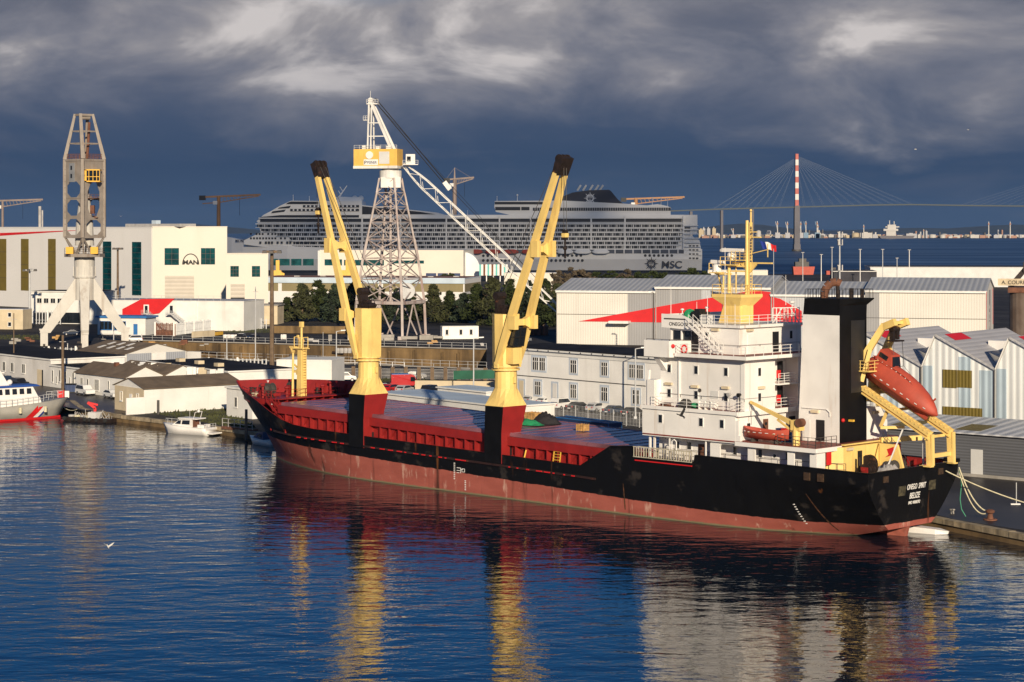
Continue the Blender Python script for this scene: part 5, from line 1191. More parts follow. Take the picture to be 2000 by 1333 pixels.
def redpoly(w, pts): w.poly([(w.X(px)+dx, w.Zf(px, py)) for px, py, dx in pts], RED, 'red_triangle', t=.14)
redpoly(WB[0], [(1130, 628, 0), (1279.5, 601, 0), (1279.5, 630, 0)])
redpoly(WB[1], [(1280.5, 600.5, 0), (1475, 567, 0), (1505, 571, 0), (1505, 634, 0), (1280.5, 630, 0)])
redpoly(WB[2], [(1506.5, 580, 0), (1524, 584, 0), (1566, 608, 0), (1566, 637, 0), (1506.5, 634, 0)])
w = WB[3]
w.poly([(2.2, 13.9), (3.3, 13.9), (2.2, 5.0), (1.9, 5.0)], RED, 'red_stripe', 'r', .05); w.poly([(29, 13.9), (30, 13.9), (30.4, 5), (29.6, 5)], RED, 'red_stripe', 'r', .05); w.panel(12, 19, 0, 13.9, 'wh_grey', 'cladding_bay', 'r')
text('CMA', 3.0, 'lettering', M['white_paint'], w.root, wallM((w.L+.06, 16.0, 7.5), (0, 0, 1), (1, 0, 0)), .01)
MB().box(14, 19, -3.0, -.1, 5.4, 6.0).build('canopy', M['white_paint'], WB[0].root)
# --- silo block at the right edge
mk('silo_wall', (.16, .13, .11), .9, .35, .25, streak=.9, sc=(.07, .035, .02), ss=.3, lo=.48)
s_ = Bld('concrete_silo', 'stained grey concrete silo block with dark arched opening at the right edge', 'silo', (101, 415), (.97, -.24), 22, 12, 15.5, 'silo_wall'); s_.walls()
for x in (2.0, 6.6, 11.4): b = MB(); b.lathe([(2.2, 0), (2.2, 15.9)], (x, -.2, 0), 16); b.build('silo_cylinder', M['silo_wall'], s_.root)
b = MB(); b.prismy([(3.8, 0), (6.2, 0), (6.2, 7.5), (5.6, 8.8), (4.4, 8.6), (3.8, 7.5)], -2.6, -.3); b.build('arched_opening', M['black'], s_.root); MB().box(9.0, 10.2, -2.6, -.3, 0, 11).build('dark_chute', M['black'], s_.root)
MB().box(-.5, 22, -2.6, 12.2, 15.9, 16.9).build('rusty_gantry', M['rust_brown'], s_.root)
b = MB(); b.box(-2.5, 7, 2, 2.3, 17.2, 18.6); sg = b.build('sign_board', M['beige_wall'], s_.root); text('A. COURBEAULT', 1.05, 'sign_lettering', M['black'], sg, wallM((2.2, 1.98, 17.5), (1, 0, 0), (0, -1, 0)), .02)
# conveyor head on top
b = MB(); b.bar((0, 4, 17), (5, 4, 23.0), 1.2, 1.0); b.bar((5, 4, 23), (8, 4, 18.5), 1.0, 1.0); b.box(2.5, 5.5, 3, 5, 20, 22); b.build('scrap_hopper', M['dirty_black'], s_.root)
# --- low pale roofs between ship and parking
lp = Bld('low_quay_canopy', 'low pale flat canopy roof on the quay behind the fore hatch', 'canopy', (-21.8, 329), (.62, -.78), 34, 9, 2.4, 'render_white'); lp.walls(); lp.flat('light_blue', .2)
lp2 = Bld('low_quay_canopy', 'smaller white flat-roofed store beside the lamp post behind the hatch covers', 'store', (-12.2, 336), (.62, -.78), 13, 6, 2.7, 'render_white'); lp2.walls(); lp2.flat('light_blue', .2)

rr = random.Random(31)
for k in range(9):
    p = Vector((-66, 364, 5.2)) if 0 else Vector((-67+k*2.1, 366-k*2.2, 1.1)); b = MB(); 
    for _ in range(4): x, y = rr.uniform(-1, 1), rr.uniform(-1, 1); b.box(x-.5, x+.5, y-.4, y+.4, 3.2+rr.uniform(0, .8), 4.6+rr.uniform(0, .6)) if _ else b.box(-1.2, 1.2, -1.1, 1.1, 0, 3.3)
    o = b.build('stored_gear', M[['render_white', 'galv', 'white_paint', 'beige_wall'][k % 4]]); o.location = p; tag(o, 'pile of pale stored boat gear behind the brown roofs, '+['leftmost', 'second', 'third', 'fourth', 'middle', 'sixth', 'seventh', 'eighth', 'rightmost'][k]+' of the row', 'stored gear', 'stored gear behind the brown roofs')
# ================================================================== MAN WORKS AND THE HALLS BEHIND
mk('works_wall', (.72, .67, .585), .85, .03, .05, streak=.2, sc=(.55, .48, .38), ss=.1, lo=.6)
mk('works_white', (.70, .69, .68), .85, .03, .05, streak=.15, sc=(.5, .46, .4), ss=.1)
mk('works_green', (.0, .055, .06), .18, .5, .25, spec=.9)
MW = Bld('engine_works', 'big cream engine works hall with dark green windows and a black arch emblem', 'factory', (-122.5, 698), (1, 0), 25.8, 60, 29.2, 'works_wall'); MB().prism([(0, 0), (25.4, 0), (18.5, 45), (0, 45)], 0, 29.2).build('wall', MW.wm, MW.root); MB().prism([(-.1, -.1), (25.5, -.1), (18.6, 45), (-.1, 45)], 29.203, 29.5).build('roof', M['works_wall'], MW.root)
def mwin(w, px0, px1, py0, py1, n=2, tr=2, m='works_green'):
    x0, x1 = w.X(px0), w.X(px1); z0, z1 = w.Zf((px0+px1)/2, py1), w.Zf((px0+px1)/2, py0)
    g = w.panel(x0, x1, z0, z1, m, 'window', t=.06); b = MB(w.fm('f'))
    for k in range(1, n): xx = x0+(x1-x0)*k/n; b.box(xx-.06, xx+.06, .063, .12, z0, z1)
    for k in range(1, tr+1): zz = z0+(z1-z0)*k/(tr+1); b.box(x0, x1, .063, .11, zz-.06, zz+.06)
    b.build('glazing_bar', M['dark_steel'], g); return g
mwin(MW, 321.5, 349.5, 485, 518, 2, 2); mwin(MW, 392.5, 420, 485, 517, 3, 2)
def shutter(w, px0, px1, py0, py1, gap=0):
    x0, x1 = w.X(px0), w.X(px1); z0, z1 = w.Zf(px0, py1), w.Zf(px0, py0)
    mk_ = M.get('shutter_grey') or mk('shutter_grey', (.55, .50, .43), .6, .05, .3, corr=('Z', 1.3, .08))
    g = MB(w.fm('f')).box(x0, x1, .003, .1, z0+gap, z1).build('roller_door', mk_, w.root)
    if gap: MB(w.fm('f')).box(x0, x1, .003, .05, z0, z0+gap-.01).build('dark_opening', M['black'], w.root)
shutter(MW, 322, 379, 539, 590)
# emblem: arch over the letters
ex, ez = MW.X(372.5), MW.Zf(372, 517)
b = MB(); n = 20
for k in range(n):
    a0, a1 = math.pi*k/n, math.pi*(k+1)/n
    b.bar((ex+2.75*math.cos(a0), -.1, ez+3.6*math.sin(a0)), (ex+2.75*math.cos(a1), -.1, ez+3.6*math.sin(a1)), .3, .1, up=(0, 1, 0))
em = b.build('emblem_arch', M['black'], MW.root)
tx_ = text('MAN', 2.0, 'emblem_lettering', M['black'], em, wallM((ex, -.06, ez+.05), (1, 0, 0), (0, -1, 0)), .05, 1.2, bold=.045)
ML = Bld('works_annex', 'lower cream block with two small green windows right of the emblem hall', 'factory annex', (-91.0, 652), (1, 0), 13.4, 40, 20.6, 'works_wall'); MB().prism([(0, 0), (13.4, 0), (9.2, 34), (0, 34)], 0, 20.6).build('wall', ML.wm, ML.root); MB().prism([(-.1, -.1), (13.5, -.1), (9.3, 34), (-.1, 34)], 20.603, 20.9).build('roof', M['works_wall'], ML.root)
mwin(ML, 450, 466.5, 520, 541, 3, 2); mwin(ML, 492, 508, 520, 541, 2, 2); shutter(ML, 450.5, 478, 555, 600, 3.0)
mu = Vector((.74, -.67)).normalized(); o = Vector((-122.6, 698))-mu*150
MS = Bld('works_side_hall', 'long pale side of the engine works with tall green and olive window strips', 'factory', o, mu, 149.5, 16, 29.0, 'works_white')
MS.walls(); MS.flat('grey_roof', .3, .15, 'works_white')
for px in (-62, -22, 5, 48.5, 101.5): mwin(MS, px-7.5, px+7.5, 467, 568, 1, 3, 'olive_panel') if px > 0 else None
mwin(MS, 201, 217.5, 472, 577, 1, 9); mwin(MS, 258, 276, 473, 578, 1, 9)
MS.poly([(MS.X(0), MS.Zf(0, 461)), (MS.X(0), MS.Zf(0, 455.5)), (MS.X(168), MS.Zf(168, 449.5))], RED, 'red_stripe', t=.12)
for px, h in ((33, 6), (38, 4.5)): x = MS.X(px); b = MB(); b.tube((x, 10, 29), (x, 10, 29+h+2), .55 if px < 35 else .3); b.build('chimney', M['steel'], MS.root)
b = MB(); b.box(MS.X(205)+5, MS.X(310)+5, 5, 12, 29.35, 30.4); b.build('roof_plant', M['steel'], MS.root)
b = MB(); b.box(MS.X(264)-1.2, MS.X(264)+1.2, 8, 10, 30.4, 31.6); b.build('roof_light_box', M['light_blue'], MS.root)
# low buildings in front of the works
RB = Bld('red_canopy_building', 'low white building with a slanting bright red facade panel and outside stairs', 'building', (-117, 585), (.97, -.24), 43, 16, 8.2, 'render_white'); RB.walls(); RB.flat('grey_roof', .2, .1)
RB.poly([(RB.X(240), RB.Zf(240, 619)), (RB.X(240), RB.Zf(240, 604)), (RB.X(277), RB.Zf(277, 584.5)), (RB.X(342), RB.Zf(342, 583.5)), (RB.X(312), RB.Zf(312, 612)), (RB.X(300), RB.Zf(300, 614))], RED, 'red_panel', t=.4)
for px in (287, 336): x = RB.X(px); z = RB.Zf(px, 605); b = MB(RB.fm('f')); b.box(x-.8, x+.8, .42, .5, z-1.2, z+1.4); f = b.build('window', M['white_paint'], RB.root); MB(RB.fm('f')).box(x-.45, x+.45, .503, .52, z-1.0, z+1.1).build('pane', M['glass_dark'], f)
b = MB(); b.box(RB.X(345), RB.X(384), -.5, -.003, 0, 7.9); b.build('grey_block', M['ship_white'], RB.root)
b = MB()
for px in (293, 341):
    x = RB.X(px); 
    for dy in (-2.4, -1.2): b.bar((x, dy, 4.6), (x+5.5, dy, .4), .12, .35); b.rail([(x, dy, 4.6), (x+5.5, dy, .4)], 1.0, .7, .03, 3)
    for k in range(12): b.box(x+k*.46, x+k*.46+.4, -2.4, -1.2, 4.55-k*.35, 4.6-k*.35)
    b.box(x-1.6, x, -2.5, -.4, 4.5, 4.65); b.rail([(x-1.6, -2.5, 4.6), (x, -2.5, 4.6)], 1.1, .5, .03, 4)
b.build('outside_stair', M['galv'], RB.root)
b = MB(); b.rail([(0, .3, 8.45), (36, .3, 8.45)], 1.3, 2.2, .05, 2); b.build('roof_railing', M['galv'], RB.root)
BB = Bld('blue_trim_kiosk', 'low white gatehouse with a bright blue fascia under the red facade', 'gatehouse', (-112.5, 556), (.97, -.24), 14, 7, 4.6, 'render_white'); BB.walls(); BB.flat('blue_paint', .5, .5, 'blue_paint')
for a_, b_ in ((.8, 4.2), (5.0, 8.2)): BB.win(a_, b_, 1.4, 3.6, fr='blue_paint', mull=2, fw=.1)
BB.panel(10.5, 11.7, 0, 3.0, 'blue_paint')
SH = Bld('concrete_substation', 'small square stained concrete building with slit windows below the works', 'substation', (-84.5, 616), (.995, -.1), 14.2, 9, 5.6, 'beige_wall'); SH.walls(); SH.flat('grey_concrete', .3, .3, 'grey_concrete')
for x in (1.6, 3.6, 5.2, 8.8): SH.win(x, x+.95, 4.1, 4.7, fr='beige_wall', mull=0, sill=False)
SH.panel(3.6, 4.8, 0, 2.4, 'glass_dark')
CB = Bld('site_cabin_stack', 'two stacked cream site cabins at the left edge', 'cabin', (-160, 588), (.98, -.2), 21, 6, 5.6, 'beige_wall'); CB.walls(); CB.flat('grey_roof', .15, .05)
for x in (8.5, 12.5, 16.5):
    for z in (.9, 3.6): CB.win(x, x+.9, z, z+1.1, mull=0)
PC = Bld('pale_annex', 'white annex with a strip of small windows left of the old crane', 'building', (-146, 622), (.96, -.28), 22, 12, 9.6, 'render_white'); PC.walls(); PC.flat('tar_roof', .25, .5)
for k in range(5): PC.win(2+k*2.3, 3.5+k*2.3, 6.2, 7.6, mull=1)
PC.panel(1, 19, .2, 3.4, 'glass_dark', 'loading_bay')
RV = Bld('vehicle_ramp', 'pale railed vehicle ramp in front of the works', 'ramp', (-95.5, 612), (.99, -.12), 16, 5, 3.0, 'grey_concrete'); RV.walls()
b = MB(); b.rail([(0, .1, 3), (16, .1, 3)], 1.1, .5, .03, 2); b.build('railing', M['galv'], RV.root)
# middle distance halls
DK = Bld('long_shipyard_hall', 'long white shipyard hall with a dark window strip in front of the cruise ship', 'hall', (-106, 1130), (.99, -.12), 80, 40, 16.6, 'works_wall')
DK.walls(); DK.flat('grey_roof', .3, .1, 'works_wall')
b = MB(); b.box(0.01, DK.X(621), -.3, -.003, 0, 16.5); b.build('painted_shade_bay', M['works_white'], DK.root)  # cooler white on the flat wall imitates a left face in shade
for a_, b_ in ((528, 543), (546, 566), (569, 589), (592, 613)): mwin_ = MB(DK.fm('f')).box(DK.X(a_), DK.X(b_), .31, .36, DK.Zf(600, 519), DK.Zf(600, 506)).build('window', M['glass_green'], DK.root)
for a_, b_, t_, u_ in ((634, 668, 507, 519), (672, 712, 508, 519), (712, 750, 508, 519), (760, 828, 509, 515)): MB(DK.fm('f')).box(DK.X(a_), DK.X(b_), .003, .06, DK.Zf(700, u_), DK.Zf(700, t_)).build('window', M['glass_green'], DK.root)
for a_ in (832, 855, 879): MB(DK.fm('f')).box(DK.X(a_), DK.X(a_+20), .003, .2, 0, DK.Zf(850, 534)).build('blue_door', M['navy'], DK.root)
mk('curved_white', (.70, .72, .74), .6, .03, .2)
b = MB(); n = 10; xa = DK.X(905)
HX = thing('curved_hall', 'white curved end bay of the shipyard hall beside the striped canopy', 'hall', (A(906, 500, 1128).x, 1128, 1.1), 0)
b.prismy([(0, 0), (0, 15.6)]+[(9*math.sin(t*math.pi/16), 15.6*math.cos(t*math.pi/20) if t < 10 else 0) for t in range(1, 9)]+[(9, 4), (9, 0)], 0, 30); b.build('wall', M['curved_white'], HX)
SC_ = thing('striped_awning', 'striped turquoise, brown and white canopy beside the curved hall', 'canopy', (A(936, 520, 1110).x, 1110, 1.1), 0)
cols = ['green_rope', 'white_paint', 'rust_brown', 'white_paint']
M['turq'] = mat('turquoise', (.12, .45, .42), .6, .05)
for k in range(14): MB().box(k*1.1, k*1.1+1.09, 0, 5, 3.2, 9.2).build('awning_strip', M[['turq', 'white_paint', 'rust_brown', 'white_paint'][k % 4]], SC_)
for k in range(5): MB().box(k*3.7, k*3.7+.5, .5, 1, 0, 3.2).build('post', M['white_paint'], SC_)
CW = Bld('cream_workshop', 'low cream workshop with square windows left of the bare bushes', 'workshop', (A(985, 540, 860).x, 860), (.99, -.1), 22, 10, 10.0, 'works_wall'); CW.walls(); CW.flat('grey_roof', .2, .2)
for px in (1058, 1083, 1092): x = CW.X(px); CW.win(x-.6, x+.6, 6.6, 8.2, mull=0)
BR = Bld('brown_roof_hall', 'very long low hall with rusty roof, pale blue fascia and olive band behind the trees', 'hall', (-101, 800), (.985, -.17), 84, 34, 9.4, 'works_white')
BR.walls(); r = BR.flat('rust_roof', .3, .1, 'light_blue'); MB().box(-.2, 84.2, -.6, -.003, 7.6, 9.39).build('fascia', M['light_blue'], BR.root)
for a_, b_ in ((.3, 10), (11.5, 24), (26, 50), (52, 83.5)): MB(BR.fm('f')).box(a_, b_, .003, .1, 4.4, 7.5).build('olive_band', M['olive'], BR.root)
MB(BR.fm('r')).box(.5, 33, .003, .1, 4.4, 7.5).build('olive_band', M['olive'], BR.root)
for k in range(9): MB().box(4+k*9, 6.2+k*9, 6+(k % 3)*6, 7.4+(k % 3)*6, 9.72, 10.1).build('roof_vent', M['steel'], BR.root)
# right background roofs
RG = Bld('long_white_warehouse', 'very long low white warehouse in front of the estuary on the right', 'warehouse', (A(1700, 530, 1010).x, 1010), (.995, -.1), 150, 40, 9.5, 'ship_grey', ); RG.walls(); RG.flat('slate_roof', .3, .3, 'works_white')
DG = Bld('dark_warehouse', 'dark slate-coloured warehouse behind the funnel top', 'warehouse', (A(1628, 540, 960).x, 960), (.995, -.1), 20, 30, 8.5, 'slate_roof'); DG.walls(); DG.flat('slate_roof', .3, .3)
D2_ = Bld('dark_warehouse', 'dark low shed with pale doors right of the dark warehouse', 'warehouse', (A(1715, 545, 900).x, 900), (.995, -.1), 13, 20, 5.5, 'slate_roof'); D2_.walls(); D2_.flat('tar_roof', .3, .3, 'works_white')
GR = Bld('ridged_store', 'low dark ridged store with a pale canopy behind the funnel', 'store', (A(1562, 560, 800).x, 800), (.995, -.1), 17, 14, 3.8, 'works_white'); GR.walls(); GR.gable_x(3.6, 'slate_roof')
for x in (4.5, 9): MB().box(x, x+3, -.1, -.003, .3, 3.5).build('bay', M['glass_dark'], GR.root)
VW = Bld('white_villa', 'small white house with dark pitched roof just right of the flag', 'house', (A(1518, 550, 780).x, 780), (.97, -.24), 11, 8, 5.6, 'render_white'); VW.walls(); VW.gable_x(2.2, 'render_white')
for x in (2, 5): VW.win(x, x+1, 3, 4.4, mull=0)
WX = Bld('white_cube_store', 'large plain white box building below the cruise ship stern', 'building', (A(1383, 530, 950).x, 950), (.995, -.1), 27.5, 20, 9.2, 'works_wall'); WX.walls(); WX.flat('light_blue', .2, .05, 'works_wall')
MB().box(-.1, 4.2, -.1, -.003, 0, 9.2).build('painted_shade_panel', M['works_white'], WX.root)  # strip of cooler white paints a shaded end onto the flat front
for i, (a_, z, L, H, D, lb, m) in enumerate(((1352, 0, 9, 5, 700, 'flat grey roofed store just above the ribbed warehouse roofs', 'works_white'), (1760, 0, 14, 6.2, 720, 'white block with a blue sign above the funnel-side warehouse', 'works_wall'), (1640, 0, 24, 4.3, 690, 'long low pale store behind the lower ribbed roof', 'works_wall'))):
    q_ = Bld('flat_store', lb, 'store', (A(a_, 560, D).x, D), (.995, -.1), L, 10, H, m); q_.walls(); q_.flat('grey_roof', .2, .2)
    if i == 1: sgn = MB().box(4, 8.5, -.4, -.1, 6.4, 7.6).build('sign_board', M['navy'], q_.root)
# ================================================================== OLD PORTAL CRANE
K = .12625
oc_ = thing('portal_crane', 'grey weathered old dockside crane tower on four slanting legs with a yellow cab', 'crane', (-105.4, 505, 1.1), 0)
mk('crane_cream', (.54, .52, .48), .6, .06, .3, streak=.5, sc=(.22, .14, .09), ss=.7, lo=.55); mk('crane_grey', (.27, .235, .205), .6, .12, .5, streak=.8, sc=(.17, .10, .06), ss=.9, lo=.52); mk('crane_yellow', (.75, .42, .04), .5, .08, .5, streak=.3, sc=(.25, .1, .04))
legs = [(-9.5, -2.0), (2.1, -9.5), (9.6, 2.0), (-2.1, 9.5)]
for x, y in legs:
    b = MB(); d = Vector((x, y, 0)).normalized(); t_ = Vector((-d.y, d.x, 0)); f = Vector((x, y, 0))
    def sec(p, w, h): return [p-t_*w+d*h*-1, p+t_*w+d*h*-1, p+t_*w+d*h, p-t_*w+d*h]
    b.loft([sec(f, .75, .9), sec(f+Vector((0, 0, 3.4)), .75, .9), sec(f+Vector((0, 0, 4.2))-d*.1, .85, 1.3), ], cap=True)
    a0 = f+Vector((0, 0, 3.9))-d*.1; a1 = d*2.6+Vector((0, 0, 0))
    b.loft([[f+t_*s1*.85+d*q0+Vector((0, 0, z0)) for s1, q0, z0 in ((-1, 1.1, 3.2), (1, 1.1, 3.2), (1, -1.5, 3.2), (-1, -1.5, 3.2))],
            [d*2.2+t_*s1*1.25+Vector((0, 0, z0)) for s1, z0 in ((-1, 16.8), (1, 16.8), (1, 11.3), (-1, 11.3))]])
    b.box(x-1.1, x+1.1, y-.6, y+.6, 0, .0+.01) if 0 else None
    b.build('leg', M['crane_cream'], oc_)
    b = MB(); b.bar(f-t_*1.7+Vector((0, 0, .25)), f+t_*1.7+Vector((0, 0, .25)), .5, .5); b.build('bogie', M['dirty_black'], oc_)
b = MB(); b.lathe([(2.5, 11.2), (2.5, 22.4)], n=20); b.lathe([(2.9, 16.7), (2.9, 17.1)], n=20); b.lathe([(2.4, 24.6), (2.1, 30), (1.1, 38)], n=16)
for a_ in range(8): q_ = a_*math.pi/4+.2; b.bar((2.6*math.cos(q_), 2.6*math.sin(q_), 17), (2.6*math.cos(q_), 2.6*math.sin(q_), 19.4), .2)
b.build('column', M['crane_cream'], oc_)
b = MB(); b.prism([(4.9*math.cos(math.pi/4*k+.25), 4.9*math.sin(math.pi/4*k+.25)) for k in range(8)], 21.8, 22.6)
b.rail([(4.8*math.cos(math.pi/4*k+.25), 4.8*math.sin(math.pi/4*k+.25), 22.6) for k in range(9)], 1.4, 1.3, .05, 3)
b.build('slewing_platform', M['crane_grey'], oc_)
for x, y in ((-2.8, -3.8), (3.2, -3.6)): MB().box(x-.9, x+.9, y-.5, y+.5, 22.6, 24.3).build('motor_box', M['crane_yellow'], oc_)
T0 = 25.4; T1 = 45.8; hd = 4.75
cn = [(-hd, -.55), (.55, -hd), (hd, .55), (-.55, hd)]
b = MB()
for x, y in cn:
    b.bar((x, y, T0+1.2), (x, y, T1), .75, .75); b.bar((x, y, T0+1.4), (x*.55, y*.55, 22.4), .4, .4)
for i in range(4):
    p = Vector((*cn[i], 0)); q_ = Vector((*cn[(i+1) % 4], 0)); m_ = (p+q_)/2
    b.bar(p+Vector((0, 0, T0+1.4)), m_*.8+Vector((0, 0, 22.4)), .35, .35); b.bar(q_+Vector((0, 0, T0+1.4)), m_*.8+Vector((0, 0, 22.4)), .35, .35)
    for z in (T1-.2, T0+1.3): b.bar(p+Vector((0, 0, z)), q_+Vector((0, 0, z)), .5, .5)
b.build('tower_post', M['crane_grey'], oc_)
def holed(p, q_, z0, z1, holes, par, name='side_plate'):
    "plate from p to q_ with octagonal openings"
    p = Vector((*p, 0)); q_ = Vector((*q_, 0)); d = (q_-p).normalized(); nn = Vector((d.y, -d.x, 0)); L = (q_-p).length
    b = MB(); T = Matrix((( d.x, nn.x, 0, p.x), (d.y, nn.y, 0, p.y), (0, 0, 1, 0), (0, 0, 0, 1))); b.T = T
    zz = z0
    for hz, rx, rz in holes:
        a0, a1 = hz-rz-.35, hz+rz+.35
        if a0 > zz: b.box(0, L, -.08, .08, zz, a0)
        oct_ = [(L/2+rx*cx_, hz+rz*cz_) for cx_, cz_ in ((-1, -.45), (-.45, -1), (.45, -1), (1, -.45), (1, .45), (.45, 1), (-.45, 1), (-1, .45))]
        out = [(0, hz-.45*rz), (0, a0), (L, a0), (L, hz-.45*rz), (L, hz+.45*rz), (L, a1), (0, a1), (0, hz+.45*rz)]
        pairs = list(zip(oct_, out)); 
        for k in range(8):
            (o1, e1), (o2, e2) = pairs[k], pairs[(k+1) % 8]
            for yy in (-.08, .08): b.quad((o1[0], yy, o1[1]), (e1[0], yy, e1[1]), (e2[0], yy, e2[1]), (o2[0], yy, o2[1]))
            b.quad((o1[0], -.08, o1[1]), (o1[0], .08, o1[1]), (o2[0], .08, o2[1]), (o2[0], -.08, o2[1]))
        zz = a1
    if z1 > zz: b.box(0, L, -.08, .08, zz, z1)
    for k in range(int((z1-z0)/1.5)): b.box(.2, .5, .08, .3, z0+k*1.5, z0+k*1.5+.12); b.box(L-.5, L-.2, .08, .3, z0+k*1.5, z0+k*1.5+.12)
    return b.build(name, M['crane_grey'], par)
holed(cn[0], cn[1], T0+1.4, T1-.4, [(29.2, 2.5, 1.95), (33.9, 2.5, 1.95), (38.4, 2.5, 1.95)], oc_)
holed(cn[1], cn[2], T0+1.4, T1-.4, [(29.0, 2.3, 1.9), (35.9, 1.9, 4.3)], oc_)
holed(cn[2], cn[3], T0+1.4, T1-.4, [(29.2, 2.5, 1.95), (33.9, 2.5, 1.95), (38.4, 2.5, 1.95)], oc_)
b = MB()
for z in (31.4, 36.2): b.box(-1.0, 3.6, -2.2, 2.2, z, z+.15); b.rail([(.4, -3.2, z), (3.8, -.2, z)], 1, .7, .04, 2)
b.box(1.6, 2.6, -1.2, 0, 32.5, 34.5)
b.build('inner_gantry', M['rust_brown'], oc_)
b = MB(); b.T = Matrix.Translation((-2.5, -2.75, 0)) @ Matrix.Rotation(R(-38), 4, 'Z'); b.box(-.9, .9, -.2, .1, 40.2, 44.8); pl_ = b.build('cladding', mat('crane_slate', (.22, .23, .25), .6, .1, .5), oc_)
b = MB(); b.T = Matrix.Translation((-2.6, -2.95, 0)) @ Matrix.Rotation(R(-38), 4, 'Z'); b.box(-.25, .25, -.12, 0, 41.2, 42.2); b.build('window', M['glass_dark'], pl_); b = MB(b.T); b.box(-.25, .25, -.12, 0, 43.2, 44.2); b.build('window', M['glass_dark'], pl_)
b = MB(); b.box(.8, 4.6, -4.4, -1.6, 40.2, 40.5); b.box(.8, 4.6, -4.4, -1.6, 43.0, 43.3); b.box(.8, 1.4, -4.4, -1.6, 40.2, 43.2)
for x in (1.9, 2.9, 3.8, 4.5): b.box(x, x+.14, -4.42, -4.28, 40.2, 43.2)
b.box(.8, 4.6, -4.43, -4.3, 41.4, 41.55)
cab_ = b.build('operator_cab', M['crane_yellow'], oc_); MB().box(1.0, 4.4, -4.2, -1.8, 40.6, 43.0).build('cab_glazing', M['glass_dark'], cab_)
b = MB(); tops = [(-2.3, -.2), (-.7, -1.6), (2.0, .2), (.4, 1.5)]; Z2 = 57.0
for (x, y), (xt, yt) in zip(cn, tops): b.bar((x, y, T1), (xt, yt, Z2), 1.0, .9, .7, .6)
for q_ in (.35, .62, .98):
    pts = [Vector((x, y, T1)).lerp(Vector((xt, yt, Z2)), q_) for (x, y), (xt, yt) in zip(cn, tops)]
    for k in range(4): b.bar(pts[k], pts[(k+1) % 4], .3 if q_ < .9 else .5)
b.tube((-.6, -.5, Z2-.8), (1.2, .4, Z2-.8), .6, n=10)
b.build('head_frame', M['crane_grey'], oc_)
b = MB(); b.rail([(x, y, T1) for x, y in cn]+[(*cn[0], T1)], 1.3, 1.2, .05, 3); b.path([(.6, 0, T1), (.9, 0, 50), (1.1, .2, 55)], .35); b.build('ladder', M['rust_brown'], oc_)
# ================================================================== LATTICE LUFFING CRANE
PKC = Vector((-31.9, 538, 1.1)); pc = thing('lattice_crane', 'tall harbour crane, yellow machine house on a rusty lattice tower, boom lowered to the right', 'crane', tuple(PKC), 0)
mk('lattice_paint', (.44, .38, .36), .6, .2, .3, streak=.85, sc=(.20, .08, .06), ss=.8, lo=.5); mk('lattice_white', (.72, .71, .68), .5, .1, .3, streak=.4, sc=(.35, .25, .2))
dirs = [(-.93, -.37), (.37, -.93), (.93, .37), (-.37, .93)]
def cr_(i, z):
    h = lerp_tab([(0, 9.8), (9.5, 9.4), (20, 7.8), (41.5, 3.1)], z); return Vector((dirs[i][0]*h, dirs[i][1]*h, z))
lv_ = [0, 9.5, 15.5, 21, 26, 30.5, 34.5, 38.2, 42.0]
for i in range(4):
    b = MB()
    for z0, z1 in zip(lv_, lv_[1:]): b.bar(cr_(i, z0), cr_(i, z1), .62 if z0 < 25 else .45)
    b.box(cr_(i, 0).x-1.2, cr_(i, 0).x+1.2, cr_(i, 0).y-.7, cr_(i, 0).y+.7, 0, .9)
    b.build('tower_leg', M['lattice_paint'], pc)
for i in range(4):
    j = (i+1) % 4; b = MB()
    for k, (z0, z1) in enumerate(zip(lv_[1:], lv_[2:])):
        w = .24 if z0 < 25 else .19
        b.bar(cr_(i, z0), cr_(j, z1), w); b.bar(cr_(j, z0), cr_(i, z1), w); b.bar(cr_(i, z1), cr_(j, z1), w)
    b.bar(cr_(i, 9.5), cr_(j, 9.5), .7, .8); m_ = (cr_(i, 9.5)+cr_(j, 9.5))/2
    b.bar(m_, cr_(i, .6).lerp(cr_(j, .6), .18), .3); b.bar(m_, cr_(i, .6).lerp(cr_(j, .6), .82), .3)
    b.build('lattice_bracing', M['lattice_paint'], pc)
b = MB(); b.path([(0, 0, 9), (0, 0, 42)], .35, 8); 
for z in (17.5, 24.5, 30.5, 35.5): b.box(-1.5, 1.5, -1.5, 1.5, z-.08, z+.08)
for k in range(7): z0 = 9.5+k*4.5; b.bar((-1.2+2.4*(k % 2), -.8, z0), (1.2-2.4*(k % 2), -.8, z0+4.5), .5, .15)
b.build('access_stair', M['lattice_paint'], pc)
b = MB(); b.tube((4.5, -3.5, 12.5), (4.5, -3.1, 12.5), 2.1, n=18); 
b.build('cable_reel', M['galv'], pc)
b = MB()
for k, (x, y, w, h) in enumerate(((-3, -9, 4.5, 1.4), (3.5, -9.5, 4, 1.0), (8, -7.5, 3.5, 1.2), (9.5, -3, 3, .9), (-1, -10.5, 2.5, .8), (11.5, -5, 2.5, .8))): b.box(x, x+w, y-.8, y+.8, .9*(k % 2)*.3, h)
b.build('ballast_block', M['grey_concrete'], pc)
b = MB(); b.box(-10.5, -3.5, -9.5, -7, 0, 3.4); b.build('drive_house', M['beige_wall'], pc)
b = MB(); b.lathe([(2.9, 42.0), (2.9, 44.0), (2.2, 44.0), (2.2, 44.6)], n=20); b.box(-2.4, 2.8, -2.6, 2.6, 39.5, 42.2); b.build('slewing_ring', M['lattice_white'], pc)
HT_ = Matrix.Translation((-2.6, 0, 0)) @ Matrix.Rotation(R(-14), 4, 'Z')
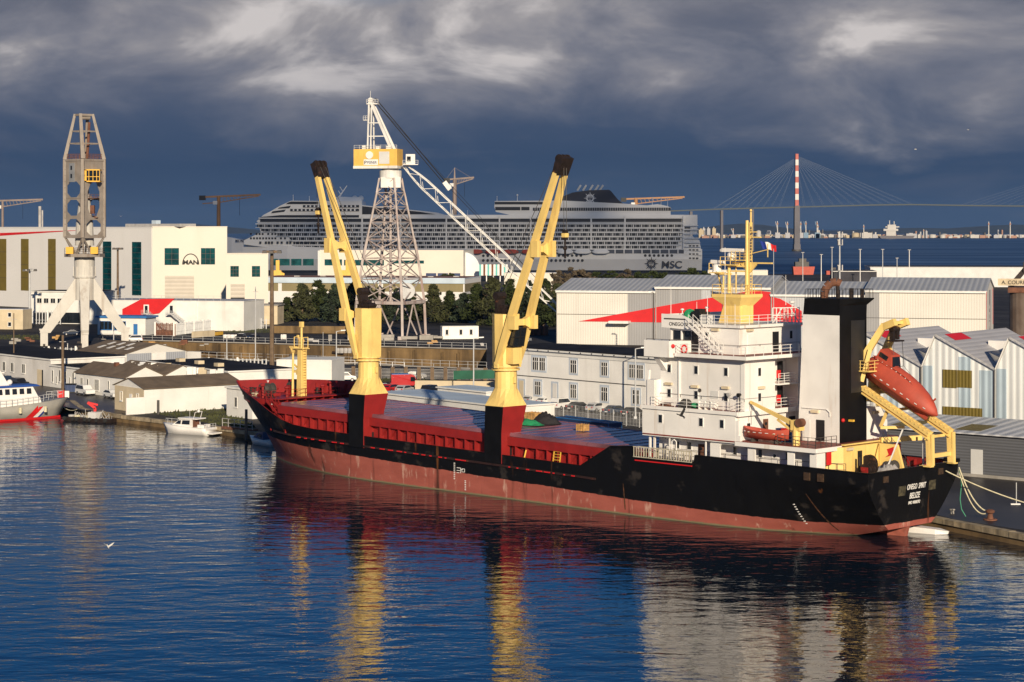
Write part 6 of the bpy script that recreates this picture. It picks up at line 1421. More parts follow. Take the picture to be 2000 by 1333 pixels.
b = MB(HT_); b.box(-6.6, 5.3, -2.6, 2.6, 45.2, 49.6); hh_ = b.build('machine_house', M['crane_yellow'] if 0 else mk('machine_yellow', (.78, .47, .10), .5, .07, .3, streak=.3, sc=(.35, .2, .08)), pc)
b = MB(HT_); b.box(-6.7, 5.4, -2.7, 2.7, 44.5, 45.2); b.build('base_frame', M['lattice_white'], pc)
b = MB(HT_); b.box(.4, 3.2, -2.66, -2.6, 45.7, 48.9); b.build('grey_panel', M['ship_grey'], hh_)
b = MB(HT_); b.box(-3.8, .1, -2.66, -2.6, 45.4, 46.9); sg = b.build('sign_board', M['white_paint'], hh_)
text('PEINER', 1.0, 'sign_lettering', M['navy'], sg, HT_ @ wallM((-1.55, -2.67, 45.75), (1, 0, 0), (0, -1, 0)), .01, .85); text('P', 1.3, 'sign_letter', M['black'], sg, HT_ @ wallM((-3.35, -2.67, 45.65), (1, 0, 0), (0, -1, 0)), .01, 1.1)
b = MB(HT_); b.tube((-2.2, -2.6, 48.0), (-2.2, -2.9, 48.0), 1.0, n=20); b.build('round_emblem', M['white_paint'], hh_)
b = MB(HT_); b.rail([(-6.5, -2.5, 49.6), (5.2, -2.5, 49.6)], 1.0, 1.5, .04, 2); b.box(-4.8, -3.9, -1, 0, 49.6, 50.6); b.box(-1, 0, -1, 0, 49.6, 50.4); b.box(2.2, 3.4, -2, -.8, 49.6, 50.4); b.build('roof_gear', M['lattice_white'], hh_)
b = MB(HT_); ap = Vector((-3.0, 0, 62.6))
for y in (-1.5, 1.5):
    b.bar((-3.1, y, 49.6), (-3.0, y*.4, 62.2), .38); b.bar((3.4, y, 49.6), (-2.6, y*.4, 62.4), .65, .7); b.bar((-2.3, y, 49.6), (-2.2, y*.5, 61.0), .3)
for z in (53, 56.5): b.bar((-3.1, -1.2, z), (-3.1, 1.2, z), .2); b.bar((-3.1, -1.2, z), (1.6-(z-53)*.45, -1.2, z), .25)
b.box(-3.6, -.6, -1.0, 1.0, 61.4, 61.7); b.rail([(-3.6, -1, 61.7), (-.4, -1, 61.7)], 1, .8, .05, 2); b.tube((-2.6, -.8, 62.5), (-2.6, .8, 62.5), .7, n=10); b.bar((-2.8, 0, 62.6), (-2.8, 0, 65.0), .09); b.box(-4.6, -3.4, -.6, .6, 57.2, 57.4); b.rail([(-4.6, -.6, 57.4), (-3.4, -.6, 57.4)], 1, .6, .05, 2)
b.build('a_frame', M['lattice_white'], pc)
# boom: from the house foot, down to the right
B0 = Vector((3.4, -1.2, 45.6)); B1 = Vector((46.5, -9, 5.4)); d = (B1-B0); up_ = Vector((0, 0, 1)); side = d.cross(up_).normalized(); nrm = side.cross(d).normalized()
def bp(t, a, c):
    w = min(1, .3+t*6)*(1-.45*max(0, t-.6)/.4); h = w*1.25; return B0+d*t+side*a*w*1.1+nrm*c*h
b = MB(); N_ = 22
for a_, c_ in ((-1, -1), (1, -1), (1, 1), (-1, 1)):
    for k in range(N_): b.bar(bp(k/N_, a_, c_), bp((k+1)/N_, a_, c_), .2 if c_ < 0 else .27)
for k in range(N_):
    t0, t1 = k/N_, (k+1)/N_; s1 = 1 if k % 2 else -1
    for c_ in (-1, 1): b.bar(bp(t0, -s1, c_), bp(t1, s1, c_), .1)
    for a_ in (-1, 1): b.bar(bp(t0, a_, -s1), bp(t1, a_, s1), .11)
    b.bar(bp(t1, -1, 1), bp(t1, 1, 1), .14); b.bar(bp(t1, -1, -1), bp(t1, 1, -1), .14)
bm_ = b.build('boom', M['lattice_white'], pc)
b = MB(); b.box(3.4, 7.4, -3.9, -2.4, 45.4, 45.6); b.box(4.2, 6.6, -3.8, -2.2, 45.6, 48.2); b.rail([(3.4, -3.9, 45.6), (7.4, -3.9, 45.6)], 1, .8, .04, 2); cb_ = b.build('driver_cab', M['lattice_white'], pc); MB().box(4.5, 5.5, -3.84, -3.8, 46.3, 47.6).build('cab_window', M['glass_dark'], cb_)
apw = HT_ @ Vector((-2.0, 0, 62.6)); mid = Vector((14.8, -2.2, 40.2))
b = MB()
for o_ in (-.5, .5): b.tube(apw+Vector((.5, o_, o_)), mid+Vector((0, o_, o_)), .13, n=5); b.tube(mid+Vector((0, o_, 0)), B0+d*.94+nrm*1.5+Vector((0, o_, 0)), .07, n=5)
b.tube(apw, B0+d*.98+nrm, .05, n=4)
b.build('luffing_cable', M['black'], pc)
b = MB(); b.bar(mid+Vector((-.6, 0, .8)), mid+Vector((.9, 0, -1.2)), 1.5, 1.2); b.build('pulley_block', M['lattice_white'], pc)
# ================================================================== TREES
foliage = mat('foliage', (.035, .047, .014), .85, .5, .5); foliage3 = mat('foliage_olive', (.050, .055, .016), .85, .5, .5); foliage4 = mat('foliage_deep', (.022, .036, .016), .85, .5, .5); foliage2 = mat('foliage_brown', (.10, .075, .045), .9, .3, .6); bark = M['wood_pole']
leafv = foliage.node_tree.nodes['Principled BSDF']; leafv.inputs['Specular IOR Level'].default_value = .2
def tree(name, label, px, D, top_py, wpx, seed, cat='tree', group=None, fm=None, shape='conifer', base=1.1):
    rr = random.Random(seed); x = (px-1000)*D/FPX; H = zat(top_py, D)-base; Wd = wpx*D/FPX/2
    r = thing(name, label, cat, (x, D, base), 0, group)
    b = MB(); b.tube((0, 0, 0), (.2, 0, H*.8), .35, .08, 7)
    for k in range(7): a = rr.uniform(0, 6.28); z = H*rr.uniform(.25, .7); b.tube((0, 0, z), (Wd*.55*math.cos(a), Wd*.55*math.sin(a), z+H*.12), .12, .04, 5)
    b.build('trunk', bark, r)
    b = MB(); cl_ = []
    nb = 74 if shape == 'conifer' else 40
    for k in range(nb):
        t = rr.random()**.8; a = rr.uniform(0, 6.28)
        if shape == 'conifer': rad = Wd*(1-t*.95)**.85*(.8+.5*rr.random()); z = H*(.04+.95*t)
        else: rad = Wd*math.sqrt(max(.05, 1-(2*t-1.0)**2))*(.6+.55*rr.random()); z = H*(.15+.8*t)
        cl_.append((rad*math.cos(a)*rr.uniform(.35, 1), rad*math.sin(a)*rr.uniform(.35, 1), z, rr.uniform(.10, .16)*H*(1.1-.75*t)))
    for cx, cy, cz_, cr0 in cl_:
        for _ in range(52):
            th = rr.uniform(0, 6.28); ph = math.acos(rr.uniform(-1, 1)); q_ = cr0*rr.random()**.4
            p = Vector((cx+q_*math.sin(ph)*math.cos(th)*1.25, cy+q_*math.sin(ph)*math.sin(th)*1.25, cz_+q_*math.cos(ph)*.6)); s_ = rr.uniform(.28, .62)
            u1 = Vector((rr.uniform(-1, 1), rr.uniform(-1, 1), rr.uniform(-.5, 1))).normalized()*s_*1.4; u2 = Vector((rr.uniform(-1, 1), rr.uniform(-1, 1), rr.uniform(-1, 1))).normalized()*s_*.6
            b.quad(p-u1, p+u2, p+u1, p-u2)
    b.build('crown', fm or foliage, r); return r
TR = [(560, 640, 582, 44), (590, 633, 556, 56), (622, 640, 548, 56), (655, 630, 556, 54), (690, 636, 552, 52), (718, 628, 560, 44), (742, 640, 560, 50), (775, 634, 566, 44), (806, 640, 572, 44), (846, 628, 556, 50), (878, 636, 570, 44), (905, 626, 574, 44), (932, 618, 556, 56), (962, 610, 542, 62), (996, 604, 548, 60), (1030, 600, 550, 64), (1062, 596, 546, 62), (1088, 604, 556, 44)]
desc = ['lowest dark evergreen at the left end of the row', 'rounded dark evergreen second from the left end of the row', 'tall dark evergreen left of the fore crane jib', 'dark evergreen between the two fore crane jib legs', 'dark evergreen behind the head of the fore crane housing', 'dark evergreen just behind the fore crane winch', 'dark evergreen behind the left leg of the lattice crane', 'dark evergreen seen through the middle of the lattice crane', 'dark evergreen behind the right leg of the lattice crane', 'pointed dark evergreen right of the lattice crane', 'narrow dark evergreen above the white site cabin', 'dark evergreen above the right end of the white site cabin', 'bushy dark evergreen left of the aft crane jib', 'tallest dark evergreen just left of the aft crane jib', 'dark evergreen behind the aft crane jib', 'broad dark evergreen between the aft crane jib legs', 'broad dark evergreen right of the aft crane jib', 'dark evergreen touching the corner of the white warehouse']
for i, (px, D, ty, w) in enumerate(TR): tree('evergreen_tree', desc[i], px, D, ty, w*1.25, 20+i, group='dark evergreens behind the dry dock', fm=(None, foliage3, None, foliage4)[i % 4])
for i, (px, D, ty, w, br) in enumerate([(1100, 760, 524, 34, 1), (1118, 800, 520, 26, 1), (1140, 790, 524, 30, 1), (1165, 800, 530, 34, 0), (1195, 795, 527, 36, 0), (1222, 800, 524, 26, 1), (1248, 790, 530, 34, 0), (1275, 800, 528, 34, 0), (1300, 790, 530, 34, 0), (1328, 800, 528, 30, 0), (1352, 790, 522, 26, 0), (1378, 800, 527, 26, 0), (1408, 800, 530, 20, 0), (880, 980, 533, 20, 0), (868, 985, 535, 16, 0)]):
    lab = ('bare brown bush' if br else 'low green bush')+[' at the left end of the bush line, beside the cream workshop', ' above the left end of the ribbed roofs', ' just right of the hanging hook', ' below the ship porthole rows', ' under the middle of the cruise ship hull', ' below the red deck shed', ' left of the cruise ship emblem', ' directly under the cruise ship emblem', ' under the cruise ship lettering', ' right of the cruise ship lettering', ' pointed, near the cruise ship stern', ' before the plain white box building', ' rightmost, before the white box building', ' before the blue doors of the shipyard hall', ' leftmost, before the blue doors of the shipyard hall'][i]
    tree('bush', lab, px, D, ty, w*1.6, 60+i, 'bush', 'bushes along the foot of the cruise ship', foliage2 if br else None, 'round')
cnt = {}; ORD = ['leftmost', 'second from the left', 'third from the left', 'fourth from the left', 'fifth from the left', 'sixth from the left', 'seventh from the left', 'eighth from the left', 'ninth from the left', 'tenth from the left', 'eleventh from the left', 'twelfth from the left', 'thirteenth from the left', 'fourteenth from the left', 'rightmost']
def nth(k): cnt[k] = cnt.get(k, -1)+1; return ORD[min(14, cnt[k])]
# ================================================================== CRUISE SHIP
S_ = .3615; D0 = 1446
msc = thing('cruise_ship', 'huge white cruise ship with balcony rows and a dark swept funnel beyond the halls', 'cruise ship', (0, D0, 0), R(-1.2))
def cx_(px): return (px-1000)*S_
def cz_(py): return 30-(py-HY)*S_
mk('liner_white', (.80, .79, .77), .5, .04, .05); mk('liner_dark', (.015, .018, .028), .3, .3, .1); mk('liner_navy', (.012, .016, .035), .5, .2, .1)
LWm = M['liner_white']
def pz(pts): return [(cx_(a), cz_(b)) for a, b in pts]
b = MB()    # hull plan: pointed bow, flat stern, lofted by sections along x
secs = []
for px, hw in ((425, .4), (445, 6), (470, 11), (510, 16), (560, 19), (700, 19), (1100, 19), (1345, 19), (1371, 17.5)):
    top = 487 if px > 620 else lerp_tab([(425, 462), (445, 465), (470, 470), (510, 476), (560, 481), (620, 487)], px)
    zt = cz_(top); secs.append([(cx_(px)+(3 if hw < 10 else 0), 19-hw*.82, -1), (cx_(px), 19-hw, 8), (cx_(px), 19-hw, zt), (cx_(px), 19+hw, zt), (cx_(px), 19+hw, 8), (cx_(px), 19+hw*.82, -1)])
b.loft(secs); b.build('hull', LWm, msc)
# stepped bow superstructure and main body
b = MB()
b.prismy(pz([(474, 470), (505, 455), (1340, 455), (1366, 470), (1370, 495), (1340, 492), (600, 492), (520, 484), (474, 478)]), 2.2, 36)
b.prismy(pz([(508, 457), (500, 432), (516, 424), (1362, 424), (1362, 457)]), 2.4, 35.6)
b.build('superstructure', LWm, msc)
b = MB(); b.prismy(pz([(499, 432), (512, 420), (528, 412), (545, 402), (566, 392.5), (705, 393), (706, 401), (850, 415), (868, 420), (1300, 420), (1362, 420), (1362, 426), (499, 434)]), 3.0, 35); b.build('upper_works', LWm, msc)
# white deck edges projecting (rows) with dark recess and cabin partitions
rows = [430.5, 438.8, 447.2, 455.6, 464.0, 472.4, 480.4]
for i, py in enumerate(rows):
    x0 = [506, 500, 512, 540, 566, 572, 576][i]; x1 = [1331, 1331, 1331, 1328, 1328, 1325, 1320][i]
    zb, zt = cz_(py+5.9), cz_(py)
    if i == 0: zb, zt = cz_(py+4), cz_(py-3)
    g = MB().box(cx_(x0), cx_(x1), 1.75, 2.1, zb, zt).build('cabin_glass', M['liner_dark'], msc)
    b = MB(); x = cx_(x0)+1.2
    b.box(cx_(x0)-1, cx_(x1)+2, .75, 2.15, zt, zt+.75); b.box(cx_(x0)-1, cx_(x1)+2, .7, .8, zb-.25, zb+.15)
    if i:
        k = 0
        while x < cx_(x1):
            b.box(x, x+.22, .9, 1.74, zb, zt); 
            if k % 2: b.box(x+1.0, x+1.7, 1.66, 1.74, zb+.25, zt-.1)
            x += 2.9; k += 1
    b.build('balcony_row', LWm, msc)
b = MB()
for px in (705, 908, 974, 1035, 1153, 1219, 1333, 870, 780): b.box(cx_(px), cx_(px)+1.1, .45, 2.2, cz_(488), cz_(423))
b.build('vertical_pier', LWm, msc)
# small windows near the bow
b = MB()
for py, x0, x1 in ((449.5, 508, 552), (457.5, 486, 566), (466, 486, 580), (474, 505, 700)):
    x = x0
    while x < x1: b.box(cx_(x), cx_(x)+1.3, 1.95 if py < 470 else -.06, 2.3, cz_(py+1.9), cz_(py-1.9)); x += random.choice((6, 6, 8, 11))
b.build('bow_window', M['liner_dark'], msc)
for pts in ([(508, 424), (546, 420.5), (700, 420.5), (700, 426.5), (502, 426.5)], [(530, 413), (556, 409.5), (553, 414), (527, 417)], [(543, 405.5), (566, 402), (563, 407), (540, 408)], [(560, 396), (566, 393.8), (620, 394.2), (620, 399), (556, 399)], [(706, 403), (820, 414), (850, 419), (706, 419)]):
    MB().prismy(pz(pts), 1.4 if pts[0][1] > 420 else 2.8, 2.99).build('dark_glazing', M['liner_dark'], msc)
for py in (403, 410.5):
    b = MB(); b.box(cx_(590 if py < 405 else 565), cx_(700), 2.2, 2.98, cz_(py+2.2), cz_(py-2.2)); b.build('cabin_glass', M['liner_dark'], msc)
    b = MB(); x = cx_(595 if py < 405 else 570)
    while x < cx_(698): b.box(x, x+1.1, 2.0, 2.9, cz_(py+1.9), cz_(py-1.9)); x += 2.9
    b.build('balcony_row', LWm, msc)
# aft upper block and lounge
b = MB(); b.prismy(pz([(966, 393), (1100, 392), (1218, 398), (1310, 405), (1310, 421), (1000, 421), (968, 414), (965, 404)]), 4, 34); b.build('aft_block', LWm, msc)
for x0, x1, t_, u_ in ((966, 1060, 394.5, 399.5), (967, 1016, 404.5, 411), (1018, 1034, 404.5, 411), (1040, 1310, 406, 412)): MB().box(cx_(x0), cx_(x1), 3.7, 3.99, cz_(u_), cz_(t_)).build('dark_glazing', M['liner_dark'], msc)
b = MB()
for k in range(60): x = cx_(1040)+k*1.62; b.box(x, x+.25, 3.5, 3.69, cz_(412), cz_(406))
b.build('mullion', LWm, msc)
b = MB(); b.prismy(pz([(1250, 408), (1252, 403), (1285, 399), (1305, 403), (1312, 408)]), 5, 30); b.build('aft_deckhouse', LWm, msc)
# funnel
b = MB(); b.prismy(pz([(1086, 400), (1096, 385), (1118, 376), (1150, 371.5), (1190, 370.5), (1194, 373), (1208, 390), (1222, 401), (1236, 406), (1086, 401)]), 12, 26)
fn2 = b.build('funnel', M['liner_navy'], msc)
b = MB()
for k in range(5): px = [1128, 1139, 1152, 1163, 1172][k]; b.bar((cx_(px), 17, cz_(372)), (cx_(px+7), 17, cz_(361)), 1.3, 1.3)
b.build('exhaust_pipe', M['galv'], fn2)
def sunlogo(cx, cz, y, r, m, par, letter='m', col=None):
    b = MB()
    for k in range(16):
        a = k*math.tau/16; rr_ = r*(1.0 if k % 2 == 0 else .72); p = Vector((cx+math.cos(a)*r*.48, y, cz+math.sin(a)*r*.48)); q_ = Vector((cx+math.cos(a)*rr_, y, cz+math.sin(a)*rr_)); t_ = Vector((-math.sin(a), 0, math.cos(a)))*r*.09
        b.loft([[p-t_, p+t_, q_], [p-t_+Vector((0, .1, 0)), p+t_+Vector((0, .1, 0)), q_+Vector((0, .1, 0))]])
    for k in range(20):
        a, a2 = k*math.tau/20, (k+1)*math.tau/20; b.bar((cx+math.cos(a)*r*.44, y, cz+math.sin(a)*r*.44), (cx+math.cos(a2)*r*.44, y, cz+math.sin(a2)*r*.44), .12*r, .1, up=(0, 1, 0))
    o = b.build('sun_emblem', m, par); text('m', r*.75, 'emblem_letter', m, o, wallM((cx, y, cz-r*.03), (1, 0, 0), (0, -1, 0)), .05, .9); text('sc', r*.42, 'emblem_letter', m, o, wallM((cx, y, cz-r*.33), (1, 0, 0), (0, -1, 0)), .05, .9)
sunlogo(cx_(1153), cz_(387), 11.9, 13*S_, M['white_paint'], fn2)
sunlogo(cx_(1272), cz_(515), -.12, 14*S_, M['liner_navy'], msc)
text('MSC', 6.6, 'ship_lettering', M['liner_navy'], msc, wallM((cx_(1312), -.05, cz_(523)), (1, 0, 0), (0, -1, 0)), .06, 1.15)
text('MSC PREZIOSA', 2.3, 'ship_name', M['liner_navy'], msc, wallM((cx_(470), 6.5, cz_(473)), (.93, -.36, 0), (-.36, -.93, 0)), .06, .8)
# radar mast forward with domes
b = MB(); b.prismy(pz([(652, 393), (656, 384), (700, 385), (704, 393)]), 12, 24); b.bar((cx_(654), 18, cz_(388)), (cx_(672), 18, cz_(362)), 1.6, 1.2, .5, .5); b.bar((cx_(660), 18, cz_(380)), (cx_(655), 18, cz_(372)), .5); b.bar((cx_(664), 18, cz_(374)), (cx_(658), 18, cz_(364)), .4); b.bar((cx_(640), 16, cz_(386)), (cx_(700), 16, cz_(386)), 1)
b.build('radar_mast', LWm, msc)
for px in (688, 700): b = MB(); b.sphere((cx_(px), 17, cz_(387)), 2.1, 12, 8); b.build('radar_dome', LWm, msc)
for px, h in ((568, 4), (600, 3), (1010, 4), (970, 3), (880, 3), (895, 3), (912, 3), (1275, 5), (1292, 5), (1305, 5)):
    b = MB(); z = cz_(392 if px < 610 else 420 if px < 930 else 392 if px < 1020 else 402); b.tube((cx_(px), 10, z-.5), (cx_(px), 10, z+h), .25, .15, 5); b.sphere((cx_(px), 10, z+h), .7 if px in (1010, 1275, 1292) else .3, 6, 4); b.build('deck_mast', LWm, msc)
# lifeboat recess
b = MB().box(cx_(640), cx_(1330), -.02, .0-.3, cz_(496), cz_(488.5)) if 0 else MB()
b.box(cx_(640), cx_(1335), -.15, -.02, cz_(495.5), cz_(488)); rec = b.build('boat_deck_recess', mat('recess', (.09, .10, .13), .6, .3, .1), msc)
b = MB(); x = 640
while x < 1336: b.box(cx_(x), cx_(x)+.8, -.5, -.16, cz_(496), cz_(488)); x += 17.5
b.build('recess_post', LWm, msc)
b = MB()
for py, x0, x1 in ((500, 944, 975), (499.5, 1040, 1140), (499.5, 1260, 1312), (509, 944, 1000), (509, 1060, 1140)):
    x = x0
    while x < x1: b.tube((cx_(x), -.16, cz_(py)), (cx_(x), -.03, cz_(py)), 1.0, n=8); x += 8.6
b.build('porthole', M['liner_dark'], msc)
# stern: white terraces with openings
b = MB()
for i in range(8): b.box(cx_(1334), cx_(1363+i*1.0), -.0, .6+.0, cz_(442+i*8.2), cz_(440+i*8.2)) 
b.build('stern_terrace', LWm, msc)
b = MB()
for i in range(7):
    for x in (1345, 1352, 1359): 
        if i > 2: b.box(cx_(x), cx_(x)+1.6, -.1, -.02, cz_(456+i*8+2), cz_(456+i*8-.8))
    b.box(cx_(1336), cx_(1348), 1.6, 2.15, cz_(445+i*6.0+1.4), cz_(445+i*6.0-1.0)) if i < 2 else None
b.build('stern_window', M['liner_dark'], msc)
LB0 = None
for k in range(16):
    px = 648+k*35
    if 1090 < px < 1190: pass
    dark = px > 1075
    b = MB(); x = cx_(px); L = 10.5 if not dark else 12
    b.loft([[(x+L*u-L/2, 0-1.9*w, cz_(496.2)+.2+1.0*(1-w)), (x+L*u-L/2, -1.9*w, cz_(496.2)+1.6), (x+L*u-L/2, -.9*w, cz_(496.2)+1.6+1.6*w), (x+L*u-L/2, .9*w, cz_(496.2)+1.6+1.6*w), (x+L*u-L/2, 1.9*w, cz_(496.2)+1.6), (x+L*u-L/2, 1.9*w, cz_(496.2)+.2+1.0*(1-w))] for u, w in ((0, .15), (.12, .75), (.3, 1), (.7, 1), (.88, .75), (1, .15))])
    if dark and px > 1215: continue
    o = b.build('ship_lifeboat', M['orange_boat'] if not dark else M['liner_white']); o.location = (0, D0-2.2-math.sin(R(1.2))*x, 0); tag(o, (('orange roofed lifeboat on the cruise ship side, '+nth('lb')+' of the orange ones') if not dark else ('white roofed tender on the cruise ship side, '+nth('tn')+' of the white ones')), 'lifeboat', 'orange lifeboats along the cruise ship' if not dark else 'white tenders along the cruise ship')
# ================================================================== CLOUD ALOFT (it shades the cruise ship)
cm = bpy.data.materials.new('cloud'); cm.use_nodes = True; cm.node_tree.nodes['Principled BSDF'].inputs['Base Color'].default_value = (.75, .76, .8, 1); cm.node_tree.nodes['Principled BSDF'].inputs['Roughness'].default_value = 1; cm.node_tree.nodes['Principled BSDF'].inputs['Alpha'].default_value = .52
rr = random.Random(4); b = MB(); b.smooth = True
cc = Vector((-33, 1530, 0))+Vector((sv.x, sv.y, sv.z))*(560/sv.z)
NX, NY = 36, 22; top = []; bot = []
for i in range(NX+1):
    for j in range(NY+1):
        u, v = i/NX*2-1, j/NY*2-1; f = max(0, 1-abs(u)**4)*max(0, 1-abs(v)**4); w_ = .6+.4*math.sin(i*.9+j*.5)*math.cos(j*.8-i*.35)+rr.uniform(-.12, .12)
        x, y = u*330*(1+.03*math.sin(j*1.3)), v*190*(1+.05*math.sin(i*1.1)); top.append((x, y, 45*f*w_+.5)); bot.append((x, y, -16*f*w_-.5))
n_ = len(top); q_ = lambda i, j: i*(NY+1)+j
fs_ = [(q_(i, j), q_(i+1, j), q_(i+1, j+1), q_(i, j+1)) for i in range(NX) for j in range(NY)]
edge = [q_(i, 0) for i in range(NX+1)]+[q_(NX, j) for j in range(1, NY+1)]+[q_(i, NY) for i in range(NX-1, -1, -1)]+[q_(0, j) for j in range(NY-1, 0, -1)]
b.add(top+bot, fs_+[tuple(n_+k for k in f[::-1]) for f in fs_]+[(a+n_, c+n_, c, a) for a, c in zip(edge, edge[1:]+edge[:1])])
cloud = b.build('cloud', cm); cloud.location = cc; tag(cloud, kind='structure')
# ================================================================== SHIPYARD CRANES BEHIND
mk('yard_crane', (.34, .17, .07), .6, .15, .1); mk('yard_crane_grey', (.22, .17, .15), .6, .2, .1)
def tower_crane(label, px, D, tpy, bpy_, jl, jr, m, mast_w=2.2, apex=None, cw=True):
    r = thing('shipyard_crane', label, 'crane', (A(px, 0, D).x, D, 1.1)); k = D/FPX; zt = zat(tpy, D)-1.1; zb = 0
    b = MB(); b.tube((0, 0, zb), (0, 0, zt), mast_w*.75, mast_w*.6, 10); b.build('mast', M[m], r)
    xl = (jl-px)*k; xr = (jr-px)*k; zl = zt+1; b = MB()
    b.bar((xl, 0, zt-.6), (xr, 0, zt+1.2), 1.1, 1.3); b.bar((xl*.9, 0, zt-4.5*(abs(xl) < abs(xr))-.8), (0, 0, zt-4.5), .7); b.bar((0, 0, zt-4.5), (xr*.95, 0, zt+.2), .7)
    n = 12
    for i in range(n): t0 = i/n; b.bar((xr*t0, 0, zt+1.8*t0*0+.6), (xr*(t0+.5/n), 0, zt-4.2*(1-t0)), .35)
    if apex: za = zat(apex, D)-1.1; b.bar((0, 0, zt), (0, 0, za), 1.4, 1.4, .5, .5); b.bar((0, 0, za), (xr*.8, 0, zt+1.5), .15); b.bar((0, 0, za), (xl*.9, 0, zt), .15)
    b.build('jib', M[m], r)
    if cw: b = MB(); b.box(xl-1, xl+3.5, -1.5, 1.5, zt-2.8, zt+.6); b.build('counterweight', M['black'], r)
    b = MB(); b.box(-4, -.8, -1.4, 1.4, zt-6, zt-3.4); b.build('cab', M['ship_grey'], r)
    b = MB(); b.tube((xr*.5, 0, zt-1), (xr*.5, 0, zt-14), .12, n=4); b.build('hook_line', M['black'], r)
tower_crane('rusty orange tower crane with lattice jib above the works roof', 427, 1500, 384, 446, 392, 509, 'yard_crane')
tower_crane('brown tower crane with pointed apex behind the lattice boom', 888, 1620, 350, 430, 870, 926, 'yard_crane_grey', 2.6, 328)
tower_crane('hammerhead jib crane seen just above the cruise ship stern', 1242, 1700, 388, 420, 1215, 1337, 'yard_crane', 2.6)
tower_crane('pale horizontal crane jib cut off by the left edge', 5, 1600, 393, 446, -70, 84, 'yard_crane_grey', 1.6, cw=False)
# ================================================================== BRIDGE
KB = 2667/FPX; BX = A(1556, 0, 2667).x
br = thing('cable_stayed_bridge', 'tall cable-stayed bridge over the estuary with a red and white striped pylon', 'bridge', (BX, 2667, 0))
mk('pylon_grey', (.11, .105, .12), .7, .1, .05); mk('pylon_red', (.42, .10, .08), .6, .1, .1); mk('pylon_white', (.62, .60, .58), .6, .05, .1)
b = MB(); zd = zat(402, 2667); b.loft([[(-3.6, -6, 8), (3.6, -6, 8), (3.6, 6, 8), (-3.6, 6, 8)], [(-3.2, -5, zd), (3.4, -5, zd), (3.4, 5, zd), (-3.2, 5, zd)]]); b.box(-4.2, 4.2, -7, 7, 2, 9)
b.build('pier', M['pylon_grey'], br)
b = MB(); b.lathe([(6.5, -2), (6.5, 2.4), (6, 2.6)], n=20); b.build('pier_base', M['dark_steel'], br)
zt_ = zat(301, 2667); nst = 9
for k in range(nst):
    z0 = zd+(zt_-zd)*k/nst; z1 = zd+(zt_-zd)*(k+1)/nst; w = 2.3-.05*k
    MB().box(-w, w, -3.4, 3.4, z0+.01, z1).build('pylon_band', M['pylon_white'] if (k % 2 == 1) else M['pylon_red'], br)
def dz(px): return zat(lerp_tab([(1250, 414), (1325, 412), (1400, 409), (1556, 405), (1700, 401), (1780, 400), (1900, 402), (2000, 403), (2300, 412)], px), 2667)
b = MB(); xs = list(range(1250, 2301, 15))
for p, q_ in zip(xs, xs[1:]): b.bar(((p-1556)*KB, 4, dz(p)), ((q_-1556)*KB, 4, dz(q_)), 13, 1.7)
b.build('deck', mat('bridge_deck', (.03, .045, .055), .6, .05, .02), br)
for p in (1290, 1350, 1410, 1470): b = MB(); b.box((p-1556)*KB-1.6, (p-1556)*KB+1.6, -1, 9, -1, dz(p)-1.6); b.build('pier', M['pylon_grey'], br)
b = MB(); cb = [ (1395+k*16) for k in range(9)]+[(1572+k*19) for k in range(12)]
for p in cb:
    t = abs(p-1556)/230; z1 = zt_-10+8*t
    for y in (-3, 11): b.tube((0, 2, z1), ((p-1556)*KB, y, dz(p)+1), .08, n=4)
for k in range(8): p = 1880+k*18; b.tube((A(2180, 0, 2667).x-BX, 2, zt_-4), ((p-1556)*KB, 4, dz(p)+1), .08, n=4)
b.build('stay_cable', mat('stay', (.20, .24, .32), .5, .05), br)
# ================================================================== FAR SHORE
fs = MB(); rr = random.Random(12)
def ridge(x0, x1, y, h, n, dy, z=1.5):
    g = []; b = MB()
    for i in range(n+1):
        x = x0+(x1-x0)*i/n; hh = h*(.55+.45*math.sin(i*.7)*math.sin(i*.23+1)+rr.uniform(-.1, .1)); g.append([(x, y, -.5), (x, y+dy*.1, z), (x, y+dy*.5, z+hh), (x, y+dy, z+hh*.6), (x, y+dy, -.5)])
    b.loft(g); return b
o = ridge(600, 5200, 6050, 5, 80, 500).build('far_shore', mat('shore', (.07, .07, .06), .9, .4, .01)); tag(o, kind='structure')
o = ridge(-9000, 6000, 11000, 55, 120, 2500).build('hills', mat('far_hills', (.035, .05, .06), .9, .3, .002)); tag(o, kind='structure')
o = ridge(-2600, -420, 3300, 18, 80, 500).build('hills', mat('near_hills', (.04, .05, .05), .9, .3, .005)); tag(o, kind='structure')
KF = 6000/FPX
FM = [mat('oil_tank_white', (.50, .48, .45), .7, .1, .02), mat('far_cream', (.46, .38, .25), .7, .1, .02), mat('far_grey', (.40, .40, .42), .7, .1, .02), mat('far_rust', (.35, .20, .14), .8, .1, .02)]
GW = 'storage tanks on the far shore'
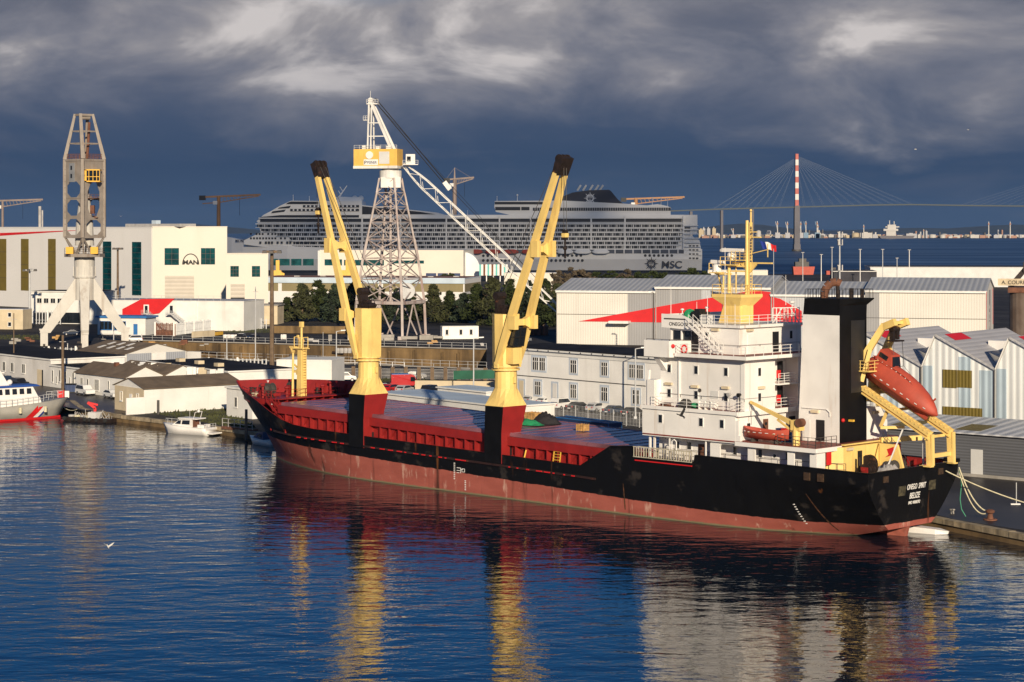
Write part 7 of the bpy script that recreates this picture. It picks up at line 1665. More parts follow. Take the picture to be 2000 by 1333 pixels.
for px, wpx, tpy, k, kind in [(1378,14,447,1,'b'),(1385,8,444,2,'b'),(1392,9,444,2,'b'),(1403,10,444,1,'b'),(1411,12,456,0,'b'),(1428,20,460,3,'b'),(1490,14,448,0,'t'),(1498,16,457,2,'b'),(1513,14,448,2,'t'),(1520,12,459,1,'b'),(1536,18,458,0,'b'),(1549,14,459,3,'b'),(1578,12,456,1,'b'),(1600,18,458,2,'b'),(1612,14,453,0,'t'),(1624,12,457,2,'b'),(1642,14,458,0,'b'),(1668,24,455,0,'t'),(1680,22,453,1,'t'),(1700,34,454,0,'b'),(1718,16,458,2,'b'),(1790,30,456,2,'b'),(1806,12,458,0,'b'),(1818,5,450,2,'b'),(1835,20,457,0,'t'),(1852,16,458,0,'t'),(1868,18,456,0,'t'),(1884,16,459,3,'b'),(1896,16,457,0,'t'),(1910,14,459,0,'t'),(1926,16,457,0,'t'),(1942,18,458,0,'t'),(1956,14,459,2,'b'),(1968,16,457,0,'t'),(1985,20,458,0,'t')]:
    x = A(px, 0, 6000).x; D = 6100+rr.uniform(-40, 120); zt = zat(446+(tpy-446)*1.0, D)*.85; w = wpx*KF/2*.7
    if kind == 't':
        b = MB(); b.lathe([(w, -.5), (w, zt*.85), (w*.5, zt*.97), (0.1, zt)], n=14); o = b.build('storage_tank', FM[k]); o.location = (x, D, 1); tag(o, 'round storage tank on the far shore, '+nth('t')+' of the tanks', 'tank', GW)
    else:
        b = MB(); b.box(-w, w, 0, 30, -.5, zt); b.box(-w*.4, w*.3, 5, 20, zt, zt*1.15); o = b.build('industrial_block', FM[k]); o.location = (x, D, 1); kk = ['white', 'yellowish', 'grey', 'rust brown'][k]; tag(o, kk+' block on the far shore, '+nth(kk)+' of the '+kk+' ones', 'industrial building', 'industrial blocks on the far shore, '+kk)
for px, tpy in ((1432, 447), (1518.5, 433), (1538, 434), (1564, 434), (1574, 433), (1596, 433), (1597.5, 440), (1687, 440), (1804, 449), (1931, 434), (1973, 434)):
    r = thing('far_crane', 'thin red-banded mast on the far shore, '+nth('m')+' of the masts', 'crane', (A(px, 0, 6050).x, 6050, 1), 0, 'thin masts on the far shore'); zt = zat(tpy, 6050)
    b = MB(); b.bar((0, 0, 0), (0, 0, zt), 3.2, 3.2, 1.8, 1.8); b.build('mast', FM[0], r)
    if px < 1600: b = MB(); b.bar((0, 0, zt*.5), (-6, 0, zt*.98), 1.6); b.box(-7, 7, -4, 4, 0, zt*.32); b.build('crane_base', mat('far_blue', (.15, .25, .35), .6) if px > 1570 else FM[2], r)
    MB().box(-2.2, 2.2, -2.2, 2.2, zt*.8, zt*.9).build('red_band', FM[3], r)
r = thing('dredger', 'dark hulled ship with a stepped white superstructure lying off the far shore', 'ship', (A(1742, 0, 5900).x, 5900, 0))
b = MB(); b.prismy([(-30, -1), (60, -1), (66, 8), (-38, 8)], 0, 20); b.build('hull', mat('far_hull', (.10, .09, .10), .6), r)
b = MB(); b.box(-16, 12, 2, 18, 8, 22); b.box(-24, 18, 0, 18, 22, 28); b.box(-12, 12, 2, 16, 28, 40); b.box(-18, 22, 4, 16, 32, 35); b.bar((-5, 9, 40), (-5, 9, 52), 2); b.bar((8, 9, 40), (8, 9, 50), 2); b.build('superstructure', FM[0], r)
r = thing('tug', 'red tug hull with grey wheelhouse at the mid-distance quay below the pylon', 'tug', (A(1568, 0, 1270).x, 1270, 1.1))
b = MB(); b.prismy([(-5.5, 0), (6.5, 0), (7.5, 5), (-6, 5)], 0, 8); b.build('hull', RED if 0 else M['orange_boat'], r)
b = MB(); b.box(-4.5, 4, 1, 7, 5, 8); b.box(-2, 2.5, 2, 6, 8, 10); b.build('wheelhouse', M['dark_steel'], r)
r = thing('barge', 'small red hull moored right of the tug', 'barge', (A(1630, 0, 1270).x, 1270, 1.1)); b = MB(); b.prismy([(-5, 0), (6, 0), (6, 2.4), (-5, 2.4)], 0, 5); b.build('hull', M['orange_boat'], r); b = MB(); b.box(-2, 1, 1, 4, 2.4, 4.4); b.build('wheelhouse', M['dark_steel'], r)
# phone mast and tall poles on the right
r = thing('telecom_mast', 'grey lattice phone mast with panel antennas in two tiers', 'mast', (A(1640, 0, 700).x, 700, 1.1)); zt = zat(452, 700)-1.1
b = MB(); b.tube((0, 0, 0), (0, 0, zt), .35, .2, 8); b.build('pole', M['galv'], r)
for z in (zt-2.2, zt-4.8, zt-13.5): b = MB(); [b.box(.9*math.cos(a)-.18, .9*math.cos(a)+.18, .9*math.sin(a)-.18, .9*math.sin(a)+.18, z, z+2) for a in (0, 2.1, 4.2)]; b.lathe([(.2, z), (.9, z), (.9, z+.15), (.2, z+.15)], n=8); b.build('antenna_panel', M['steel'], r)

# dense low shoreline works, one mass at this distance
rr = random.Random(91); b = MB()
for _ in range(420):
    px = rr.uniform(1372, 2080); D = rr.uniform(6060, 6350); x = (px-1000)*D/FPX; w = rr.uniform(3, 14); h = rr.uniform(2, 9) if rr.random() < .93 else rr.uniform(12, 24); w = w if h < 10 else 2.0
    b.m = rr.randrange(5); b.box(x-w, x+w, D, D+12, .5, 2+h)
o = b.build('shoreline_works', [FM[0], FM[1], FM[2], FM[3], M['dark_steel']]); tag(o, kind='stuff')
# ================================================================== POLES, VEHICLES, BOATS, ROPES, BIRDS
def lamp(label, px, py_b, py_t, heads=1, m='galv', r=.09, grp='quay lamp posts', D=None, zb=1.1, w=1.2, side=1):
    p = G(px, py_b, zb) if D is None else Vector(((px-1000)*D/FPX, D, zb)); h = zat(py_t, p.y)-zb
    t = thing('lamp_post', label, 'lamp post', tuple(p), 0, grp)
    b = MB(); b.tube((0, 0, 0), (0, 0, h), r*1.5, r, 8); b.box(-r*2.4, r*2.4, -r*2.4, r*2.4, 0, .35)
    if heads == 1: b.tube((0, 0, h), (w*side, 0, h+.2), r*.7, n=6)
    else: b.bar((-w, 0, h), (w, 0, h), r*1.4); b.bar((0, -w, h), (0, w, h), r*1.4)
    b.build('pole', M[m], t)
    if heads == 1: b = MB(); b.loft([[(w*side-.35, -.16, h+.1), (w*side-.35, .16, h+.1), (w*side-.35, .12, h+.3), (w*side-.35, -.12, h+.3)], [(w*side+.5, -.2, h+.16), (w*side+.5, .2, h+.16), (w*side+.5, .12, h+.34), (w*side+.5, -.12, h+.34)]]); b.build('lamp_head', M['white_paint'], t)
    else:
        for dx, dy in ((-w, 0), (w, 0), (0, -w), (0, w)): b = MB(); b.loft([[(dx-.5, dy-.4, h-.35), (dx+.5, dy-.4, h-.35), (dx+.5, dy+.4, h-.15), (dx-.5, dy+.4, h-.15)], [(dx-.4, dy-.3, h+.2), (dx+.4, dy-.3, h+.2), (dx+.4, dy+.3, h+.3), (dx-.4, dy+.3, h+.3)]]); b.build('floodlight', M['dark_steel'], t)
    return t
lamp('slim lamp post between the fore and aft crane columns of the ship', 925, 785, 662)
lamp('slim lamp post beside the fore crane, behind the bulwark', 657, 752, 648)
lamp('slim lamp post right of the white boxes on the dock road', 443, 700, 657)
lamp('slim lamp post in front of the office by the bridge wing', 1241, 818, 682)
lamp('small lamp post between the legs of the old crane', 222, 672, 622)
lamp('tall floodlight mast rising in front of the works, right of the old crane', 230, 620, 486, 4, 'wood_pole', .3, 'floodlight masts', w=1.3)
lamp('floodlight mast left of the old crane in front of the pale annex', 58, 640, 528, 4, 'galv', .25, 'floodlight masts', w=1.6)
lamp('tall brown floodlight mast with a wide head left of the foremast', 531, 722, 492, 4, 'wood_pole', .34, 'floodlight masts', w=1.5)
lamp('dark lamp post before the grey warehouse bay', 1276, 640, 572, 1, 'dark_steel', .12, 'warehouse lamp posts', D=470, w=-.8)
for px, py_b, py_t, lab, m, r_ in ((122.5, 768, 655, 'tall weathered wooden pole standing before the white annex', 'wood_pole', .28), (27, 742, 612, 'thin wooden pole at the far left behind the patrol boat', 'wood_pole', .12), (631, 718, 650, 'thin grey pole just left of the fore crane lamp', 'galv', .06), (847, 742, 712, 'short grey pole by the parking wall', 'galv', .06), (132, 702, 672, 'short white post behind the annex', 'white_paint', .1), (1152, 800, 703, 'thin white pole fixed to the office front', 'white_paint', .08), (499, 705, 560, 'lattice radio mast left of the tall brown floodlight', 'galv', .12)):
    p = G(px, py_b); h = zat(py_t, p.y)-1.1; t = thing('pole', lab, 'pole', tuple(p)); b = MB(); b.tube((0, 0, 0), (0, 0, h), r_, r_*.75, 8); b.build('shaft', M[m], t); b = MB(); b.box(-.6, .6, -.05, .05, h-1.2, h-1.1) if r_ > .1 else b.sphere((0, 0, h), r_*1.6, 6, 4); b.build('crossbar', M['steel'], t)
for i, (px, ty, D) in enumerate(((1568, 494, 950), (1604, 498, 940), (1625, 484, 900), (1680, 488, 930), (1724, 488, 920), (1776, 489, 900), (1752, 505, 960))):
    t = thing('light_pole', ['slim pole in front of the red tug', 'short slim pole just right of the tug', 'slim pole just left of the phone mast', 'slim pole first right of the phone mast', 'slim pole second right of the phone mast', 'slim pole third right of the phone mast, topmost', 'faint short pole between the last two tall poles'][i], 'pole', (A(px, 0, D).x, D, 1.1)); h = zat(ty, D)-1.1
    b = MB(); b.tube((0, 0, 0), (0, 0, h), .22, .15, 6); b.build('shaft', M['white_paint' if i % 2 else 'galv'], t); b = MB(); b.box(-.7, .7, -.2, .2, h, h+.25); b.build('lamp_head', M['steel'], t)
# flag
fp = thing('flagpole', 'tall grey flagpole carrying the blue white and red flag', 'flagpole', (A(1511, 0, 460).x, 460, 1.1)); h = zat(488, 460)-1.1
b = MB(); b.tube((0, 0, 0), (0, 0, h+.2), .1, .06, 8); b.build('shaft', M['galv'], fp)
fl = thing('flag', 'wind-blown blue, white and red tricolour flag on the flagpole', 'flag', (A(1511, 0, 460).x, 460, zat(492, 460)))
M['flag_blue'] = mat('flag_blue', (.01, .03, .25), .8, .03)
for k, m in enumerate(('flag_blue', 'white_paint', 'bright_red')):
    b = MB(); vs = []; n = 6
    for i in range(n+1):
        u = (k+i/n)/3; x = -2.9+u*3.4; zc = 2.6-u*1.15-.12*math.sin(u*9); y = .28*math.sin(u*11)
        vs += [(x-.25*(1-u), y, zc), (x+.35*(1-u)+.1, y+.1, zc-1.9+.5*u)]
    b.smooth = True; b.add(vs+[(a, c+.02, d_) for a, c, d_ in vs], [(2*i, 2*i+1, 2*i+3, 2*i+2) for i in range(n)]+[(2*i+2*(n+1), 2*i+2+2*(n+1), 2*i+3+2*(n+1), 2*i+1+2*(n+1)) for i in range(n)]); b.build(['blue_band', 'white_band', 'red_band'][k], M[m], fl)
# --- vehicles
paints = {}
def paint(c):
    if c not in paints: paints[c] = mat('car_paint', c, .3, .03, coat=.6)
    return paints[c]
M['tyre'] = M['rubber']; M['hub'] = mat('hub_cap', (.4, .4, .42), .4, .05, metal=.6); M['tail'] = mat('tail_light', (.45, .01, .01), .3, .05); M['headl'] = mat('headlight', (.8, .8, .78), .15, .03)
PROTO = {}
def vehicle(kind, c):
    key = (kind, c)
    if key in PROTO: return PROTO[key]
    if kind == 'hatch': L, Wd, H, body, gl = 4.0, 1.68, 1.42, [(0,.35),(0,.78),(.12,.9),(.95,1.0),(1.55,1.38),(3.1,1.42),(3.85,.98),(4.0,.85),(4.0,.35)], [(1.0,.96),(1.6,1.33),(3.05,1.36),(3.72,.97)]
    elif kind == 'van': L, Wd, H, body, gl = 4.25, 1.75, 1.85, [(0,.38),(0,.85),(.15,1.0),(.95,1.12),(1.5,1.74),(3.95,1.82),(4.2,1.2),(4.25,.38)], [(1.02,1.08),(1.55,1.66),(3.85,1.72),(4.1,1.1)]
    elif kind == 'boxvan': L, Wd, H, body, gl = 5.4, 2.0, 2.5, [(0,.4),(0,1.0),(.7,1.15),(1.2,2.2),(1.6,2.4),(5.4,2.4),(5.4,.4)], [(.78,1.15),(1.2,1.95),(1.9,1.95),(1.9,1.15)]
    elif kind == 'suv': L, Wd, H, body, gl = 4.5, 1.8, 1.8, [(0,.45),(0,1.0),(.15,1.1),(1.2,1.15),(1.75,1.7),(4.2,1.75),(4.5,1.1),(4.5,.45)], [(1.28,1.12),(1.8,1.62),(4.1,1.66),(4.35,1.1)]
    else: L, Wd, H, body, gl = 4.5, 1.72, 1.4, [(0,.35),(0,.75),(.12,.85),(1.15,.95),(1.85,1.36),(3.0,1.38),(3.7,1.0),(4.5,.95),(4.5,.35)], [(1.22,.93),(1.9,1.3),(2.95,1.32),(3.6,.98)]
    r = thing('parked_car' if kind != 'boxvan' else 'box_van', 'x', 'car' if kind in ('hatch', 'saloon', 'suv') else 'van')
    b = MB(); h = Wd/2
    lo = [(x-L/2, z) for x, z in body if z < 1.2*0+1.16 or kind == 'boxvan']; 
    wl_ = [p for p in body]; ins = lambda z: h-(max(0, (z-.95))*.22 if kind != 'boxvan' else 0)
    n = len(body); V = []
    for sgn in (-1, 1):
        for x, z in body: V.append((x-L/2, sgn*(ins(z) if z > .4 else h-.05), z))
    b.add(V, [tuple(range(n)), tuple(range(2*n-1, n-1, -1))]+[(i, i+n, (i+1) % n+n, (i+1) % n) for i in range(n)])
    b.box(-L/2-.06, -L/2+.2, -h+.06, h-.06, .35, .6); b.box(L/2-.2, L/2+.06, -h+.06, h-.06, .35, .62)
    bd = b.build('body', paint(c), r)
    b = MB()
    for sgn in (-1, 1):
        m_ = len(gl); vs = [(x-L/2, sgn*(ins(z)+.012), z) for x, z in gl]; 
        b.add(vs, [tuple(range(m_))])
    b.build('side_window', M['glass_dark'], bd)
    x0, z0 = gl[0]; x1, z1 = gl[1]; b = MB(); b.quad((x0-L/2-.03, -h+.2, z0+.03), (x0-L/2-.03, h-.2, z0+.03), (x1-L/2-.03, h-.3, z1+.02), (x1-L/2-.03, -h+.3, z1+.02)); b.build('windscreen', M['glass_dark'], bd)
    if kind != 'boxvan': x0, z0 = gl[-1]; x1, z1 = gl[-2]; b = MB(); b.quad((x0-L/2+.13, -h+.2, z0+.03), (x0-L/2+.13, h-.2, z0+.03), (x1-L/2+.13, h-.3, z1+.0), (x1-L/2+.13, -h+.3, z1+.0)); b.build('rear_window', M['glass_dark'], bd)
    else: b = MB(); b.box(1.0-L/2+1.2, L/2-.1, -h+.03, h-.03, 2.4, 2.52); b.build('roof_rack', M['blue_paint'], bd)
    for x in (L*.18, L*.80):
        for sgn in (-1, 1):
            b = MB(); b.tube((x-L/2, sgn*(h-.2), .32), (x-L/2, sgn*(h+.02), .32), .32, n=16); w_ = b.build('wheel', M['tyre'], r); b = MB(); b.tube((x-L/2, sgn*(h+.02), .32), (x-L/2, sgn*(h+.035), .32), .18, n=10); b.build('hub_cap', M['hub'], w_)
    for sgn in (-1, 1):
        MB().box(L/2-.08, L/2+.03, sgn*(h-.3)-.12, sgn*(h-.3)+.12, .68, .9).build('tail_light', M['tail'], bd); MB().box(-L/2-.03, -L/2+.08, sgn*(h-.3)-.14, sgn*(h-.3)+.14, .6, .78).build('headlight', M['headl'], bd)
    MB().box(L/2+.062, L/2+.08, -.26, .26, .45, .58).build('number_plate', M['headl'] if c[0] < .3 else M['yellow_machine'], bd)
    PROTO[key] = r; r['used'] = 0; return r
def put(kind, c, px, py, deg, label, group):
    p = vehicle(kind, c); pos = tuple(G(px, py, 1.108)); rz = R(deg)
    if p.get('used', 0) == 0: p['used'] = 1; p.location = pos; p.rotation_euler = (0, 0, rz); p['label'] = label; p['group'] = group; o = p
    else: o = copy_tree(p, pos, rz, label); o['group'] = group
    return o
# model front is -x; rear +x.  parked nose-in to the office: rear towards the camera
SIL, WHT, BLK, NAV, REDC, GRY = (.42, .43, .45), (.75, .75, .74), (.015, .015, .018), (.02, .035, .07), (.45, .015, .02), (.14, .15, .17)
g1 = 'cars parked nose-in at the quay office'
rear = -130
for kind, c, px, py, lab in (('hatch', SIL, 1041, 789, 'silver hatchback, first car in the row at the quay office'), ('hatch', WHT, 1068, 792, 'white hatchback next to the small white van at the quay office'), ('van', WHT, 1098, 799, 'small white van in the row at the quay office'), ('saloon', BLK, 1129, 802, 'black saloon right of the small white van'), ('hatch', SIL, 1166, 804, 'silver hatchback between the black and dark blue cars'), ('saloon', NAV, 1201, 809, 'dark blue saloon in the row at the quay office'), ('saloon', BLK, 1236, 813, 'black saloon closest to the ship superstructure')):
    put(kind, c, px, py, rear, lab, g1)
g2 = 'vehicles parked beside the fore crane'
for kind, c, px, py, deg, lab in (('van', WHT, 673, 745, 190, 'white van behind the forecastle bulwark'), ('hatch', WHT, 745, 764, -120, 'white hatchback just right of the fore crane'), ('hatch', REDC, 764, 766, -120, 'red hatchback beside the red box van'), ('hatch', SIL, 790, 768, -115, 'silver hatchback in front of the red box van'), ('boxvan', REDC, 792, 757, 190, 'red box van with a blue roof rack'), ('hatch', SIL, 812, 740, 185, 'silver car behind the red box van'), ('suv', BLK, 843, 771, -120, 'large black off-roader by the beige wall'), ('hatch', NAV, 876, 771, -120, 'dark blue hatchback right of the black off-roader'), ('saloon', GRY, 906, 774, -120, 'dark grey saloon left of the lamp post'), ('hatch', SIL, 935, 778, -120, 'silver hatchback just behind the lamp post'), ('saloon', BLK, 958, 781, -120, 'black saloon partly behind the aft crane')):
    put(kind, c, px, py, deg, lab, g2)
put('van', WHT, 166, 772, 128+180-180+0, 'white family van parked at the brown roofed house', 'white cars at the brown roofed house')
put('hatch', WHT, 219, 778, 128, 'small white car parked nearest the long quay shed', 'white cars at the brown roofed house')
for i, (px, py, c) in enumerate(((12, 752, NAV), (38, 757, BLK))): put('suv', c, px, py, 128, ['dark blue off-roader at the left edge behind the patrol boat', 'black off-roader behind the patrol boat mast'][i], 'dark cars behind the patrol boat')
# --- walls, fences
p0, p1 = G(665, 740), G(1000, 744); d = (p1-p0); n = 13
fr = thing('panel_fence', 'fence of brown posts and pale grille panels behind the parked cars', 'fence', (0, 0, 0))
for k in range(n+1): q_ = p0+d*k/n; MB().box(q_.x-.35, q_.x+.35, q_.y-.25, q_.y+.25, 1.1, 3.5).build('post', M['wood_pole'] if k % 2 == 0 else M['wood_pole'], fr)
for k in range(n):
    a_ = p0+d*(k+.16)/n; c_ = p0+d*(k+.84)/n; b = MB(); b.rail([a_+Vector((0, 0, .1)), c_+Vector((0, 0, .1))], 1.9, .22, .03, 3); b.build('grille', M['steel'], fr)
def wall_(label, pa, pb, h, t, m, name='wall'):
    o = MB().bar(Vector(pa)+Vector((0, 0, h/2)), Vector(pb)+Vector((0, 0, h/2)), t, h).build(name, M[m]); return tag(o, label, 'wall')
wall_('beige retaining wall behind the row of dark parked cars', G(811, 762), G(985, 764), 1.7, .4, 'beige_wall')
b = MB(); a_, c_ = G(885, 755)+Vector((0, 2, 0)), G(1000, 752)+Vector((0, 2, 0)); b.bar(a_+Vector((0, 0, 1.9)), c_+Vector((0, 0, 1.9)), .1, 1.6); o = b.build('green_fence', mat('green_screen', (.015, .10, .06), .8, .15, .5)); tag(o, 'dark green screen fence above the beige wall', 'fence')
railing('pipe_railing', 'white pipe railing beyond the panel fence', 'railing', [G(640, 712), G(720, 714), G(790, 718)], 1.0, 3.0, 'white_paint', .06)
# mesh fence with white posts on the quay
p0, p1 = Vector((2.5, 318, 1.1)), Vector((22, 292, 1.1)); fr = thing('mesh_fence', 'wire mesh fence with white posts between the hatch covers and the parked cars', 'fence', (0, 0, 0)); d = p1-p0
for k in range(12): q_ = p0+d*k/11; MB().box(q_.x-.045, q_.x+.045, q_.y-.045, q_.y+.045, 1.1, 3.3).build('post', M['galv'], fr)
b = MB()
for k in range(100): q_ = p0+d*k/99; b.box(q_.x-.012, q_.x+.012, q_.y-.012, q_.y+.012, 1.2, 3.3)
for z in (1.3, 2.3, 3.3): b.bar(p0+Vector((0, 0, z-1.1)), p1+Vector((0, 0, z-1.1)), .03)
b.build('mesh', M['galv'], fr)
# slatted fences in front of the works
def slat_fence(label, pa, pb, h, m, step=.7, grp=None):
    r = thing('slat_fence', label, 'fence', (0, 0, 0), 0, grp); pa, pb = Vector(pa), Vector(pb); L = (pb-pa).length; n = int(L/step); b = MB()
    for k in range(n+1): q_ = pa.lerp(pb, k/n); b.box(q_.x-.14, q_.x+.14, q_.y-.04, q_.y+.04, q_.z, q_.z+h*(1+.04*math.sin(k*1.7)))
    b.bar(pa+Vector((0, .1, h*.3)), pb+Vector((0, .1, h*.3)), .1); b.bar(pa+Vector((0, .1, h*.85)), pb+Vector((0, .1, h*.85)), .1); b.build('slats', M[m], r)
    k = 0
    while k*6 < L: q_ = pa.lerp(pb, min(1, k*6/L)); MB().box(q_.x-.2, q_.x+.2, q_.y-.2, q_.y-.05, q_.z, q_.z+h+.3).build('post', M['white_paint'], r); k += 1
slat_fence('rusty sheet-pile fence below the red facade', G(303, 656), G(342, 657), 3.4, 'rust_brown', .45)
slat_fence('grey vertical slat fence left of the yellow kerb', G(343, 655), G(460, 641), 3.2, 'galv')
slat_fence('grey slat fence with white posts right of the yellow kerb', G(460, 643), G(530, 643), 3.0, 'galv', 1.4)
slat_fence('grey slat fence behind the old crane at the left edge', G(-10, 632), G(118, 634), 4.0, 'galv', 1.0)
slat_fence('pale slat fence on the near side of the dock behind the grey gable shed', G(352, 716), G(520, 716), 1.6, 'galv', .8)
slat_fence('fence with white posts at the left edge behind the long office', G(-10, 700), G(150, 700), 2.4, 'galv', 1.2)
wall_('stepped beige retaining wall beside the yellow kerb', G(376, 660), G(418, 657), 1.6, .6, 'beige_wall'); wall_('low yellow painted kerb', G(416, 656), G(434, 654), .9, .6, 'yellow_machine')
wall_('brown low block wall under the evergreens', G(534, 651), G(700, 652), 2.0, .8, 'dock_wall')
wall_('short concrete goal-shaped frame wall by the dock rim', G(366, 701), G(392, 702), 1.6, .3, 'render_grey')
# cabin
cbn = Bld('site_cabin', 'long white portable cabin on the far side of the dry dock', 'cabin', (G(864, 663).x, G(864, 663).y), (.94, .2), 9.6, 3, 3.2, 'ship_white'); cbn.walls(); cbn.flat('render_white', .12, .05)
for x in (.9, 4.6, 7.3): cbn.win(x, x+.6, 1.2, 2.4, mull=0, fr='steel')
for i, (px, py, w, h, m, lab) in enumerate(((450, 661, 3.2, 1.0, 'white_paint', 'row of white sacks on the dock road left of the tall mast'), (554, 663, 1.2, 1.3, 'white_paint', 'pair of white drums right of the tall mast'), (645, 666, .9, 1.6, 'grey_concrete', 'pale concrete block on the dock road'), (990, 668, 2.5, 1.6, 'rust_brown', 'rusty skip behind the aft crane'), (1048, 655, 5.0, 2.6, 'rust_brown', 'heap of rusty plates left of the white warehouse'), (671, 690, 3, 1.2, 'steel', 'grey equipment crates left of the fore crane house'))):
    b = MB(); rr = random.Random(i)
    for k in range(4): b.lathe([(w*.16, 0), (w*.19, h*.5), (w*.15, h*.95), (.05, h)], ((k-1.5)*w*.3, rr.uniform(-.3, .3), 0), 8) if i != 2 else b.box(-w/2, w/2, -.4, .4, h*k/4, h*(k+1)/4-.03)
    o = b.build('dock_gear', M[m]); o.location = G(px, py); tag(o, lab, 'dock gear')
# blue container
ct = thing('shipping_container', 'dark blue shipping container on the quay beyond the hatch covers', 'container', (6.6, 286, 1.1), math.atan2(-.80, .6))
b = MB(); b.box(0, 12.2, -1.2, 1.2, .1, 2.6); b.build('body', M['navy'], ct); b = MB()
for x in (0, 12.1): 
    for y in (-1.22, 1.1): b.box(x-.02, x+.12, y, y+.12, 0, 2.65)
for y in (-1.24, 1.14): b.box(0, 12.2, y, y+.1, 2.55, 2.68)
b.build('corner_frame', M['blue_paint'], ct); text('22 G1', .5, 'container_code', M['white_paint'], ct, wallM((12.225, .3, 1.6), (0, 1, 0), (1, 0, 0)), .005)
# --- mooring gear at the stern
bp_ = G(1934, 1016); bo = thing('bollard', 'rusty quay bollard holding the pale stern ropes', 'bollard', tuple(bp_)); b = MB(); b.lathe([(.35, 0), (.3, .3), (.22, .6), (.42, .75), (.45, .95), (.2, 1.05)], n=14); b.build('post', M['rust_brown'], bo); b = MB(); b.lathe([(.7, 0), (.7, .12), (.3, .14)], n=14); b.build('base', M['rust_brown'], bo)
bo2 = G(1860, 1004); t = thing('bollard', 'small pale bollard on the quay just right of the stern', 'bollard', tuple(bo2)); b = MB(); b.lathe([(.2, 0), (.18, .3), (.3, .4), (.28, .5)], n=12); b.build('post', M['grey_concrete'], t)
fd = thing('quay_fender', 'rust stained rubber fender with two pale caps under the quay bollard', 'fender', (bp_.x-.9, bp_.y-2.6, 0)); b = MB(); b.box(-.5, .5, -.4, 1.2, -.5, 1.0); b.build('rubber_block', M['dirty_black'], fd)
for z in (.3, -.25): b = MB(); b.tube((0, -.6, z), (0, -.4, z), .42, n=14); b.build('cap', M['rope'], fd)
def rope(label, a_, c_, sag, m, r=.07, n=14):
    a_, c_ = Vector(a_), Vector(c_); pts = [a_.lerp(c_, k/n)-Vector((0, 0, sag*4*(k/n)*(1-k/n))) for k in range(n+1)]; b = MB(); b.path(pts, r, 6); o = b.build('mooring_rope', M[m]); return tag(o, label, 'rope', None)
SMv = lambda x, y, z: SM @ Vector((x, y, z))
rope('taut white stern rope running off to the right', SMv(98.8, 5.3, 6.0), G(2092, 1004, 2.0), .5, 'rope', .06)
t = thing('bollard', 'rusty bollard beyond the right edge taking the taut white rope', 'bollard', tuple(G(2092, 1006.5))); b = MB(); b.lathe([(.35, 0), (.3, .3), (.22, .6), (.42, .75), (.45, .95), (.2, 1.05)], n=14); b.build('post', M['rust_brown'], t)
rope('slack pale yellow rope from the stern corner down to the bollard', SMv(98.6, 8.0, 6.1), bp_+Vector((0, 0, .8)), 1.1, 'rope', .07)
rope('second pale rope beside the slack one, ending at the bollard', SMv(98.5, 8.05, 5.9), bp_+Vector((-.4, .2, .6)), 1.3, 'rope', .06)
p = SMv(98.6, 8.02, 5.9); b = MB(); b.path([p, p+Vector((.25, 0, -1.5)), p+Vector((.1, 0, -3.0)), p+Vector((.25, 0, -4.0)), p+Vector((.65, -.1, -4.7))], .05); tag(b.build('mooring_rope', M['green_rope']), 'loose green rope hanging from the stern corner', 'rope')
rope('pale mooring rope from the patrol boat to the quay', A(118, 790, 331), G(150, 800), .5, 'rope', .05)
pn = thing('small_pontoon', 'white pointed work float lying against the quay by the stern', 'float', (40.6, 201.8, 0), R(-35)); b = MB(); b.loft([[(-1.6, -.7, 0), (-1.6, .7, 0), (-1.5, .7, .6), (-1.5, -.7, .6)], [(1.4, -.65, 0), (1.4, .65, 0), (1.4, .6, .5), (1.4, -.6, .5)], [(2.5, -.1, .05), (2.5, .1, .05), (2.6, .1, .35), (2.6, -.1, .35)]]); b.build('hull', M['white_paint'], pn)
sg = thing('quay_sign', 'small white post sign standing on the dark quay at the right edge', 'sign', tuple(G(1985, 986))); b = MB(); b.tube((0, 0, 0), (0, 0, 2.3), .05); b.build('post', M['galv'], sg); b = MB(); b.box(-.6, .4, -.15, .15, 0, .12); b.build('foot', M['white_paint'], sg)
# --- boats
def loft_hull(L, W_, H0, H1, m, par, name='hull', n=12, flare=.75, rake=.5, T=None, smooth=True):
    b = MB(T); b.smooth = smooth; secs = []
    for i in range(n+1):
        t = i/n; w = W_/2*min(1, (1-((t-.55)/.45)**2.4) if t > .55 else 1.0); w = max(w, .04); sh = H0+(H1-H0)*t**2; x = -L/2+L*t
        xr = rake*(t**4)
        secs.append([(x-xr*.6, 0, -.4), (x-xr*.4, w*flare*.8, -.1), (x, w*(flare+.15), sh*.45), (x+xr, w, sh), (x+xr, w*.9, sh), (x+xr, -w*.9, sh), (x+xr, -w, sh), (x, -w*(flare+.15), sh*.45), (x-xr*.4, -w*flare*.8, -.1)])
    b.loft(secs); return b.build(name, m, par)
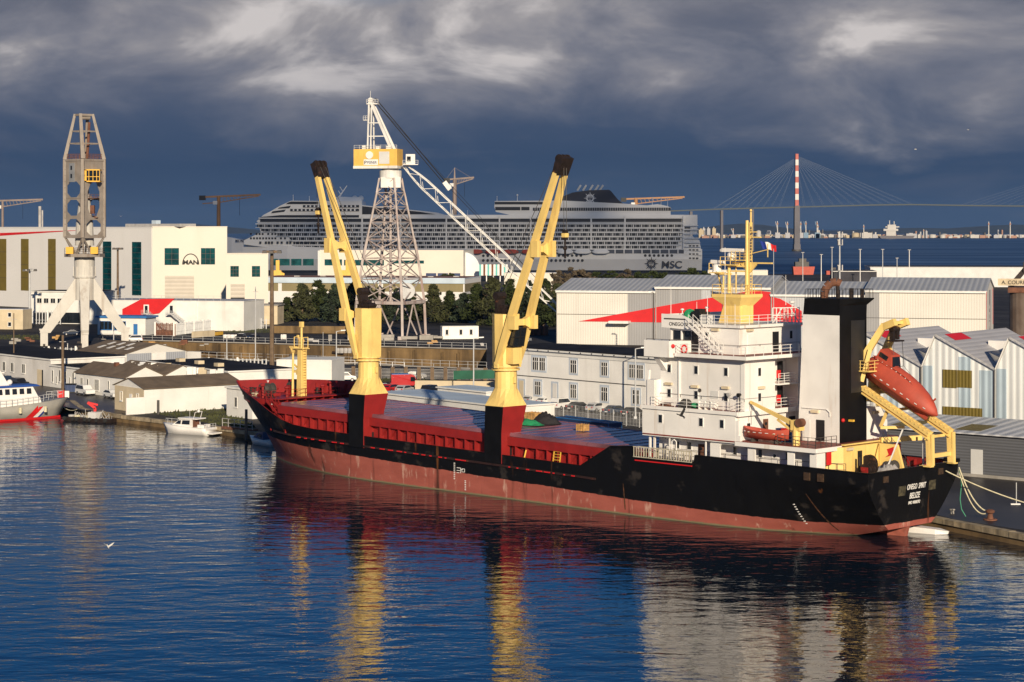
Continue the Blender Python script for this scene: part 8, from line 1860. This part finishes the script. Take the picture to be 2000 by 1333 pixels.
# motor yacht, bow to the left-far
my = thing('motor_yacht', 'small white cabin cruiser moored at the grass quay left of the ship', 'boat', (A(368, 0, 298.6).x, 298.6, 0), R(150))
loft_hull(8.4, 2.9, 1.05, 1.5, M['white_paint'], my)
b = MB(); b.box(-5.3, -4.0, -1.1, 1.1, .25, .45); b.build('swim_platform', M['white_paint'], my)
b = MB(); b.loft([[(-1.4, -1.15, 1.0), (-1.4, 1.15, 1.0), (2.6, .9, 1.15), (2.6, -.9, 1.15)], [(-1.3, -1.0, 2.25), (-1.3, 1.0, 2.25), (1.0, .75, 2.15), (1.0, -.75, 2.15)]]); b.box(-2.4, 1.1, -1.05, 1.05, 2.26, 2.4); cbn_ = b.build('cabin', M['white_paint'], my)
b = MB(); 
for sgn in (-1, 1): b.quad((-1.1, sgn*1.12, 1.5), (.4, sgn*1.07, 1.5), (.3, sgn*1.02, 2.05), (-1.1, sgn*1.05, 2.1)); b.quad((.6, sgn*1.06, 1.5), (1.7, sgn*.97, 1.5), (1.1, sgn*.93, 2.0), (.55, sgn*1.0, 2.05))
b.build('side_window', M['glass_dark'], cbn_); MB().box(-1.46, -1.42, -.75, .75, 1.05, 2.1).build('cabin_door', M['rust_brown'], cbn_)
b = MB(); b.rail([(-1.2, -1.2, 1.1), (2.8, -1.0, 1.35), (4.2, 0, 1.5), (2.8, 1.0, 1.35)], .6, .9, .025, 1); b.rail([(-4, -1.3, 1.05), (-4, 1.3, 1.05)], .6, .6, .03, 2); b.build('railing', M['galv'], my)
b = MB(); b.tube((-1.6, -.8, 2.4), (-1.9, -.8, 3.3), .04); b.tube((-1.6, .8, 2.4), (-1.9, .8, 3.3), .04); b.tube((-1.9, -.8, 3.3), (-1.9, .8, 3.3), .05); b.sphere((-1.9, 0, 3.4), .22); b.tube((-.5, .3, 2.4), (-.5, .3, 4.6), .02); b.build('radar_arch', M['white_paint'], my)
b = MB(); b.box(-4.2, 3.6, -1.36, -1.32, .42, .5); b.build('rubbing_band', M['navy'], my)
b = MB(); 
for x, y in ((-2.8, -.8), (-3.3, .6), (-2.6, .5)): b.box(x-.3, x+.3, y-.3, y+.3, .9, 1.5)
b.build('cockpit_seat', M['ship_white'], my)
# small boat at the bow
sb = thing('small_cruiser', 'little white boat with a blue canopy tucked behind the ship bow', 'boat', (A(514, 0, 283.5).x, 283.5, 0), R(130)); loft_hull(5.6, 2.2, .8, 1.1, M['white_paint'], sb)
b = MB(); b.loft([[(-1.2, -.8, .8), (-1.2, .8, .8), (1.6, .6, 1.0), (1.6, -.6, 1.0)], [(-1.0, -.7, 1.9), (-1.0, .7, 1.9), (.6, .5, 1.7), (.6, -.5, 1.7)]]); c_ = b.build('canopy', M['navy'], sb); b = MB(); b.box(-.6, .3, -.8, .8, 1.1, 1.5); b.build('window', M['glass_dark'], c_); b = MB(); b.tube((-1.9, 0, .8), (-1.9, 0, 1.9), .08); b.build('mast', M['galv'], sb)
# patrol boat
pb = thing('patrol_boat', 'grey customs patrol boat with red white and blue hull stripes and a white wheelhouse', 'patrol boat', (A(34, 0, 321).x, 321, 0), R(38))
mk('patrol_grey', (.34, .33, .30), .5, .1, .5); L = 20
Tpb = Matrix.Translation((-2.6, 0, 0))
loft_hull(L, 5.2, 2.0, 3.1, M['patrol_grey'], pb, T=Tpb, rake=1.2, flare=.72)
def hy(x, z): t = (x+2.6+L/2)/L; w = 2.6*min(1, (1-((t-.55)/.45)**2.4) if t > .55 else 1.0); sh = 2.0+1.1*t**2; return w*(.87+.13*min(1, max(0, (z-sh*.45)/(sh*.55)))) if z > sh*.45 else w*(.576+(.87-.576)*max(0, min(1, (z+.1)/(sh*.45+.1))))
def stripe(x0, w, m, lean=1.0, name='stripe'):
    b = MB(); n = 5
    for i in range(n):
        z0, z1 = .35+i*.4, .35+(i+1)*.4
        xa, xb = x0+lean*z0, x0+lean*z1
        b.quad((xa, -hy(xa, z0)-.06, z0), (xa+w, -hy(xa+w, z0)-.06, z0), (xb+w, -hy(xb+w, z1)-.06, z1), (xb, -hy(xb, z1)-.06, z1))
    b.build(name, M[m], pb)
stripe(.2, 1.3, 'bright_red'); stripe(1.52, .8, 'white_paint'); stripe(2.34, .45, 'flag_blue')
b = MB(); n = 20
for i in range(n): x0 = -12.4+i*.98; x1 = x0+.98; b.quad((x0, -hy(x0, .0)-.1, -.1), (x1, -hy(x1, 0)-.1, -.1), (x1, -hy(x1, .3)-.1, .32), (x0, -hy(x0, .3)-.1, .32))
b.build('boot_topping', M['bright_red'], pb)
b = MB(); b.loft([[(-9, -2.0, 2.1), (3.3, -1.8, 2.3), (3.3, 1.8, 2.3), (-9, 2.0, 2.1)], [(-8.6, -1.8, 3.5), (3.0, -1.7, 3.5), (3.0, 1.7, 3.5), (-8.6, 1.8, 3.5)]]); b.build('deckhouse', M['white_paint'], pb)
b = MB(); b.loft([[(-5, -1.7, 3.5), (2.8, -1.6, 3.5), (2.8, 1.6, 3.5), (-5, 1.7, 3.5)], [(-4.6, -1.6, 5.2), (1.9, -1.45, 5.2), (1.9, 1.45, 5.2), (-4.6, 1.6, 5.2)]]); whb = b.build('wheelhouse', M['white_paint'], pb)
for x in (-4.0, -2.8, -1.6, -.4, .8): b = MB(); b.quad((x, -1.72, 4.1), (x+.8, -1.7, 4.1), (x+.75, -1.62, 4.95), (x, -1.64, 4.95)); b.build('wheelhouse_window', M['glass_dark'], whb)
b = MB(); b.quad((2.66, -1.3, 4.0), (2.66, 1.3, 4.0), (2.13, 1.2, 5.0), (2.13, -1.2, 5.0)); b.build('windscreen', M['glass_dark'], whb)
b = MB(); b.loft([[(-6.5, -1.9, 5.2), (3.2, -1.6, 5.2), (3.2, 1.6, 5.2), (-6.5, 1.9, 5.2)], [(-6.3, -1.8, 5.45), (2.6, -1.5, 5.5), (2.6, 1.5, 5.5), (-6.3, 1.8, 5.45)]]); b.build('blue_roof', M['blue_paint'] if 0 else mk('patrol_blue', (.02, .07, .30), .4, .05), whb)
b = MB(); b.loft([[(-3.4, -.5, 5.45), (-1.6, -.5, 5.45), (-1.6, .5, 5.45), (-3.4, .5, 5.45)], [(-4.2, -.25, 8.6), (-3.5, -.25, 8.6), (-3.5, .25, 8.6), (-4.2, .25, 8.6)]]); b.tube((-3.9, 0, 8.6), (-3.9, 0, 12.8), .08, .04); b.box(-5.2, -2.2, -.1, .1, 7.4, 7.55); b.box(-5.4, -4.3, -.1, .1, 6.8, 7.0); b.build('mast', M['white_paint'], pb)
b = MB(); b.tube((-5.9, -.9, 5.9), (-4.9, -.9, 5.9), .4, n=10); b.sphere((-1.3, 0, 5.9), .45); b.build('life_raft', M['white_paint'], pb)
b = MB(); b.rail([(-9, -2.5, 2.2), (-2, -2.5, 2.4), (2.5, -2.3, 2.7), (5.5, -1.3, 3.0), (7.6, -.2, 3.2), (5.5, 1.3, 3.0)], 1.0, 1.0, .035, 2); b.build('railing', M['galv'], pb)
for x in (-4.5, -.8, 3.4): b = MB(); b.tube((x, -2.85, 1.2), (x, -2.85, 2.1), .25, n=8); b.build('fender', M['rope'], pb)
# work pontoon with chains and tyres
wp_ = thing('work_pontoon', 'low rusty floating pontoon cluttered with nets and coils beside the patrol boat', 'pontoon', (A(176, 0, 318).x, 318, 0), R(-30)); b = MB(); b.box(-4.4, 4.4, -1.1, 1.1, -.3, .55); b.build('float', M['dirty_black'], wp_); b = MB(); rr = random.Random(8)
for k in range(7): x = -4+k*1.3+rr.uniform(-.3, .3); MB().tube((x, -1.1, .4), (x, -1.35, .4), .32, n=8).build('tyre_fender', M['rubber'], wp_)
b = MB()
for k in range(26): x = rr.uniform(-4.2, 4.2); b.tube((x, rr.uniform(-.8, .8), .5), (x+rr.uniform(-.4, .4), rr.uniform(-.8, .8), rr.uniform(.8, 1.9)), .05)
b.build('rods', M['steel'], wp_)
for k in range(5): b = MB(); b.lathe([(.3, 0), (.5, .05), (.5, .3), (.3, .35)], (-3.8+k*1.1, .1*k, .56), 12); b.build('coil', M['rope'] if k % 2 else M['steel'], wp_)
b = MB(); b.box(.2, 1.8, -.7, .7, .56, 1.5); b.build('winch_box', M['ship_grey'], wp_)
rc = thing('red_loader', 'small bright red loader crane on the pontoon', 'crane', (A(184, 0, 319).x, 319, .56)); b = MB(); b.bar((0, 0, 0), (.2, 0, 1.4), .4); b.bar((.2, 0, 1.4), (-1.0, 0, 2.3), .4); b.bar((-1.0, 0, 2.3), (.6, 0, 1.9), .3); b.build('arm', M['bright_red'], rc); MB().box(-.3, .8, -.4, .4, .0, .5).build('base', M['bright_red'], rc)
kb = thing('red_quay_gear', 'red lifebuoy stand and hose cabinet beside the wooden pole', 'safety stand', tuple(G(120, 785))); MB().box(-.6, .5, -.3, .3, 0, 1.9).build('cabinet', M['bright_red'], kb); MB().box(.6, 1.3, -.2, .2, .7, 1.8).build('notice', M['white_paint'], kb)
db = thing('wheeled_bin', 'dark blue wheeled bin beside the white family van', 'bin', tuple(G(139, 767))); MB().box(-.9, .9, -.5, .5, .15, 1.35).build('body', M['navy'], db); b = MB(); b.prismx([(-.55, 1.36), (.55, 1.36), (.0, 1.6)], -.95, .95); b.build('lid', M['black'], db)
# jetty left of the bow
jt = thing('small_jetty', 'small timber landing stage with pipe rails left of the bow', 'jetty', tuple(G(470, 838))); b = MB(); b.T = Matrix.Rotation(R(-45), 4, 'Z'); b.box(-3, 4, -1.2, 0, -.1, .25); b.build('deck', M['rust_brown'], jt); b = MB(); b.T = Matrix.Rotation(R(-45), 4, 'Z'); b.rail([(-3, -1.0, .2), (4, -1.0, .2)], 1.2, 1.4, .05, 2); b.build('railing', M['steel'], jt)
for px, py_b, py_t in ((309, 810, 782), (481, 846, 800)): p = G(px, py_b); t = thing('mooring_pile', ['dark mooring pile at the bow end of the motor yacht', 'dark mooring pile on the landing stage left of the bow'][px > 400], 'pile', tuple(p)); b = MB(); b.tube((0, 0, -1), (0, 0, zat(py_t, p.y)-1.1), .22, .2, 8); b.build('shaft', M['dark_steel'], t)
# --- birds
def bird(label, loc, span, rz, m, roll=0, up=.35):
    r = thing('gull' if m != 'black' else 'crow', label, 'bird', loc, rz, None); b = MB(); b.smooth = True; s = span
    b.loft([[(x*s, y*s*w, z*s*w) for y, z in ((0, -1), (.8, -.5), (.8, .5), (0, 1), (-.8, .5), (-.8, -.5))] for x, w in ((-.22, .01), (-.14, .035), (0, .065), (.14, .05), (.2, .035), (.27, .005))])
    for sgn in (-1, 1):
        b.add([(.1*s, sgn*.03*s, .02*s), (-.08*s, sgn*.03*s, .02*s), (.12*s, sgn*.28*s, up*.3*s), (-.04*s, sgn*.26*s, up*.3*s), (-.06*s, sgn*.52*s, up*.45*s)], [(0, 2, 3, 1), (2, 4, 3)])
        b.add([(.1*s, sgn*.03*s, .005*s), (-.08*s, sgn*.03*s, .005*s), (.12*s, sgn*.28*s, up*.28*s), (-.04*s, sgn*.26*s, up*.28*s), (-.06*s, sgn*.52*s, up*.45*s)], [(1, 3, 2, 0), (3, 4, 2)])
    b.add([(-.14*s, -.03*s, 0), (-.14*s, .03*s, 0), (-.3*s, .05*s, 0), (-.3*s, -.05*s, 0)], [(0, 1, 2, 3)])
    o = b.build('body', M[m], r); return r
g = bird('white gull flying low over the water at the lower left', tuple(A(211, 1068, 150)), .85, R(70), 'white_paint', up=.9); g.rotation_euler = (R(-10), R(50), R(70))
g = bird('dark crow flying in front of the white superstructure', tuple(A(1330, 812, 150)), 1.25, R(20), 'black', up=1.0); g.rotation_euler = (R(55), R(20), R(20))
for i, (px, py, D) in enumerate(((1788, 292, 400), (1891, 254, 420), (185, 242, 400), (236, 423, 500))): bird(['tiny white gull in the sky above the bridge cables', 'tiny white gull highest in the sky at the right', 'tiny white gull beside the top of the old crane', 'tiny white gull above the works roof'][i], tuple(A(px, py, D)), 1.1, R(40*i), 'white_paint')

# --- more yard traffic and machines
g3 = 'vehicles parked below the engine works'
for kind, c, px, py, deg, lab in (('van', WHT, 424, 640, 10, 'white van on the ramp below the engine works'), ('hatch', SIL, 402, 642, 10, 'silver car left of the white van below the engine works'), ('boxvan', WHT, 12, 640, 20, 'white box van at the left edge below the works'), ('suv', BLK, 470, 665, 80, 'black off-roader on the dock road left of the brown mast'), ('hatch', BLK, 494, 664, 60, 'black hatchback on the dock road beside the brown mast'), ('saloon', NAV, 140, 655, 15, 'dark saloon between the legs of the old crane'), ('van', WHT, 262, 668, 5, 'white van behind the slat fence right of the old crane'), ('saloon', GRY, 1020, 668, 10, 'grey saloon near the corner of the white warehouse')):
    put(kind, c, px, py, deg, lab, g3)
def digger(label, px, py, D, s=1.0):
    p = A(px, py, D); r = thing('yellow_machine', label, 'machine', (p.x, D, 2.1)); r.scale = (.75, 1, 2.6); b = MB(); b.loft([[(-4*s, -1.5, 0), (4*s, -1.5, 0), (4*s, 1.5, 0), (-4*s, 1.5, 0)], [(-3.6*s, -1.4, 1.6*s), (2*s, -1.4, 1.6*s), (2*s, 1.4, 1.6*s), (-3.6*s, 1.4, 1.6*s)]]); b.box(-1, 1.5, -1.2, 1.2, 1.6*s, 3.2*s); b.bar((1.5, 0, 1.2*s), (3.8*s, 0, .9*s), .6); b.build('body', M['yellow_machine'], r); b = MB(); b.box(-3.5*s, 3.4*s, -1.7, 1.7, -1.0, .2); b.build('track', M['dirty_black'], r)
digger('yellow machine left of the fore crane jib, in front of the green windows', 542, 530, 1090, 1.3); digger('yellow machine between the legs of the fore crane jib', 678, 524, 1095, 1.3)
rr = random.Random(77)
for k, (px, py) in enumerate(((300, 676), (318, 680), (356, 674), (400, 676), (585, 668), (612, 668), (700, 672), (716, 674), (845, 672), (940, 676), (60, 668), (30, 672), (110, 664), (255, 676))):
    p = G(px, py); b = MB(); w = rr.uniform(.7, 1.8)
    for j in range(rr.randint(2, 4)): x, y = rr.uniform(-.8, .8), rr.uniform(-.5, .5); b.box(x-w*.5, x+w*.5, y-.5, y+.5, .02+j*.3, .02+j*.3+rr.uniform(.25, .6))
    o = b.build('yard_crates', M[['wood', 'steel', 'rust_brown', 'grey_concrete'][k % 4]]); o.location = p; tag(o, ['wooden', 'grey metal', 'rusty', 'concrete'][k % 4]+' stack on the dock apron, '+['below the red facade', 'just right of the one below the red facade', 'before the rusty sheet fence', 'before the yellow kerb', 'right of the tall brown mast', 'left of the fore crane jib', 'left of the fore crane housing', 'touching the fore crane housing', 'left of the white cabin', 'right of the white cabin', 'left of the old crane', 'at the far left edge', 'under the left leg of the old crane', 'under the right leg of the old crane'][k], 'stack', 'stacks on the dock apron')
# ================================================================== AIR
hz = bpy.data.materials.new('haze'); hz.use_nodes = True; hn = hz.node_tree; hn.nodes.clear()
hv = hn.nodes.new('ShaderNodeVolumePrincipled'); hv.inputs['Color'].default_value = (.30, .55, 1.0, 1); hv.inputs['Density'].default_value = 2.2e-5; hv.inputs['Anisotropy'].default_value = .2
ho = hn.nodes.new('ShaderNodeOutputMaterial'); hn.links.new(hv.outputs[0], ho.inputs['Volume'])
o = MB().box(-9500, 9500, -900, 14500, -2, 175).build('haze', hz); tag(o, kind='stuff'); o.display_type = 'WIRE'
SC.cycles.volume_bounces = 0
